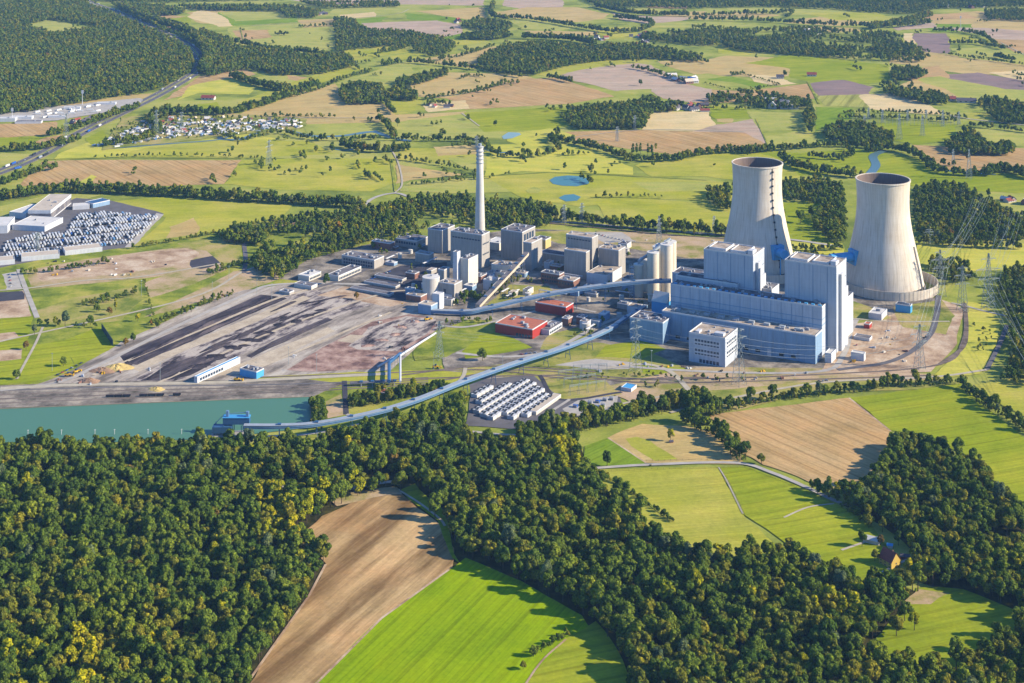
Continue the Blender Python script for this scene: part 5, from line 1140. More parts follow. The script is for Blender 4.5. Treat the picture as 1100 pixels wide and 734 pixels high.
# ---- older blocks
for a in (
    ('old_boiler_house', 'grey concrete block with pale roof at the left of the chimney foot', (475, 273), 459.5, 488.5, 248, 'conc', 'tarp', 4, ()),
    ('old_boiler_house', 'large grey boiler block directly in front of the tall chimney', (517.5, 290), 484, 526, 253, 'conc', 'tarp', 16, (('f', .05, .95, .82, .86, 10), ('r', .1, .9, .4, .44, 5), ('r', .1, .9, .7, .74, 5))),
    ('old_turbine_hall', 'grey cube block with dark roof to the right of the chimney', (561, 281), 538, 575, 250, 'conc', 'tarp', 7, (('r', .1, .9, .1, .9, 4),)),
    ('coal_bunker', 'narrow grey and cream block where the old inclined conveyor ends', (571, 291), 562, 582.5, 261.5, 'conc', 'gravel', 2, ()),
    ('boiler_tower', 'tall square concrete boiler tower right of the cube block', (636, 297), 608, 642.5, 256, 'conc', 'gravel', 2, (('f', .05, .95, .9, .93, 8), ('r', .2, .8, .3, .34, 3))),
    ('boiler_annex', 'lower ribbed concrete annex in front of the tall boiler tower', (629.5, 301), 606, 633.5, 271.5, 'conc', 'gravel', 0, ()),
    ('plinth_building', 'low flat building under the right concrete towers', (652, 308), 630, 668, 296.5, 'pale', 'gravel', 3, ()),
    ('filter_tower', 'upright concrete filter block beside the round silos', (664.5, 298), 643, 672, 269.5, 'conc', 'gravel', 5, ()),
    ('control_building', 'brown brick building with flat roof in front of the cube block', (601, 307), 581, 606, 295.5, 'brick', 'tarp', 5, (('f', .05, .95, .55, .75, 7), ('f', .05, .95, .2, .4, 7))),
    ('control_building', 'brick building with a yellow-lit end beside the conveyor', (616, 312), 599, 623, 302.5, 'brick', 'gravel', 4, (('f', .05, .95, .5, .75, 5),)),
    ('bunker_building', 'grey block right of the round grey silo', (488, 324), 471, 496.5, 306, 'conc', 'gravel', 4, (('f', .3, .5, .4, .65, 1),)),
    ('stair_block', 'upright pale block on the shoulder of the grey bunker', (477, 312), 470.5, 483, 290.5, 'conc', 'tarp', 0, ()),
    ('lift_tower', 'slim pale tower in the middle of the old blocks', (491, 311), 486.5, 494.5, 271.5, 'pale', 'tarp', 0, ()),
    ('screen_house', 'cream block right of the slim pale tower', (503, 311), 494.5, 513.5, 279, 'cream', 'tarp', 3, ()),
    ('pump_house', 'small low building left of the slim tower', (461, 284), 446, 466, 274, 'conc', 'gravel', 8, ()),
    ('store', 'low grey store left of the old boiler blocks', (448, 268), 424, 460, 259.5, 'conc', 'tarp', 5, (('f', .05, .95, .45, .75, 8),)),
    ('store', 'brown building behind the yellow-ended one', (419, 270), 399, 424, 262, 'brick', 'gravel', 4, ()),
    ('filter_hall', 'low white hall by the old inclined conveyor', (528, 313), 519, 535, 302, 'pale', 'whiter', 2, ()),
    ('service_building', 'low tan-roofed building between chimney block and cube block', (548, 296), 528, 556, 287, 'cream', 'gravel', 6, ()),
    ('service_building', 'sunlit low building behind the chimney block', (536, 270), 522, 547, 262, 'cream', 'whiter', 2, ()),
    ('service_building', 'low pale building behind the coal bunker block', (586, 268), 574, 592, 258, 'yellow', 'tarp', 1, ()),
    ('long_shed', 'long low shed between the coal bunker block and the boiler tower', (606, 284), 580, 612, 275, 'conc', 'tarp', 0, ()),
    ('long_shed', 'low sheds left of the silos in shade', (684, 314), 668, 690, 302, 'blued', 'tarp', 3, ()),
    ('red_workshop', 'broad red workshop with flat brown roof on the lawn', (572, 365), 532, 588, 354.5, 'red', 'orange', 6, (('f', .55, .95, .1, .4, 5),)),
    ('red_store', 'long dark red store under the upper conveyor', (608, 340.5), 575, 616, 330.5, 'red', 'orange', 1, ()),
    ('shed_row', 'small dark-windowed shed to the right of the red workshop', (590, 361), 578, 604, 355.5, 'pale', 'tarp', 4, (('r', .05, .95, .3, .7, 7),)),
    ('works_office', 'long flat office with yellow right end wall', (402, 289.5), 367, 412.5, 280, 'conc', 'tarp', 9, (('f', .05, .95, .5, .75, 12), ('f', .05, .95, .15, .4, 12))),
    ('works_office', 'white single-storey wing around the small courtyard', (332, 303), 320, 345, 297.5, 'wall', 'whiter', 3, (('r', .05, .95, .3, .7, 8),)),
    ('works_office', 'white office wing along the works road', (363.5, 303), 352, 388, 297, 'wall', 'tarp', 4, (('r', .03, .97, .3, .7, 14),)),
    ('gatehouse', 'low gatehouse with flat grey roof by the poplar', (334.5, 312), 316, 341, 308, 'wall', 'tarp', 2, ()),
    ('gatehouse', 'small flat-roofed store under the large dark trees', (311, 318), 300, 316, 314.5, 'conc', 'tarp', 1, ()),
    ('yard_store', 'light blue store at the inner end of the lower yard conveyor', (463, 339), 449, 470, 329, 'blued', 'tanr', 1, ()),
    ('yard_tower', 'small white tower on the light blue store', (472, 334), 464.5, 477, 317, 'pale', 'whiter', 0, ()),
    ('brick_store', 'dark brick store beside the round grey silo', (452, 326), 436, 462, 319, 'brick', 'gravel', 3, ()),
    ('harbour_workshop', 'long white and blue workshop beside the coal yard', (212, 412.5), 208.5, 258, 405.5, 'pale', 'sky', 2, (('r', .05, .6, .3, .7, 9),)),
    ('harbour_workshop', 'sky-blue box workshop right of the long white one', (275.5, 408), 257.5, 283.5, 400, 'sky', 'tarp', 4, ()),
    ('brick_cabin', 'small orange-brown cabin by the harbour road', (414, 428), 406, 420, 423, 'brick', 'orange', 0, ()),
    ('site_hall', 'white and blue site hall below the right cooling tower', (947, 345), 933, 953, 338.5, 'pale', 'whiter', 1, ()),
    ('pump_station', 'dark teal box with open steelwork below the cooling tower wall', (978, 337.5), 962, 980, 329, 'sky', 'tarp', 3, ()),
    ('site_hall', 'white flat hall on the gravel yard', (928, 389), 914, 930, 381, 'pale', 'whiter', 0, ()),
    ('site_hall', 'low long grey container row on the gravel yard', (934, 367.5), 917, 937, 364.5, 'pale', 'tarp', 0, ()),
    ('kiosk', 'small orange-red kiosk on the gravel yard', (934, 354), 928, 936.5, 349, 'red', 'orange', 0, ()),
    ('kiosk', 'small kiosk with a bright blue roof by the substation', (678, 422), 667, 684, 418.5, 'pale', 'sky', 0, ())):
    nm, lab, near, xl, xr, yt, wl, rf, un, wn = a
    block(nm, lab, near, xl, xr, yt, wall=wl, roof=rf, units=un, win=wn, seed=hash(lab) % 999 if False else len(lab), par=.8)
for i, (near, xl) in enumerate((((418, 319.5), 376), ((425, 311), 391), ((432, 303.5), 402))):
    block('carport', ['long low shed roof, the front one of three parallel rows', 'long low shed roof, the middle one of three parallel rows', 'long low shed roof, the back one of three parallel rows'][i], near, xl, 0, h=4, D=12, wall='tarp' if False else 'conc', roof='tarp', cat='shed', par=.3, group='shed rows by the works road')
# yellow and orange ends of two buildings
# ---- round silos
def silo(px, py, rpx, pyt, lab, mat='silo', name='silo', group=None):
    g = G(px, py); rr = rpx / pxm(g); hz = ztop(g, pyt); r = empty(name, g, 0, lab, 'silo', group)
    m = MB(); m.lathe([(rr, -.3), (rr, hz)], 32); m.build('barrel', B[mat], r, smooth=True)
    m = MB(); m.lathe([(rr + .3, hz - 1), (rr + .3, hz + .6), (.05, hz + 1.2)], 32); m.build('top', B['whiter'], r)
    m = MB(); m.box(-1.5, -1.5, hz + .9, 1.5, 1.5, hz + 3); m.build('hatch', B['plant'], r); return g, hz
S_ = []
for k, (px, py, rp, yt) in enumerate(((686, 319, 5.2, 284), (692.5, 312, 5.2, 278), (701.5, 320, 6.4, 271), (707.5, 311, 6.4, 265), (716, 318, 6.6, 262.5), (720, 309, 6.6, 259.5))):
    S_.append(silo(px, py, rp, yt, 'cream ash silo, number %d counted from the left in the row beside the left boiler house' % (k + 1) if False else ['lowest and leftmost cream silo', 'second cream silo from the left', 'third cream silo from the left', 'fourth cream silo from the left', 'fifth cream silo from the left', 'tallest and rightmost cream silo'][k] + ' in the stepped row left of the blue boiler houses', group='cream silos'))
silo(463, 320, 9.2, 297.5, 'round grey coal silo at the left front of the old blocks', 'chim')
silo(629.5, 355.5, 4.2, 347.5, 'small round white tank in the yard between the two conveyors', 'chim')
silo(528, 302, 3.0, 296, 'small white tank beside the screen house', 'chim')
block('silo_block', 'broad cream block behind the three tallest silos', (721, 312), 703, 727, 266, wall='cream', roof='whiter', D=13, seed=31, par=.6, units=2)
block('silo_block', 'lower cream block behind the left silos', (699, 315), 686, 703, 281, wall='cream', roof='whiter', D=11, seed=32, par=.6)
# gallery over the silos and stair lattice
a, b_ = S_[0], S_[-1]; m = MB(); p0 = a[0] + Vector((0, 0, a[1] + 4)); p1 = b_[0] + Vector((0, 0, b_[1] + 4)); m.bar(p0, p1, 2.2); o = m.build('silo_gallery', B['steel']); tag(o, 'grey gallery running uphill over the tops of the cream silos', 'gallery')
g = G(679, 320); hz = ztop(g, 284); r = empty('scaffold_tower', g, -PHI, 'open steel stair frame at the left end of the cream silos', 'stair tower'); m = MB()
for x in (-3, 3):
    for y in (-3, 3): m.bar((x, y, 0), (x, y, hz), .35)
for k in range(int(hz / 4)): m.bar((-3, -3, k * 4), (3, -3, k * 4 + 4), .25); m.box(-3, -3, k * 4, 3, 3, k * 4 + .3); m.bar((3, -3, k * 4), (3, 3, k * 4 + 4), .25)
m.build('scaffold', B['steel'], r)
# ---- conveyors
def gallery(name, pts, lab, w_=2.6, hh=3.0, mat='convb', leg=38, legmat='convd', cat='conveyor', glaz=True):
    """pts: photo pixel and height above ground of the gallery floor"""
    P = catmull([G(px, py, z) for px, py, z in pts], 8); r = empty(name, (P[0].x, P[0].y, 0), 0, lab, cat); O = Vector((P[0].x, P[0].y, 0))
    body, roof, strip = MB(), MB(), MB()
    for i in range(len(P) - 1):
        A_, B_ = P[i] - O, P[i + 1] - O
        d0 = (P[min(i + 1, len(P) - 1)] - P[max(i - 1, 0)]); d1 = (P[min(i + 2, len(P) - 1)] - P[i]); 
        for q in (d0, d1): q.z = 0; q.normalize()
        n0, n1 = Vector((-d0.y, d0.x, 0)), Vector((-d1.y, d1.x, 0)); U = Vector((0, 0, 1))
        def ring(c, nn, a, z0, z1): return [c + nn * a + U * z0, c - nn * a + U * z0, c - nn * a + U * z1, c + nn * a + U * z1]
        def seg(mb, a, z0, z1):
            s0, s1 = ring(A_, n0, a, z0, z1), ring(B_, n1, a, z0, z1)
            mb.add(s0 + s1, [(0, 1, 5, 4), (1, 2, 6, 5), (2, 3, 7, 6), (3, 0, 4, 7)] + ([(0, 3, 2, 1)] if i == 0 else []) + ([(4, 5, 6, 7)] if i == len(P) - 2 else []))
        seg(body, w_, 0, hh); seg(roof, w_ + .35, hh + .05, hh + .55)
        if glaz: seg(strip, w_ + .12, hh * .30, hh * .5)
    body.build('gallery_body', B[mat], r); roof.build('gallery_roof', B['steel'] if glaz else B['tarp'], r)
    if glaz: strip.build('window_strip', B['convd'], r)
    acc = 0; 
    for i in range(len(P) - 1):
        acc += (P[i + 1] - P[i]).length
        if acc > leg:
            acc = 0; c = P[i + 1] - O; d = (P[i + 1] - P[i]).normalized(); nn = Vector((-d.y, d.x, 0)).normalized(); m = MB()
            if c.z > 3:
                for s in (-1, 1): m.bar((c.x + nn.x * s * (w_ + 1.6), c.y + nn.y * s * (w_ + 1.6), -.2), (c.x + nn.x * s * w_ * .8, c.y + nn.y * s * w_ * .8, c.z), .45)
                m.bar((c.x + nn.x * w_, c.y + nn.y * w_, c.z * .5), (c.x - nn.x * w_, c.y - nn.y * w_, c.z * .5), .3); m.build('trestle', B[legmat], r)
                m = MB(); m.box(c.x - 2, c.y - 2, c.z + hh + .3, c.x + 2, c.y + 2, c.z + hh + 1.8); m.build('roof_hatch', B['convd'], r)
    return r
gallery('conveyor_bridge', [(262, 460, 12), (300, 460, 12), (340, 457.5, 12), (400, 446, 13), (450, 431, 14), (500, 411, 14), (560, 390, 14), (610, 374, 14), (645, 360, 13), (662, 351, 12)], 'long curving blue conveyor bridge from the harbour across the trees to the works', 3.0, 3.4)
gallery('conveyor_bridge', [(662, 350, 12), (672, 343, 9), (684, 336, 7), (694, 330, 6)], 'shaded last stretch of the harbour conveyor beside the workshop wing', 2.6, 3.0)
gallery('conveyor_bridge', [(464, 336, 3), (500, 337, 4), (520, 333.5, 7), (560, 324, 15), (600, 316, 22), (650, 308.5, 28), (690, 304.5, 31), (721, 303.5, 33)], 'arched pale blue conveyor bridge rising from the coal yard to the blue power station', 3.4, 4.0, mat='convb')
gallery('inclined_conveyor', [(513, 331, 2), (530, 313, 12), (548, 294, 22), (566, 274, 33)], 'old brown-grey inclined conveyor climbing to the narrow bunker block', 3.4, 4.2, mat='tanr', leg=24, legmat='conc', glaz=False)
gallery('inclined_conveyor', [(528, 284, 8), (540, 286, 12), (556, 284, 18), (563, 281, 22)], 'thin white conveyor from the chimney block to the bunker block', 1.5, 2.0, mat='pale', leg=20, legmat='steel', glaz=False)
gallery('pipe_bridge', [(406, 395, 3), (430, 391, 10)], 'pale pipe bridge, short piece beside the red ash ground', .8, 1.0, mat='pale', leg=9, legmat='steel', glaz=False, cat='pipe bridge') if False else None
def pipe(name, pts, rad_, lab, mat='pale'):
    P = [G(x, y, z) for x, y, z in pts]; r = empty(name, (P[0].x, P[0].y, 0), 0, lab, 'pipe'); O = Vector((P[0].x, P[0].y, 0)); m = MB()
    for a, b_ in zip(P[:-1], P[1:]): m.bar(a - O, b_ - O, rad_, n=8)
    m.build('pipe', B[mat], r); m = MB()
    for a, b_ in zip(P[:-1], P[1:]):
        for t in np.arange(0, 1, .25): q = a.lerp(b_, t) - O; m.bar((q.x, q.y, -.2), (q.x, q.y, max(q.z - .4, .3)), .3)
    m.build('support', B['steel'], r)
pipe('steam_pipe', [(468, 358, 3), (436, 378, 3), (430, 382, 12), (430, 410, 12)], 1.4, 'white bent pipe crossing the works railway, the right one of two')
pipe('steam_pipe', [(406, 394, 3), (430, 380, 4)], 1.3, 'white straight pipe along the edge of the red ash ground')
pipe('steam_pipe', [(430, 380, 12), (418, 390, 12), (418, 410, 12)], 2.2, 'dark blue bent duct beside the white bent pipe', 'convd')
gallery('loading_platform', [(376, 412, 4), (400, 411, 4), (424, 410.5, 4)], 'pale open platform deck by the harbour road', 2.4, .6, mat='pale', leg=12, legmat='steel', glaz=False, cat='platform')
# ---- harbour unloading station
g = G(252, 468); r = empty('unloading_station', g, 0, 'dark blue ship unloading station standing in the harbour on legs', 'unloader'); m = MB()
m.box(-13, 0, 12, 16, 9, 19); m.build('machine_hall', B['convd'], r); m = MB(); m.box(-13.4, -.4, 19, 16.4, 9.4, 19.6); m.build('roof', B['sky'], r)
m = MB(); m.box(-10, 2, 19.6, -7, 5, 26); m.box(12, 2, 19.6, 15, 6, 25); m.build('lift_head', B['convb'], r)
m = MB(); m.box(-24, -4, 4, -3, 6, 10.5); m.build('lower_hall', B['convd'], r)
for x in (-22, -12, -2, 8, 15):
    for y in (-3, 8): m = MB(); m.bar((x, y, -1), (x, y, 12.2), .6); m.build('leg', B['convd'], r)
m = MB(); m.box(-26, -6, .3, 18, 12, .9); m.build('pier_deck', B['conc'], r)
m = MB(); m.bar((-24, 4, 10), (-12, 4, 22), .4); m.bar((-12, 4, 22), (12, 4, 24), .35); m.build('boom', B['convb'], r)
print('objs', len(bpy.data.objects))

# ---- small service buildings, tanks and pipe racks among the old blocks
rs = random.Random(21); SPOTS = []
def free(px, py, rad):
    if any(abs(px - a) < rad and abs(py - b_) < rad * .5 for a, b_ in SPOTS): return False
    SPOTS.append((px, py)); return True
tries = 0; made = 0
REG = [(400, 264, 60, 26), (440, 290, 24, 30), (500, 296, 40, 22), (528, 290, 60, 20), (585, 282, 90, 26), (620, 312, 60, 14), (655, 268, 30, 14), (536, 316, 50, 8), (650, 322, 50, 20), (610, 345, 40, 18), (480, 318, 20, 12)]
while made < 64 and tries < 600:
    tries += 1; q = rs.choice(REG); px, py = q[0] + rs.random() * q[2], q[1] + rs.random() * q[3]
    if not free(px, py, 7): continue
    made += 1; kind = rs.random()
    if kind < .6:
        wl = rs.choice(['conc', 'brick', 'pale', 'cream', 'blued']); nm_ = {'conc': 'grey', 'brick': 'brown brick', 'pale': 'white', 'cream': 'cream', 'blued': 'pale blue'}[wl]
        block('service_building', 'small %s service building with flat roof squeezed between the old blocks' % nm_, (px, py), 0, 0, h=rs.uniform(4, 11), L=rs.uniform(7, 20), D=rs.uniform(7, 18), wall=wl, roof=rs.choice(['tarp', 'gravel', 'whiter']), units=rs.randint(1, 4), seed=made, par=.5, group='small %s service buildings' % nm_)
    elif kind < .75:
        g = G(px, py); rr = rs.uniform(2.5, 5); hh = rs.uniform(5, 12); r = empty('storage_tank', g, 0, 'round pale storage tank standing between the old blocks', 'tank', 'storage tanks'); m = MB(); m.lathe([(rr, -.2), (rr, hh), (.05, hh + 1)], 24); m.build('shell', B['chim'], r, smooth=False); m = MB(); m.lathe([(rr + .15, hh - .5), (rr + .3, hh + .2)], 24); m.build('rim', B['steel'], r)
    else:
        g = G(px, py); r = empty('pipe_rack', g, -PHI + (0 if rs.random() < .5 else math.pi / 2), 'steel pipe rack on short legs between the old blocks', 'pipe rack', 'pipe racks'); L_ = rs.uniform(20, 45); hh = rs.uniform(5, 9)
        m = MB(); [m.bar((0, y, hh + .4), (L_, y, hh + .4), .35, n=6) for y in (-1.2, 0, 1.2)]; m.build('pipes', B['pale'], r)
        for x in np.arange(0, L_, 9): m = MB(); m.bar((x, -1.6, -.2), (x, -1.6, hh), .2); m.bar((x, 1.6, -.2), (x, 1.6, hh), .2); m.bar((x, -1.9, hh), (x, 1.9, hh), .2); m.build('frame_leg', B['convd'], r)
stand('works_trees', np.array([[G(a, b_).x, G(a, b_).y] for a, b_ in [(q[0] + rs.random() * q[2], q[1] + rs.random() * q[3]) for q in REG for _ in range(6)]]), C_MID, 'small trees and bushes between the old power station blocks', 'trees', s=(.3, .6))
# ------------------------------------------------------------------ battery yard
def row_pts(a, b, n):
    A_, B_ = G(*a), G(*b); return [(A_.lerp(B_, (k + .5) / n), math.atan2((B_ - A_).y, (B_ - A_).x), (B_ - A_).length / n) for k in range(n)]
bat = None; nb = 0
for a, b, n, side in (((509, 428), (527, 417.5), 4, 1), ((514, 435), (547, 415), 8, 1), ((511, 445), (566, 411), 13, 1), ((518.5, 449), (573, 414), 13, 1), ((526, 452), (577, 418.5), 12, 0), ((541, 447), (582, 420.5), 10, 1), ((548, 451.5), (586.5, 426), 9, 1), ((563, 449), (594, 428.5), 7, 1)):
    P = row_pts(a, b, n)
    for k, (p, ang, ln) in enumerate(P):
        if bat is None:
            bat = empty('battery_container', p, ang, 'white battery container with dark cooling fans in one of the rows of the battery yard', 'battery container', 'battery containers'); bl = ln
            m = MB(); m.box(-3.2, -4.3, .25, 3.2, 4.3, 4.6); m.build('housing', B['trim'], bat)
            m = MB(); m.box(-2.8, -4.37, .5, 2.8, -4.25, 4.0); m.build('door', B['whiter'], bat)
            for x, y in ((0, 3.0), (1.6, .6), (-1.6, -.6)):
                m = MB(); m.lathe([(1.25, 4.62), (1.25, 5.4), (.05, 5.4)], 12, c=(x, y)); m.build('fan', B['dark'], bat)
            KIDS['bat'] = list(bat.children)
            o = bat
        else:
            o = bat.copy(); COL.objects.link(o); o.location = p; o.rotation_euler = (0, 0, ang)
            for ch in KIDS['bat']: cc = ch.copy(); COL.objects.link(cc); cc.parent = o
        o.scale = (ln / 6.8 * .97, 1, 1)
g1 = [G(*q) for q in ((571, 447), (597, 430))]
block('inverter_building', 'long flat cream building on the right edge of the white battery rows', (576, 447), 0, 0, h=4.5, phi=R(-48) if False else PHI, L=9, D=62, wall='wall', roof='tanr', par=.4, cat='building')
# ---- substation
def gantry(a, b, h, lab, grp):
    A_, B_ = G(*a), G(*b); r = empty('busbar_gantry', A_, 0, lab, 'gantry', grp); d = B_ - A_; n = 4
    for k in range(n + 1):
        q = d * k / n; m = MB()
        for s in (-1, 1): m.bar((q.x + s * 1.4, q.y, 0), (q.x + s * .2, q.y, h), .16)
        for j in range(4): z = h * j / 4; w0 = 1.4 - 1.2 * j / 4; m.bar((q.x - w0, q.y, z), (q.x + w0, q.y, z + h / 4), .12)
        m.bar((q.x, q.y, h), (q.x, q.y, h + 3), .1); m.build('mast', B['lat'], r)
    m = MB(); m.bar((0, 0, h), (d.x, d.y, h), .3); m.bar((0, 0, h - 1.3), (d.x, d.y, h - 1.3), .22)
    for k in range(13): q = d * k / 12; m.bar((q.x, q.y, h - 1.3), (q.x, q.y, h - 3.4), .14)
    m.build('beam', B['lat'], r)
for k, (a, b) in enumerate((((606, 418), (640, 413)), ((612, 426), (650, 420)), ((600, 410), (632, 406)), ((616, 404), (652, 402)))): gantry(a, b, 13, 'steel lattice busbar gantry in the open substation right of the battery yard', 'substation gantries')
for k, (px, py) in enumerate(((618, 438), (626, 436), (634, 434), (642, 433), (650, 431), (657, 430), (640, 439), (630, 441), (648, 437))):
    g = G(px, py); r = empty('transformer', g, R(-20), 'grey power transformer on the paved part of the substation', 'transformer', 'substation transformers')
    m = MB(); m.box(-2.6, -1.8, .2, 2.6, 1.8, 3.4); m.build('tank', B['plant'] if k % 3 else B['bluep'], r)
    m = MB(); [m.bar((x, 0, 3.4), (x, 0, 5.6), .28) for x in (-1.6, 0, 1.6)]; m.build('bushings', B['trim'], r)
    m = MB(); [m.box(x, -2.8, .6, x + .3, -1.85, 3) for x in np.arange(-2.2, 2.2, .7)]; m.build('radiator', B['steel'], r)
# ---- pylons and power lines
PY = {}
def pylon(key, px, py, pyt, lab, arms=(.62, .8, .96), aw=(11, 14, 9), rz=0.0, s=1.0, th=.28, cat='pylon', grp=None):
    g = G(px, py); h = ztop(g, pyt); r = empty('lattice_pylon', g, rz, lab, cat, grp); m = MB(); w0 = h * .085
    def wid(t): return w0 * (1 - t) ** 1.1 + .6
    cs = ((-1, -1), (1, -1), (1, 1), (-1, 1)); N_ = 9
    for i in range(N_):
        t0, t1 = i / N_, (i + 1) / N_; a, b_ = wid(t0), wid(t1)
        for k in range(4):
            c, d = cs[k], cs[(k + 1) % 4]
            m.bar((c[0] * a, c[1] * a, t0 * h), (c[0] * b_, c[1] * b_, t1 * h), th, n=3)
            m.bar((c[0] * a, c[1] * a, t0 * h), (d[0] * b_, d[1] * b_, t1 * h), th * .6, n=3); m.bar((d[0] * a, d[1] * a, t0 * h), (c[0] * b_, c[1] * b_, t1 * h), th * .6, n=3)
    m.build('mast', B['lat'], r); tips = []
    for t, w_ in zip(arms, aw):
        w_ *= s; m = MB(); z = t * h; b_ = wid(t)
        for sg in (-1, 1):
            m.bar((sg * b_, -b_, z), (sg * w_, 0, z), th * .9, n=3); m.bar((sg * b_, b_, z), (sg * w_, 0, z), th * .9, n=3); m.bar((sg * b_, 0, z + h * .035), (sg * w_, 0, z), th * .7, n=3)
            for f in (.45, .98): m.bar((sg * w_ * f, 0, z), (sg * w_ * f, 0, z - 3), .16, n=4)
            for f in (.5, 1.0): tips.append(Vector((sg * w_ * f, 0, z - 3)))
        m.build('crossarm', B['lat'], r)
    ca, sa = math.cos(rz), math.sin(rz); PY[key] = [g + Vector((p.x * ca - p.y * sa, p.x * sa + p.y * ca, p.z)) for p in tips]
pylon('a', 1062, 334, 272, 'large lattice pylon at the edge of the dark wood on the right', (.55, .72, .9), (17, 20, 12), R(15), th=.34)
pylon('b', 1010, 318, 268, 'lattice pylon just right of the right cooling tower wall', (.6, .78, .94), (12, 15, 9), R(15))
pylon('c', 988, 396, 348, 'lattice pylon standing on the gravel yard at the lower right', (.6, .78, .94), (11, 14, 9), R(20))
pylon('d', 1034, 335, 285, 'slender lattice pylon beside the curved railway', (.6, .78, .94), (11, 13, 8), R(15))
pylon('e', 998, 262, 246, 'small lattice pylon in the meadow right of the cooling tower', (.6, .8, .95), (8, 9, 6), R(15), th=.22)
pylon('f', 683, 400, 342, 'slender lattice pylon in front of the blue workshop wing', (.66, .82, .95), (8, 10, 7), R(35), th=.24)
pylon('g', 794, 414, 352, 'lattice pylon beside the office block', (.66, .82, .95), (9, 12, 8), R(35), th=.24)
pylon('h', 708, 262, 232, 'pale lattice pylon behind the cream silos', (.5, .7, .88), (8, 10, 7), R(60), th=.3)
pylon('i', 472, 386, 345, 'lattice pylon on the green bank beside the ash ground', (.68, .84, .96), (7, 9, 6), R(35), th=.24)
pylon('j', 289, 178, 150, 'pale lattice pylon in the meadow left of the wide central far fields', (.55, .75, .92), (14, 16, 9), R(70), th=.32)
pylon('k', 767, 250, 232, 'lattice pylon behind the works, left of the cooling towers', (.6, .8, .95), (8, 9, 6), R(60), th=.25)
pylon('l', 1024, 178, 160, 'thin pylon on the tan field at the right', (.6, .8, .95), (8, 9, 6), R(60), th=.25)
pylon('m', 1041, 192, 160, 'thin pylon in the green river meadow at the right', (.6, .8, .95), (8, 9, 6), R(60), th=.25)
for k, (px, py, pt) in enumerate(((929, 138, 124), (966, 150, 122), (991, 146, 124), (948, 132, 118), (1013, 136, 118), (933, 128, 116), (975, 130, 118), (995, 128, 118), (1030, 134, 120), (663, 152, 136), (682, 140, 124), (606, 240, 220), (625, 240, 218), (71, 150, 122), (168, 146, 118), (195, 144, 120), (40, 268, 250), (512, 160, 146))):
    pylon('z%d' % k, px, py, pt, 'distant lattice pylon among the fields beyond the works' if k not in (16,) else 'lattice mast by the parked white vehicles', (.6, .8, .95), (7, 8, 5), R(50), th=.3, grp='distant pylons' if k != 16 else None)
def wires(pairs, lab, rr=.1, sag=6):
    m = MB()
    for a, b_ in pairs:
        last = a
        for k in range(1, 13):
            t = k / 12; q = a.lerp(b_, t) - Vector((0, 0, sag * 4 * t * (1 - t))); m.bar(last, q, rr, n=3); last = q
    tag(m.build('power_line', B['lat']), lab, 'power line')
def span(k1, k2, lab, idx=(0, 1, 2, 3, 4, 5, 6, 7), **kw): wires([(PY[k1][i], PY[k2][i]) for i in idx], lab, **kw)
span('b', 'c', 'power line spans from the tower-side pylon down to the yard pylon', sag=9); span('c', 'g', 'power line spans crossing in front of the turbine hall', (1, 3, 5, 7), sag=12, rr=.13)
span('g', 'f', 'power line spans passing the office block', (1, 3, 5, 7)); span('f', 'i', 'power line spans over the red workshop lawn', (1, 3, 5)); span('a', 'd', 'power line spans between large pylon and slender pylon', (1, 3, 5, 7), sag=3)
far = [G(1110 + 12 * i, 205, 45) for i in range(8)]; wires([(PY['a'][i], G(1074 + i * 3.5, 228, 42)) for i in range(8)], 'bright power line spans climbing from the large pylon to the upper right', rr=.16, sag=10)
wires([(PY['b'][i], G(1046 + i * 2.5, 212, 42)) for i in range(8)], 'bright power line spans climbing past the dense wood', rr=.15, sag=10)
wires([(PY['a'][i], G(1120 + i * 4, 420, 30)) for i in range(6)], 'power line spans dropping over the dark wood to the right edge', rr=.12, sag=5)
# ---- hop garden / test lines
r = empty('trellis_field', G(966, 140), 0, 'rows of thin pale posts standing in the green field at the upper right', 'trellis'); m = MB()
O = G(966, 140); O.z = 0
for j in range(5):
    for k in range(30): q = G(916 + k * 3.9, 126 + j * 2.2) - O; m.bar((q.x, q.y, 0), (q.x, q.y, 8), .3, n=3)
m.build('posts', B['lat'], r)
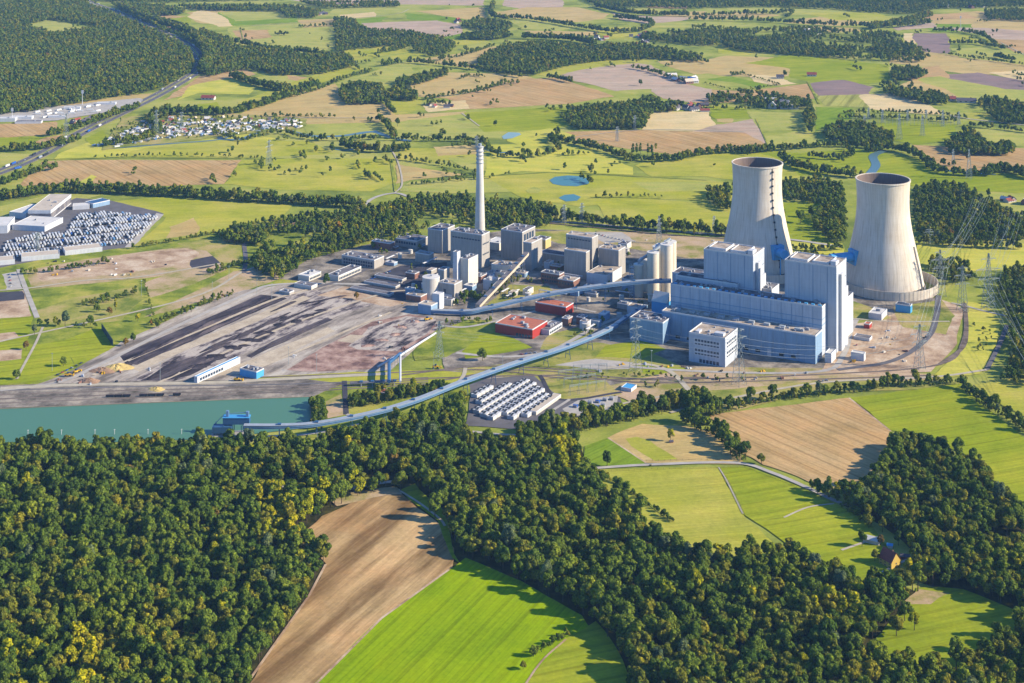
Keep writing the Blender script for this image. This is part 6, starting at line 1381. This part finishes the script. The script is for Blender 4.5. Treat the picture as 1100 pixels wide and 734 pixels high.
# ---- farmhouse, barn
def gable_house(name, lab, px, py, L, D, h, rh, rz, wall, roof, chim=True, group=None, win=True, cat='house', parts=True):
    g = G(px, py); r = empty(name, g, rz, lab, cat, group); m = MB(); m.box(-L / 2, -D / 2, -.3, L / 2, D / 2, h)
    m.add([(-L / 2, -D / 2, h), (-L / 2, D / 2, h), (-L / 2, 0, h + rh)], [(0, 2, 1)]); m.add([(L / 2, -D / 2, h), (L / 2, D / 2, h), (L / 2, 0, h + rh)], [(0, 1, 2)])
    m.build('wall', B[wall], r)
    m = MB(); t = .25
    for s in (-1, 1):
        y0, y1 = s * (D / 2 + .5), 0; z0, z1 = h - .5 * rh / (D / 2), h + rh
        m.add([(-L / 2 - .4, y0, z0 + .05), (L / 2 + .4, y0, z0 + .05), (L / 2 + .4, y1, z1 + .05), (-L / 2 - .4, y1, z1 + .05), (-L / 2 - .4, y0, z0 + t), (L / 2 + .4, y0, z0 + t), (L / 2 + .4, y1, z1 + t), (-L / 2 - .4, y1, z1 + t)],
              [(0, 1, 2, 3), (4, 7, 6, 5), (0, 4, 5, 1), (1, 5, 6, 2), (3, 7, 4, 0)])
    rf = m.build('roof', B[roof], r)
    if chim: m = MB(); m.box(L * .2, -.5, h + rh * .5, L * .2 + .9, .5, h + rh + 1.1); m.build('chimney', B['brick'], rf)
    if win:
        for z in (1.0, 3.6):
            if z + 1.3 > h + .3: continue
            for k in range(3):
                m = MB(); x = -L / 2 + L * (k + .35) / 3; m.box(x, -D / 2 - .06, z, x + 1.2, -D / 2 + .1, z + 1.3); m.build('window', B['glass'], r)
            m = MB(); m.box(L / 2 - .1, -.7, z, L / 2 + .06, .7, z + 1.3); m.build('window', B['glass'], r)
    return r
r = gable_house('farmhouse', 'farmhouse with brown-red gable roof and yellow end wall at the edge of the near forest', 956, 607, 15, 12, 6.2, 7.5, R(-58), 'wally', 'roofred')
gable_house('barn', 'small white-roofed barn behind the yellow farmhouse', 937, 583, 15, 9, 4, 2, R(-30), 'wall', 'whiter', False, win=False, cat='barn')
gable_house('shed', 'small blue-white shed between barn and farmhouse', 956, 588, 5, 4, 2.4, 1.2, R(-20), 'wall', 'sky', False, win=False, cat='shed')
gable_house('shed', 'low brown shed right of the farmhouse', 972, 600, 8, 5, 2.6, 1.6, R(-10), 'brick', 'roofdk', False, win=False, cat='shed')
gable_house('field_hut', 'dark little hut under the single yellow-green tree', 721, 476, 4, 3, 2.2, 1, R(10), 'brick', 'roofdk', False, win=False, cat='hut')
# ---- left industrial estate
def bld2(name, lab, pL, pR, D, h, wall, roof, units=0, par=.8, cat='hall', win=(), seed=3, gable=0, bands=()):
    a, b_ = G(*pL), G(*pR); d = b_ - a; ph = -math.atan2(d.y, d.x); return block(name, lab, pR, 0, 0, h=h, phi=ph, L=d.length, D=D, wall=wall, roof=roof, units=units, par=par, cat=cat, win=win, seed=seed, gable=gable, bands=bands)
bld2('factory_hall', 'big factory hall with tan roof behind the white vehicle park', (30, 237), (54.5, 237), 120, 17, 'pale', 'tanr', 3, bands=((.15, .7, 'tarp'),))
bld2('factory_hall', 'flat white wing in front of the big factory hall', (13, 247.5), (48, 249.5), 62, 9, 'pale', 'whiter', 2)
bld2('factory_hall', 'white-roofed hall left of the big factory hall', (10, 234), (28, 236), 60, 10, 'pale', 'whiter')
bld2('factory_hall', 'white hall cut by the left edge of the photo', (-24, 252), (8, 251), 60, 13, 'pale', 'whiter')
bld2('factory_hall', 'low hall behind the vehicle park', (78, 226), (96, 225), 20, 7, 'pale', 'whiter')
bld2('factory_hall', 'dark flat hall at the back corner of the vehicle park', (100, 224), (118, 220), 24, 8, 'blued', 'convd')
bld2('white_shed', 'long white shed, left of three below the vehicle park', (-24, 288), (16, 284), 26, 7, 'pale', 'tanr', cat='shed')
bld2('white_shed', 'long white shed, middle of three below the vehicle park', (23, 281.5), (64, 278), 26, 7, 'pale', 'tanr', cat='shed')
bld2('white_shed', 'long white shed, right of three below the vehicle park', (70, 275), (110, 270.5), 26, 7, 'pale', 'tanr', cat='shed')
def screen(a, b_, h, lab, mat): 
    A_, B_ = G(*a), G(*b_); m = MB(); d = B_ - A_; n = Vector((-d.y, d.x, 0)).normalized() * .6
    m.add([(0, 0, -.2), d, d + n, n, Vector((0, 0, h)), d + Vector((0, 0, h)), d + n + Vector((0, 0, h)), n + Vector((0, 0, h))], [(0, 3, 2, 1), (4, 5, 6, 7), (0, 1, 5, 4), (1, 2, 6, 5), (2, 3, 7, 6), (3, 0, 4, 7)])
    o = m.build('screen_wall', B[mat]); o.location = A_; tag(o, lab, 'wall')
screen((109, 354), (121, 372), 8, 'dark green screen wall at the end of the bright green plot', 'screen')
# ---- vehicles
def car_mesh(L, W, Hh, cab, body, kind='car'):
    m = MB(); m.box(-L / 2, -W / 2, .35, L / 2, W / 2, Hh * (.62 if kind == 'car' else 1), 0)
    if kind == 'car':
        x0, x1, t = -L * .32, L * .22, .25; z0, z1 = Hh * .62, Hh
        m.add([(x0, -W / 2 + .1, z0), (x1, -W / 2 + .1, z0), (x1, W / 2 - .1, z0), (x0, W / 2 - .1, z0), (x0 + .5, -W / 2 + t, z1), (x1 - .6, -W / 2 + t, z1), (x1 - .6, W / 2 - t, z1), (x0 + .5, W / 2 - t, z1)], [(4, 5, 6, 7)], 0)
        m.add([(x0, -W / 2 + .1, z0), (x1, -W / 2 + .1, z0), (x1, W / 2 - .1, z0), (x0, W / 2 - .1, z0), (x0 + .5, -W / 2 + t, z1), (x1 - .6, -W / 2 + t, z1), (x1 - .6, W / 2 - t, z1), (x0 + .5, W / 2 - t, z1)], [(0, 1, 5, 4), (1, 2, 6, 5), (2, 3, 7, 6), (3, 0, 4, 7)], 1)
    else:
        m.box(L / 2 + .05, -W / 2 + .1, .4, L / 2 + 1.9, W / 2 - .1, Hh * .8, 0); m.box(L / 2 + 1.2, -W / 2 + .15, Hh * .5, L / 2 + 1.94, W / 2 - .15, Hh * .75, 1)
    for x in (-L * .32, L * .32):
        for y in (-W / 2, W / 2): m.bar((x, y - .12, .38), (x, y + .12, .38), .38, 2, n=8)
    return m
def vmesh(kind, dims, mat):
    o = car_mesh(*dims, None, None, kind).build(kind, [mat, B['glass'], B['tyre']]); me = o.data; bpy.data.objects.remove(o); return me
paints = {'white': solid('white_paintwork', (238, 236, 230), var=.04, rough=.35), 'blue': B['bluep'], 'silver': solid('silver_paintwork', (170, 176, 184), rough=.3, var=.05), 'dark': solid('dark_paintwork', (44, 48, 58), rough=.3, var=.05), 'red': solid('red_paintwork', (180, 40, 34), rough=.3, var=.05), 'pale blue': solid('pale_blue_paintwork', (120, 170, 214), rough=.3, var=.05)}
VM = {(k, c): vmesh(k if k != 'camper' else 'van', d, m_) for k, d in (('car', (4.4, 1.8, 1.5)), ('camper', (6.6, 2.4, 3.0)), ('truck', (13.5, 2.55, 3.9))) for c, m_ in paints.items()}
def vehicle(kind, col, g, rz, lab, grp, name=None):
    sc3 = random.uniform(.75, 1.3) if kind == 'camper' else 1.0
    o = bpy.data.objects.new(name or {'car': 'car', 'camper': 'camper_van', 'truck': 'lorry'}[kind], VM[(kind, col)]); COL.objects.link(o); o.location = (g[0], g[1], .3 if _z[0] < .3 else min(2.0, _z[0] + .02)); o.rotation_euler = (0, 0, rz)
    o.scale = (sc3, 1, 1)
    tag(o, lab, {'car': 'car', 'camper': 'camper van', 'truck': 'lorry'}[kind], grp)
lot = [G(*q) for q in ((66, 258), (84, 232), (100, 228), (172, 233), (140, 263), (66, 270))]; lot2 = [G(*q) for q in ((4, 262), (40, 252), (70, 252), (64, 272), (4, 279))]
p0, p1 = G(60, 272), G(142, 263); dr = (p1 - p0).normalized(); nr = Vector((-dr.y, dr.x, 0)); rowang = math.atan2(dr.y, dr.x); cnt = 0; extra = []
for j in range(40):
    for k in range(-30, 60):
        q = p0 + dr * (k * 4.9 + random.uniform(-.4, .4)) + nr * (j * 10.5 + (random.uniform(-.6, .6)))
        if random.random() < .16 or j % 5 == 3: continue
        if inpoly(np.array([q.x]), np.array([q.y]), lot)[0] or inpoly(np.array([q.x]), np.array([q.y]), lot2)[0]:
            c = random.choices(['white', 'silver', 'pale blue', 'blue', 'dark'], [14, 3, .5, .5, 2.2])[0]; cnt += 1
            if cnt > 300: extra.append((q.copy(), rowang + math.pi / 2, c)); continue
            vehicle('camper', c, q, rowang + math.pi / 2 + random.uniform(-.05, .05), '%s camper van parked in the packed rows beside the factory halls' % c, '%s camper vans in the vehicle park' % c)
for c in ('white', 'silver', 'pale blue', 'blue', 'dark'):
    base = VM[('camper', c)]; bv = [v_.co.copy() for v_ in base.vertices]; bf = [tuple(f.vertices) for f in base.polygons]; bm_ = [f.material_index for f in base.polygons]
    if c == 'white': allm = MB(); mats_ = [paints['white'], B['glass'], B['tyre'], paints['silver'], paints['pale blue'], paints['blue'], paints['dark']]
    mi = {'white': 0, 'silver': 3, 'pale blue': 4, 'blue': 5, 'dark': 6}[c]
    for q, a_, cc in extra:
        if cc != c: continue
        ca, sa = math.cos(a_), math.sin(a_); b0 = len(allm.v)
        allm.v += [(q.x + v_.x * ca * 1.15 - v_.y * sa * 1.15, q.y + v_.x * sa * 1.15 + v_.y * ca * 1.15, v_.z + 1.2) for v_ in bv]
        allm.f += [tuple(b0 + i for i in f) for f in bf]; allm.m += [mi if i == 0 else i for i in bm_]
if allm.v: tag(allm.build('parked_vehicles', mats_), 'farther rows of white camper vans packed in the vehicle park', 'vehicles', kind='stuff')
P = catmull([G(*p) for p in MW], 10); acc = 0; nv = 0
for a, b_ in zip(P[:-1], P[1:]):
    d = (b_ - a); L_ = d.length; ang = math.atan2(d.y, d.x); n_ = Vector((-d.y, d.x, 0)).normalized()
    for off, flip in ((-12.4, 0), (-8, 0), (8, 1), (12.4, 1)):
        if random.random() < L_ / (95 if abs(off) > 10 else 130):
            q = a + d * random.random() + n_ * off; pq = proj(q)
            if not (0 < pq[0] < 225 and pq[1] > 0): continue
            kind = 'truck' if abs(off) > 10 and random.random() < .75 else 'car'; c = random.choices(['white', 'silver', 'dark', 'blue', 'red'], [8, 4, 2, 1, 1])[0]; nv += 1
            vehicle(kind, c, q, ang + (math.pi if flip else 0), '%s %s driving on the motorway at the upper left' % (c, 'lorry' if kind == 'truck' else 'car'), '%s %ss on the motorway' % (c, 'lorrie' if kind == 'truck' else 'car'))
g = G(22, 182); vehicle('truck', 'blue', (g.x - 6, g.y, 0), R(48), 'large bright blue lorry at the left end of the motorway', None); 
print('campers', cnt, 'motorway', nv)
# wagons on the quay
w0 = None
for k in range(9):
    g = G(118 + k * 9.0, 427.6 - k * .22); 
    if k in (3, 7): continue
    r = empty('freight_wagon', (g.x, g.y, .9), R(2), 'dark open freight wagon on the quay railway', 'wagon', 'freight wagons on the quay'); m = MB()
    m.box(-4.6, -1.3, 1.0, 4.6, 1.3, 2.6); m.build('body', B['dark'], r); m = MB(); m.box(-4.4, -1.1, 2.62, 4.4, 1.1, 2.8); m.build('load', M['coal'], r)
    for x in (-3, 3): m = MB(); m.bar((x, -1, .5), (x, 1, .5), .5, n=10); m.build('wheelset', B['tyre'], r)
# machines
def loader(px, py, rz, lab):
    g = G(px, py); r = empty('wheel_loader', (g.x, g.y, 1.2), rz, lab, 'loader'); r.scale = (1.4,) * 3
    m = MB(); m.box(-3, -1.2, .9, 1, 1.2, 2.2); m.box(1, -1, .8, 2.6, 1, 1.7); m.build('body', B['yel'], r); m = MB(); m.box(-.9, -.9, 2.2, .8, .9, 3.4); m.build('cab', B['glass'], r)
    m = MB(); m.bar((2.2, 0, 1.4), (4.4, 0, .8), .35); m.box(4.2, -1.5, .2, 5.2, 1.5, 1.5); m.build('bucket', B['yel'], r)
    for x in (-1.9, 1.7):
        for y in (-1.2, 1.2): m = MB(); m.bar((x, y - .3, .75), (x, y + .3, .75), .75, n=12); m.build('wheel', B['tyre'], r)
loader(73, 405, R(10), 'yellow wheel loader, left of the two by the sand heaps'); loader(82, 401.5, R(60), 'yellow wheel loader, right of the two by the sand heaps')
loader(468, 396.5, R(0), 'yellow machine beside the works railway'); loader(255, 410, R(0), 'yellow machine in front of the sky-blue box workshop'); loader(459, 345, R(40), 'yellow machine at the corner of the ash ground')
def heap(px, py, rx, ry, h, mat, lab, seed=1, name='gravel_heap'):
    g = G(px, py); rd = np.random.default_rng(seed); m = MB(); n = 26; K = 9; V = [(0, 0, h)]
    for i in range(1, K + 1):
        t = i / K
        for k in range(n):
            a = 2 * math.pi * k / n; w_ = 1 + .22 * math.sin(2 * a + seed) + .12 * math.sin(5 * a + seed * 2)
            V.append((rx * t * w_ * math.cos(a), ry * t * w_ * math.sin(a), max(0, h * (1 - t) ** .9 * (1 + rd.uniform(-.18, .18))) - (.1 if i == K else 0)))
    F_ = [(0, 1 + k, 1 + (k + 1) % n) for k in range(n)] + [(1 + i * n + k, 1 + (i + 1) * n + k, 1 + (i + 1) * n + (k + 1) % n, 1 + i * n + (k + 1) % n) for i in range(K - 1) for k in range(n)]
    m.add(V, F_); o = m.build(name, mat); o.location = (g.x, g.y, _z[0] * .6); tag(o, lab, 'heap')
M['sandy'] = solid('yellow_sand', (226, 196, 120), var=.3, scale=.3); M['brn'] = solid('brown_gravel', (178, 142, 110), var=.3, scale=.3)
heap(126, 396, 17, 15, 5.5, M['sandy'], 'yellow sand heap beside the coal bed', 1); heap(110, 399, 14, 12, 4.5, M['brn'], 'brown gravel heap left of the yellow sand heap', 2); heap(96, 410, 13, 10, 4, M['brn'], 'lower brown gravel heap by the harbour road', 3)
heap(168, 419, 12, 7, 3, M['sandy'], 'small sand heap on the quay road', 4); heap(137, 392, 8, 7, 4, M['coal'], 'small black coal heap at the end of the coal bed', 5)
for k, (px, py, rx, h_) in enumerate(((300, 350, 9, 2.5), (318, 346, 11, 3), (306, 342, 7, 2), (330, 340, 9, 2.4), (284, 358, 12, 2.5), (270, 366, 14, 2.2), (250, 374, 13, 2.4), (232, 384, 16, 2.2), (214, 394, 14, 2.4), (262, 372, 8, 1.8), (345, 334, 8, 2), (410, 366, 8, 2), (430, 352, 9, 2.2), (446, 346, 8, 2.2), (424, 360, 9, 2), (395, 372, 9, 1.6))):
    heap(px, py, rx, rx * .6, h_, M['coal'] if k < 11 else M['redash'], ('low dark coal remnant heap in the rough strip of the coal yard' if k < 11 else 'low reddish ash heap on the ash ground'), 10 + k, 'coal_heap' if k < 11 else 'ash_heap')
    ob = bpy.context.scene.collection.objects[-1]; ob['group'] = 'coal remnant heaps' if k < 11 else 'ash heaps'
def ridge(a, b, wd, h, lab, seed, mat='coal'):
    A_, B_ = G(*a), G(*b); d = B_ - A_; L_ = d.length; d.normalize(); nn = Vector((-d.y, d.x, 0)); rd = np.random.default_rng(seed); n = max(8, int(L_ / 5)); K = 7; m = MB(); V = []
    for i in range(n + 1):
        env = min(1, 6 * i / n, 6 * (1 - i / n)) ** .7; hh = h * env * (.55 + .45 * math.sin(i * .35 + seed) * math.sin(i * .13 + 1)) ; w_ = wd * (.8 + .2 * math.sin(i * .23 + seed)) * (.4 + .6 * env)
        for k in range(K):
            t = k / (K - 1) * 2 - 1; z = max(0, hh * (1 - abs(t)) * 1.2 + rd.uniform(-.35, .35) * (1 - abs(t))) - (.3 if abs(t) == 1 else 0)
            q = d * (L_ * i / n) + nn * (t * w_ / 2 + rd.uniform(-.4, .4)); V.append((q.x, q.y, z))
    F_ = [(i * K + k, (i + 1) * K + k, (i + 1) * K + k + 1, i * K + k + 1) for i in range(n) for k in range(K - 1)]
    m.add(V, F_); o = m.build('coal_ridge', M[mat]); o.location = (A_.x, A_.y, .75); tag(o, lab, 'coal heap', 'coal ridges in the yard')
for i_, (a, b, wd, h_) in enumerate((((140, 387), (288, 321), 9, 3.2), ((148, 390), (300, 322), 8, 2.6), ((158, 409), (214, 384), 10, 3), ((176, 408), (236, 383), 8, 2.6), ((268, 383), (352, 345), 7, 2.2), ((214, 380), (262, 358), 9, 2.4), ((250, 366), (312, 336), 10, 3), ((272, 364), (330, 338), 8, 2.2), ((300, 346), (348, 326), 9, 2.4), ((320, 328), (372, 318), 9, 2), ((196, 392), (248, 368), 8, 2.2), ((290, 336), (318, 324), 8, 2))):
    ridge(a, b, wd, h_, 'long low black coal ridge running diagonally across the coal yard', i_)
# parked cars in the works
for (px, py, n, dx, dy, lab) in ((640, 252, 9, 3.6, .9, 'on the pale parking ground behind the filter tower'), (10, 296, 5, .4, 3.2, 'in the small car park at the left edge'), (62, 404, 6, 5, -2.5, 'on the yard by the sand heaps'), (396, 302, 8, 3.2, -1.3, 'on the works road by the shed rows'), (560, 382, 4, 5, -.6, 'by the works lawn'), (920, 372, 4, -2, 6, 'on the road to the gravel yard'), (612, 316, 4, 4, .6, 'near the brick buildings'), (880, 411, 3, 4, -.5, 'under the turbine hall')):
    for k in range(n):
        c = random.choice(['white', 'silver', 'dark', 'dark', 'blue', 'red']); vehicle('car', c, G(px + k * dx, py + k * dy), R(random.choice([62, -28])) + random.uniform(-.1, .1), '%s car parked %s' % (c, lab), '%s cars parked %s' % (c, lab))
# ---- houses far off
HS = [0]
HM = {}
def small_house(px, py, wall, roof, lab, grp, L=12, D=9, rz=None, h=4, rh=3.6, name='house'):
    key = (wall, roof)
    if key not in HM:
        m = MB(); m.box(-.5, -.5, -.05, .5, .5, 1, 0); m.add([(-.5, -.5, 1), (-.5, .5, 1), (-.5, 0, 1.9)], [(0, 2, 1)], 0); m.add([(.5, -.5, 1), (.5, .5, 1), (.5, 0, 1.9)], [(0, 1, 2)], 0)
        m.add([(-.54, -.58, .9), (.54, -.58, .9), (.54, 0, 1.93), (-.54, 0, 1.93), (.54, .58, .9), (-.54, .58, .9)], [(0, 1, 2, 3), (4, 5, 3, 2)], 1); m.box(.2, -.05, 1.5, .28, .05, 2.1, 2)
        for k in range(3): m.box(-.38 + k * .28, -.51, .35, -.26 + k * .28, -.49, .7, 3)
        o = m.build('house', [B[wall], B[roof], B['brick'], B['glass']]); HM[key] = o.data; bpy.data.objects.remove(o)
    o = bpy.data.objects.new(name, HM[key]); COL.objects.link(o); g = G(px, py); o.location = g; o.rotation_euler = (0, 0, random.random() * 3.14 if rz is None else rz); o.scale = (L, D, h); tag(o, lab, 'house' if name == 'house' else name.replace('_', ' '), grp)
def hamlet(pts, n, lab, grp, big=1.0, roofs=('roofred', 'roofdk', 'roofdk', 'whiter'), walls=('wall', 'brick', 'wall')):
    cx = [G(*p) for p in pts]; xs = [p.x for p in cx]; ys = [p.y for p in cx]; k = 0
    while k < n:
        x, y = random.uniform(min(xs), max(xs)), random.uniform(min(ys), max(ys))
        if not inpoly(np.array([x]), np.array([y]), cx)[0]: continue
        p = proj((x, y, 0)); rf = random.choice(roofs); k += 1
        small_house(p[0], p[1], random.choice(walls), rf, '%s-roofed house %s' % ({'roofred': 'red', 'roofdk': 'dark', 'whiter': 'white', 'tanr': 'tan', 'sky': 'blue'}[rf], lab), '%s-roofed houses %s' % (rf and {'roofred': 'red', 'roofdk': 'dark', 'whiter': 'white', 'tanr': 'tan', 'sky': 'blue'}[rf], grp), L=random.uniform(9, 17) * big, D=random.uniform(7, 10) * big, h=random.uniform(3, 5) * big)
hamlet([(130, 137), (160, 127), (250, 127), (318, 129), (322, 138), (250, 142), (180, 146), (132, 150)], 110, 'in the caravan village between motorway and river', 'in the caravan village', .8, roofs=('whiter', 'whiter', 'roofdk', 'roofred', 'tanr'))
cv = [G(*p) for p in ((95, 158), (140, 140), (190, 132), (322, 130), (324, 137), (250, 145), (170, 150), (110, 162))]; k = 0
while k < 290:
    x, y = random.uniform(min(p.x for p in cv), max(p.x for p in cv)), random.uniform(min(p.y for p in cv), max(p.y for p in cv))
    if inpoly(np.array([x]), np.array([y]), cv)[0]:
        c = random.choices(['white', 'silver', 'pale blue'], [9, 2, 1])[0]; o = bpy.data.objects.new('caravan', VM[('camper', c)]); COL.objects.link(o); o.location = (x, y, .5); o.rotation_euler = (0, 0, random.random() * 3.14); o.scale = (1.5, 1.7, 1.1)
        tag(o, '%s caravan standing in the caravan village by the river' % c, 'caravan', '%s caravans in the caravan village' % c); k += 1
stand('village_trees', scatter([(100, 160), (130, 132), (190, 124), (322, 128), (324, 140), (250, 147), (170, 152)], 22, jit=.5), C_FAR, 'small trees between the caravans and houses by the river', 'trees', s=(.35, .6))
hamlet([(86, 136), (110, 128), (100, 124), (74, 132)], 8, 'left of the motorway by the services', 'left of the motorway', 1, roofs=('roofred', 'roofred', 'roofdk'))
hamlet([(672, 40), (700, 34), (706, 42), (690, 48)], 12, 'in the far village at the top', 'in the far village', 1.2)
hamlet([(625, 42), (650, 38), (652, 44), (628, 46)], 8, 'in the farm cluster at the top centre', 'in the top centre farm cluster', 1.2)
hamlet([(650, 118), (664, 113), (664, 120), (652, 122)], 6, 'among the trees at the tip of the wide central far fields', 'at the tip of the wide central far fields', 1.2, roofs=('roofred', 'roofdk'))
hamlet([(718, 115), (760, 112), (768, 120), (722, 121)], 11, 'in the farm right of the far fields tip', 'in the farm right of the far fields tip', 1.4, roofs=('roofdk', 'roofdk', 'roofred'))
hamlet([(718, 82), (742, 82), (744, 90), (724, 90)], 6, 'in the white farm above the pale field', 'in the white farm', 1.6, roofs=('whiter', 'tanr'))
hamlet([(735, 88), (745, 84), (752, 88), (742, 92)], 4, 'at the blue-roofed farm', 'at the blue-roofed farm', 1.6, roofs=('sky', 'whiter'))
hamlet([(820, 112), (852, 112), (850, 118), (822, 117)], 5, 'in the long farm in the upper right', 'in the long farm', 2.2, roofs=('tanr', 'whiter', 'roofred'))
hamlet([(1070, 212), (1106, 212), (1106, 222), (1075, 218)], 7, 'in the farm at the right edge', 'in the farm at the right edge', 1.3, roofs=('whiter', 'roofdk', 'roofred'))
hamlet([(1090, 112), (1108, 114), (1106, 122), (1092, 118)], 5, 'in the wooded farm at the right edge', 'in the wooded farm at the right edge', 1.4)
hamlet([(860, 34), (890, 34), (888, 38), (862, 37)], 7, 'in the far upper right village', 'in the far upper right village', 1.5, roofs=('whiter', 'roofred'))
hamlet([(1012, 2), (1060, 6), (1056, 10), (1010, 8)], 10, 'at the far wood edge', 'at the far wood edge', 1.6)
hamlet([(480, 48), (488, 50), (484, 52), (476, 50)], 3, 'by the golden field above the wide central far fields', 'by the golden field', 1.4, roofs=('roofred',))
hamlet([(490, 22), (498, 24), (494, 26), (486, 24)], 3, 'beside the far green field', 'beside the far green field', 1.4, roofs=('roofred',))
hamlet([(340, 14), (352, 14), (350, 20), (340, 18)], 5, 'in the far hamlet at the top left', 'in the far hamlet at the top left', 1.4)
hamlet([(455, 114), (490, 112), (490, 116), (460, 118)], 4, 'in the small farm inside the wide central far fields', 'in the wide central far fields farm', 1.1, roofs=('roofdk', 'roofred'))
for (px, py, L, D, rf, lab) in ((224, 107, 34, 16, 'roofred', 'long farm with a red roof below the golden field'), (872, 82, 26, 12, 'roofred', 'small red-roofed farm in the green field'), (838, 84.5, 20, 12, 'roofdk', 'dark barn beside the round tree'), (1038, 110, 46, 20, 'roofdk', 'large barn with dark blue roof by the tree group'), (1020, 108, 30, 18, 'roofred', 'red barn beside the large dark barn'), (848, 117, 44, 16, 'tanr', 'long tan farm shed in the upper right')):
    small_house(px, py, 'wall', rf, lab, None, L=L, D=D, rz=R(-10), h=6, name='barn')
for (px, py, L, D, h, rf, lab) in ((16, 131, 60, 22, 8, 'whiter', 'white service area hall at the left edge'), (34, 129, 50, 20, 7, 'whiter', 'white service station hall with flat roof'), (44, 133, 60, 18, 5, 'tarp', 'grey service building in front of the white hall'), (86, 118, 40, 12, 6, 'whiter', 'small white hall at the far end of the service area'), (124, 113, 46, 14, 6, 'whiter', 'white hall nearest the motorway'), (70, 127, 40, 12, 5, 'whiter', 'white canopy in the middle of the service area')):
    block('service_hall', lab, (px, py), 0, 0, h=h, L=L, D=D, phi=R(-4), wall='pale', roof=rf, par=.5, units=2, cat='hall')
for k in range(34):
    px, py = random.uniform(40, 118), 0; py = 126 - (px - 40) * .12 + random.uniform(-5, 3); vehicle(random.choice(['truck', 'truck', 'car']), 'white', G(px, py), R(random.choice([5, 60])), 'white vehicle parked on the motorway service area', 'vehicles parked on the service area', 'parked_vehicle')
# masts
for px, py, pt, lab in ((88.5, 113, 98, 'tall white sign mast beside the motorway services'), (1032, 33, 18, 'white mast in the far green field at the upper right'), (13, 130, 117, 'white sign mast at the left end of the service area')):
    g = G(px, py); h_ = ztop(g, pt); r = empty('mast', g, 0, lab, 'mast'); m = MB(); m.bar((0, 0, 0), (0, 0, h_), .8, n=8, r2=.45); m.build('pole', B['trim'], r); m = MB(); m.box(-2.4, -.6, h_ - 6, 2.4, .6, h_ + 2); m.build('head', B['trim'], r)
# lamp masts in the works
for k, (px, py) in enumerate(((246, 302), (292, 322), (340, 400), (466, 398), (172, 410), (56, 399), (540, 402), (700, 396), (152, 318), (228, 320), (310, 392), (276, 316))):
    g = G(px, py); h_ = 22; r = empty('lamp_mast', g, R(30 * k), 'thin steel lamp mast in the works yards', 'lamp mast', 'lamp masts in the works'); m = MB(); m.bar((0, 0, 0), (0, 0, h_), .28, n=6, r2=.16); m.build('pole', B['lat'], r); m = MB(); m.box(-1.4, -.3, h_, 1.4, .3, h_ + .5); m.build('lamp_head', B['lat'], r)
# rubble, pallets and stores scattered on the yards (each heap of stored goods a small thing)
for k in range(90):
    reg = random.choice([(905, 350, 95, 42), (640, 256, 140, 16), (300, 330, 150, 60), (60, 396, 120, 18), (920, 360, 60, 30), (740, 400, 130, 12), (430, 300, 40, 30), (640, 392, 100, 10), (46, 276, 150, 28)]); px, py = reg[0] + random.random() * reg[2], reg[1] + random.random() * reg[3]
    g = G(px, py); m = MB(); mt = random.choice(['white', 'steel', 'dark', 'brick', 'cream', 'blue', 'yel'])
    for q in range(random.randint(1, 3)):
        a_, b2, c_ = random.uniform(1, 4), random.uniform(1, 2.2), random.uniform(.8, 2.2); x, y = random.uniform(-3, 3), random.uniform(-3, 3); m.box(x, y, 0, x + a_, y + b2, c_); m.box(x + .1, y + .1, c_, x + a_ * .6, y + b2 - .1, c_ + .5)
    o = m.build('stored_goods', B.get(mt, M['white'])); o.location = (g.x, g.y, min(1.6, _z[0] * .6)); o.rotation_euler = (0, 0, random.random() * 3); tag(o, 'small stack of %s goods stored on the open works ground' % {'white': 'white', 'steel': 'grey', 'dark': 'dark', 'brick': 'brown', 'cream': 'cream', 'blue': 'pale blue', 'yel': 'yellow'}[mt], 'stack', '%s stacks stored on the works ground' % mt.replace('yel', 'yellow'))
# ---- haze
m = bpy.data.materials.new('haze'); m.use_nodes = True; n_ = m.node_tree; n_.nodes.clear(); out = n_.nodes.new('ShaderNodeOutputMaterial'); pv = n_.nodes.new('ShaderNodeVolumePrincipled')
pv.inputs['Color'].default_value = (.34, .62, 1.0, 1); pv.inputs['Density'].default_value = HAZE = 2.1e-5; pv.inputs['Anisotropy'].default_value = 0; n_.links.new(pv.outputs[0], out.inputs['Volume'])
hb = MB(); hb.box(-25000, -4000, -1, 25000, 27000, 690); o = hb.build('haze', m); o['kind'] = 'stuff'
print('objects', len(bpy.data.objects))
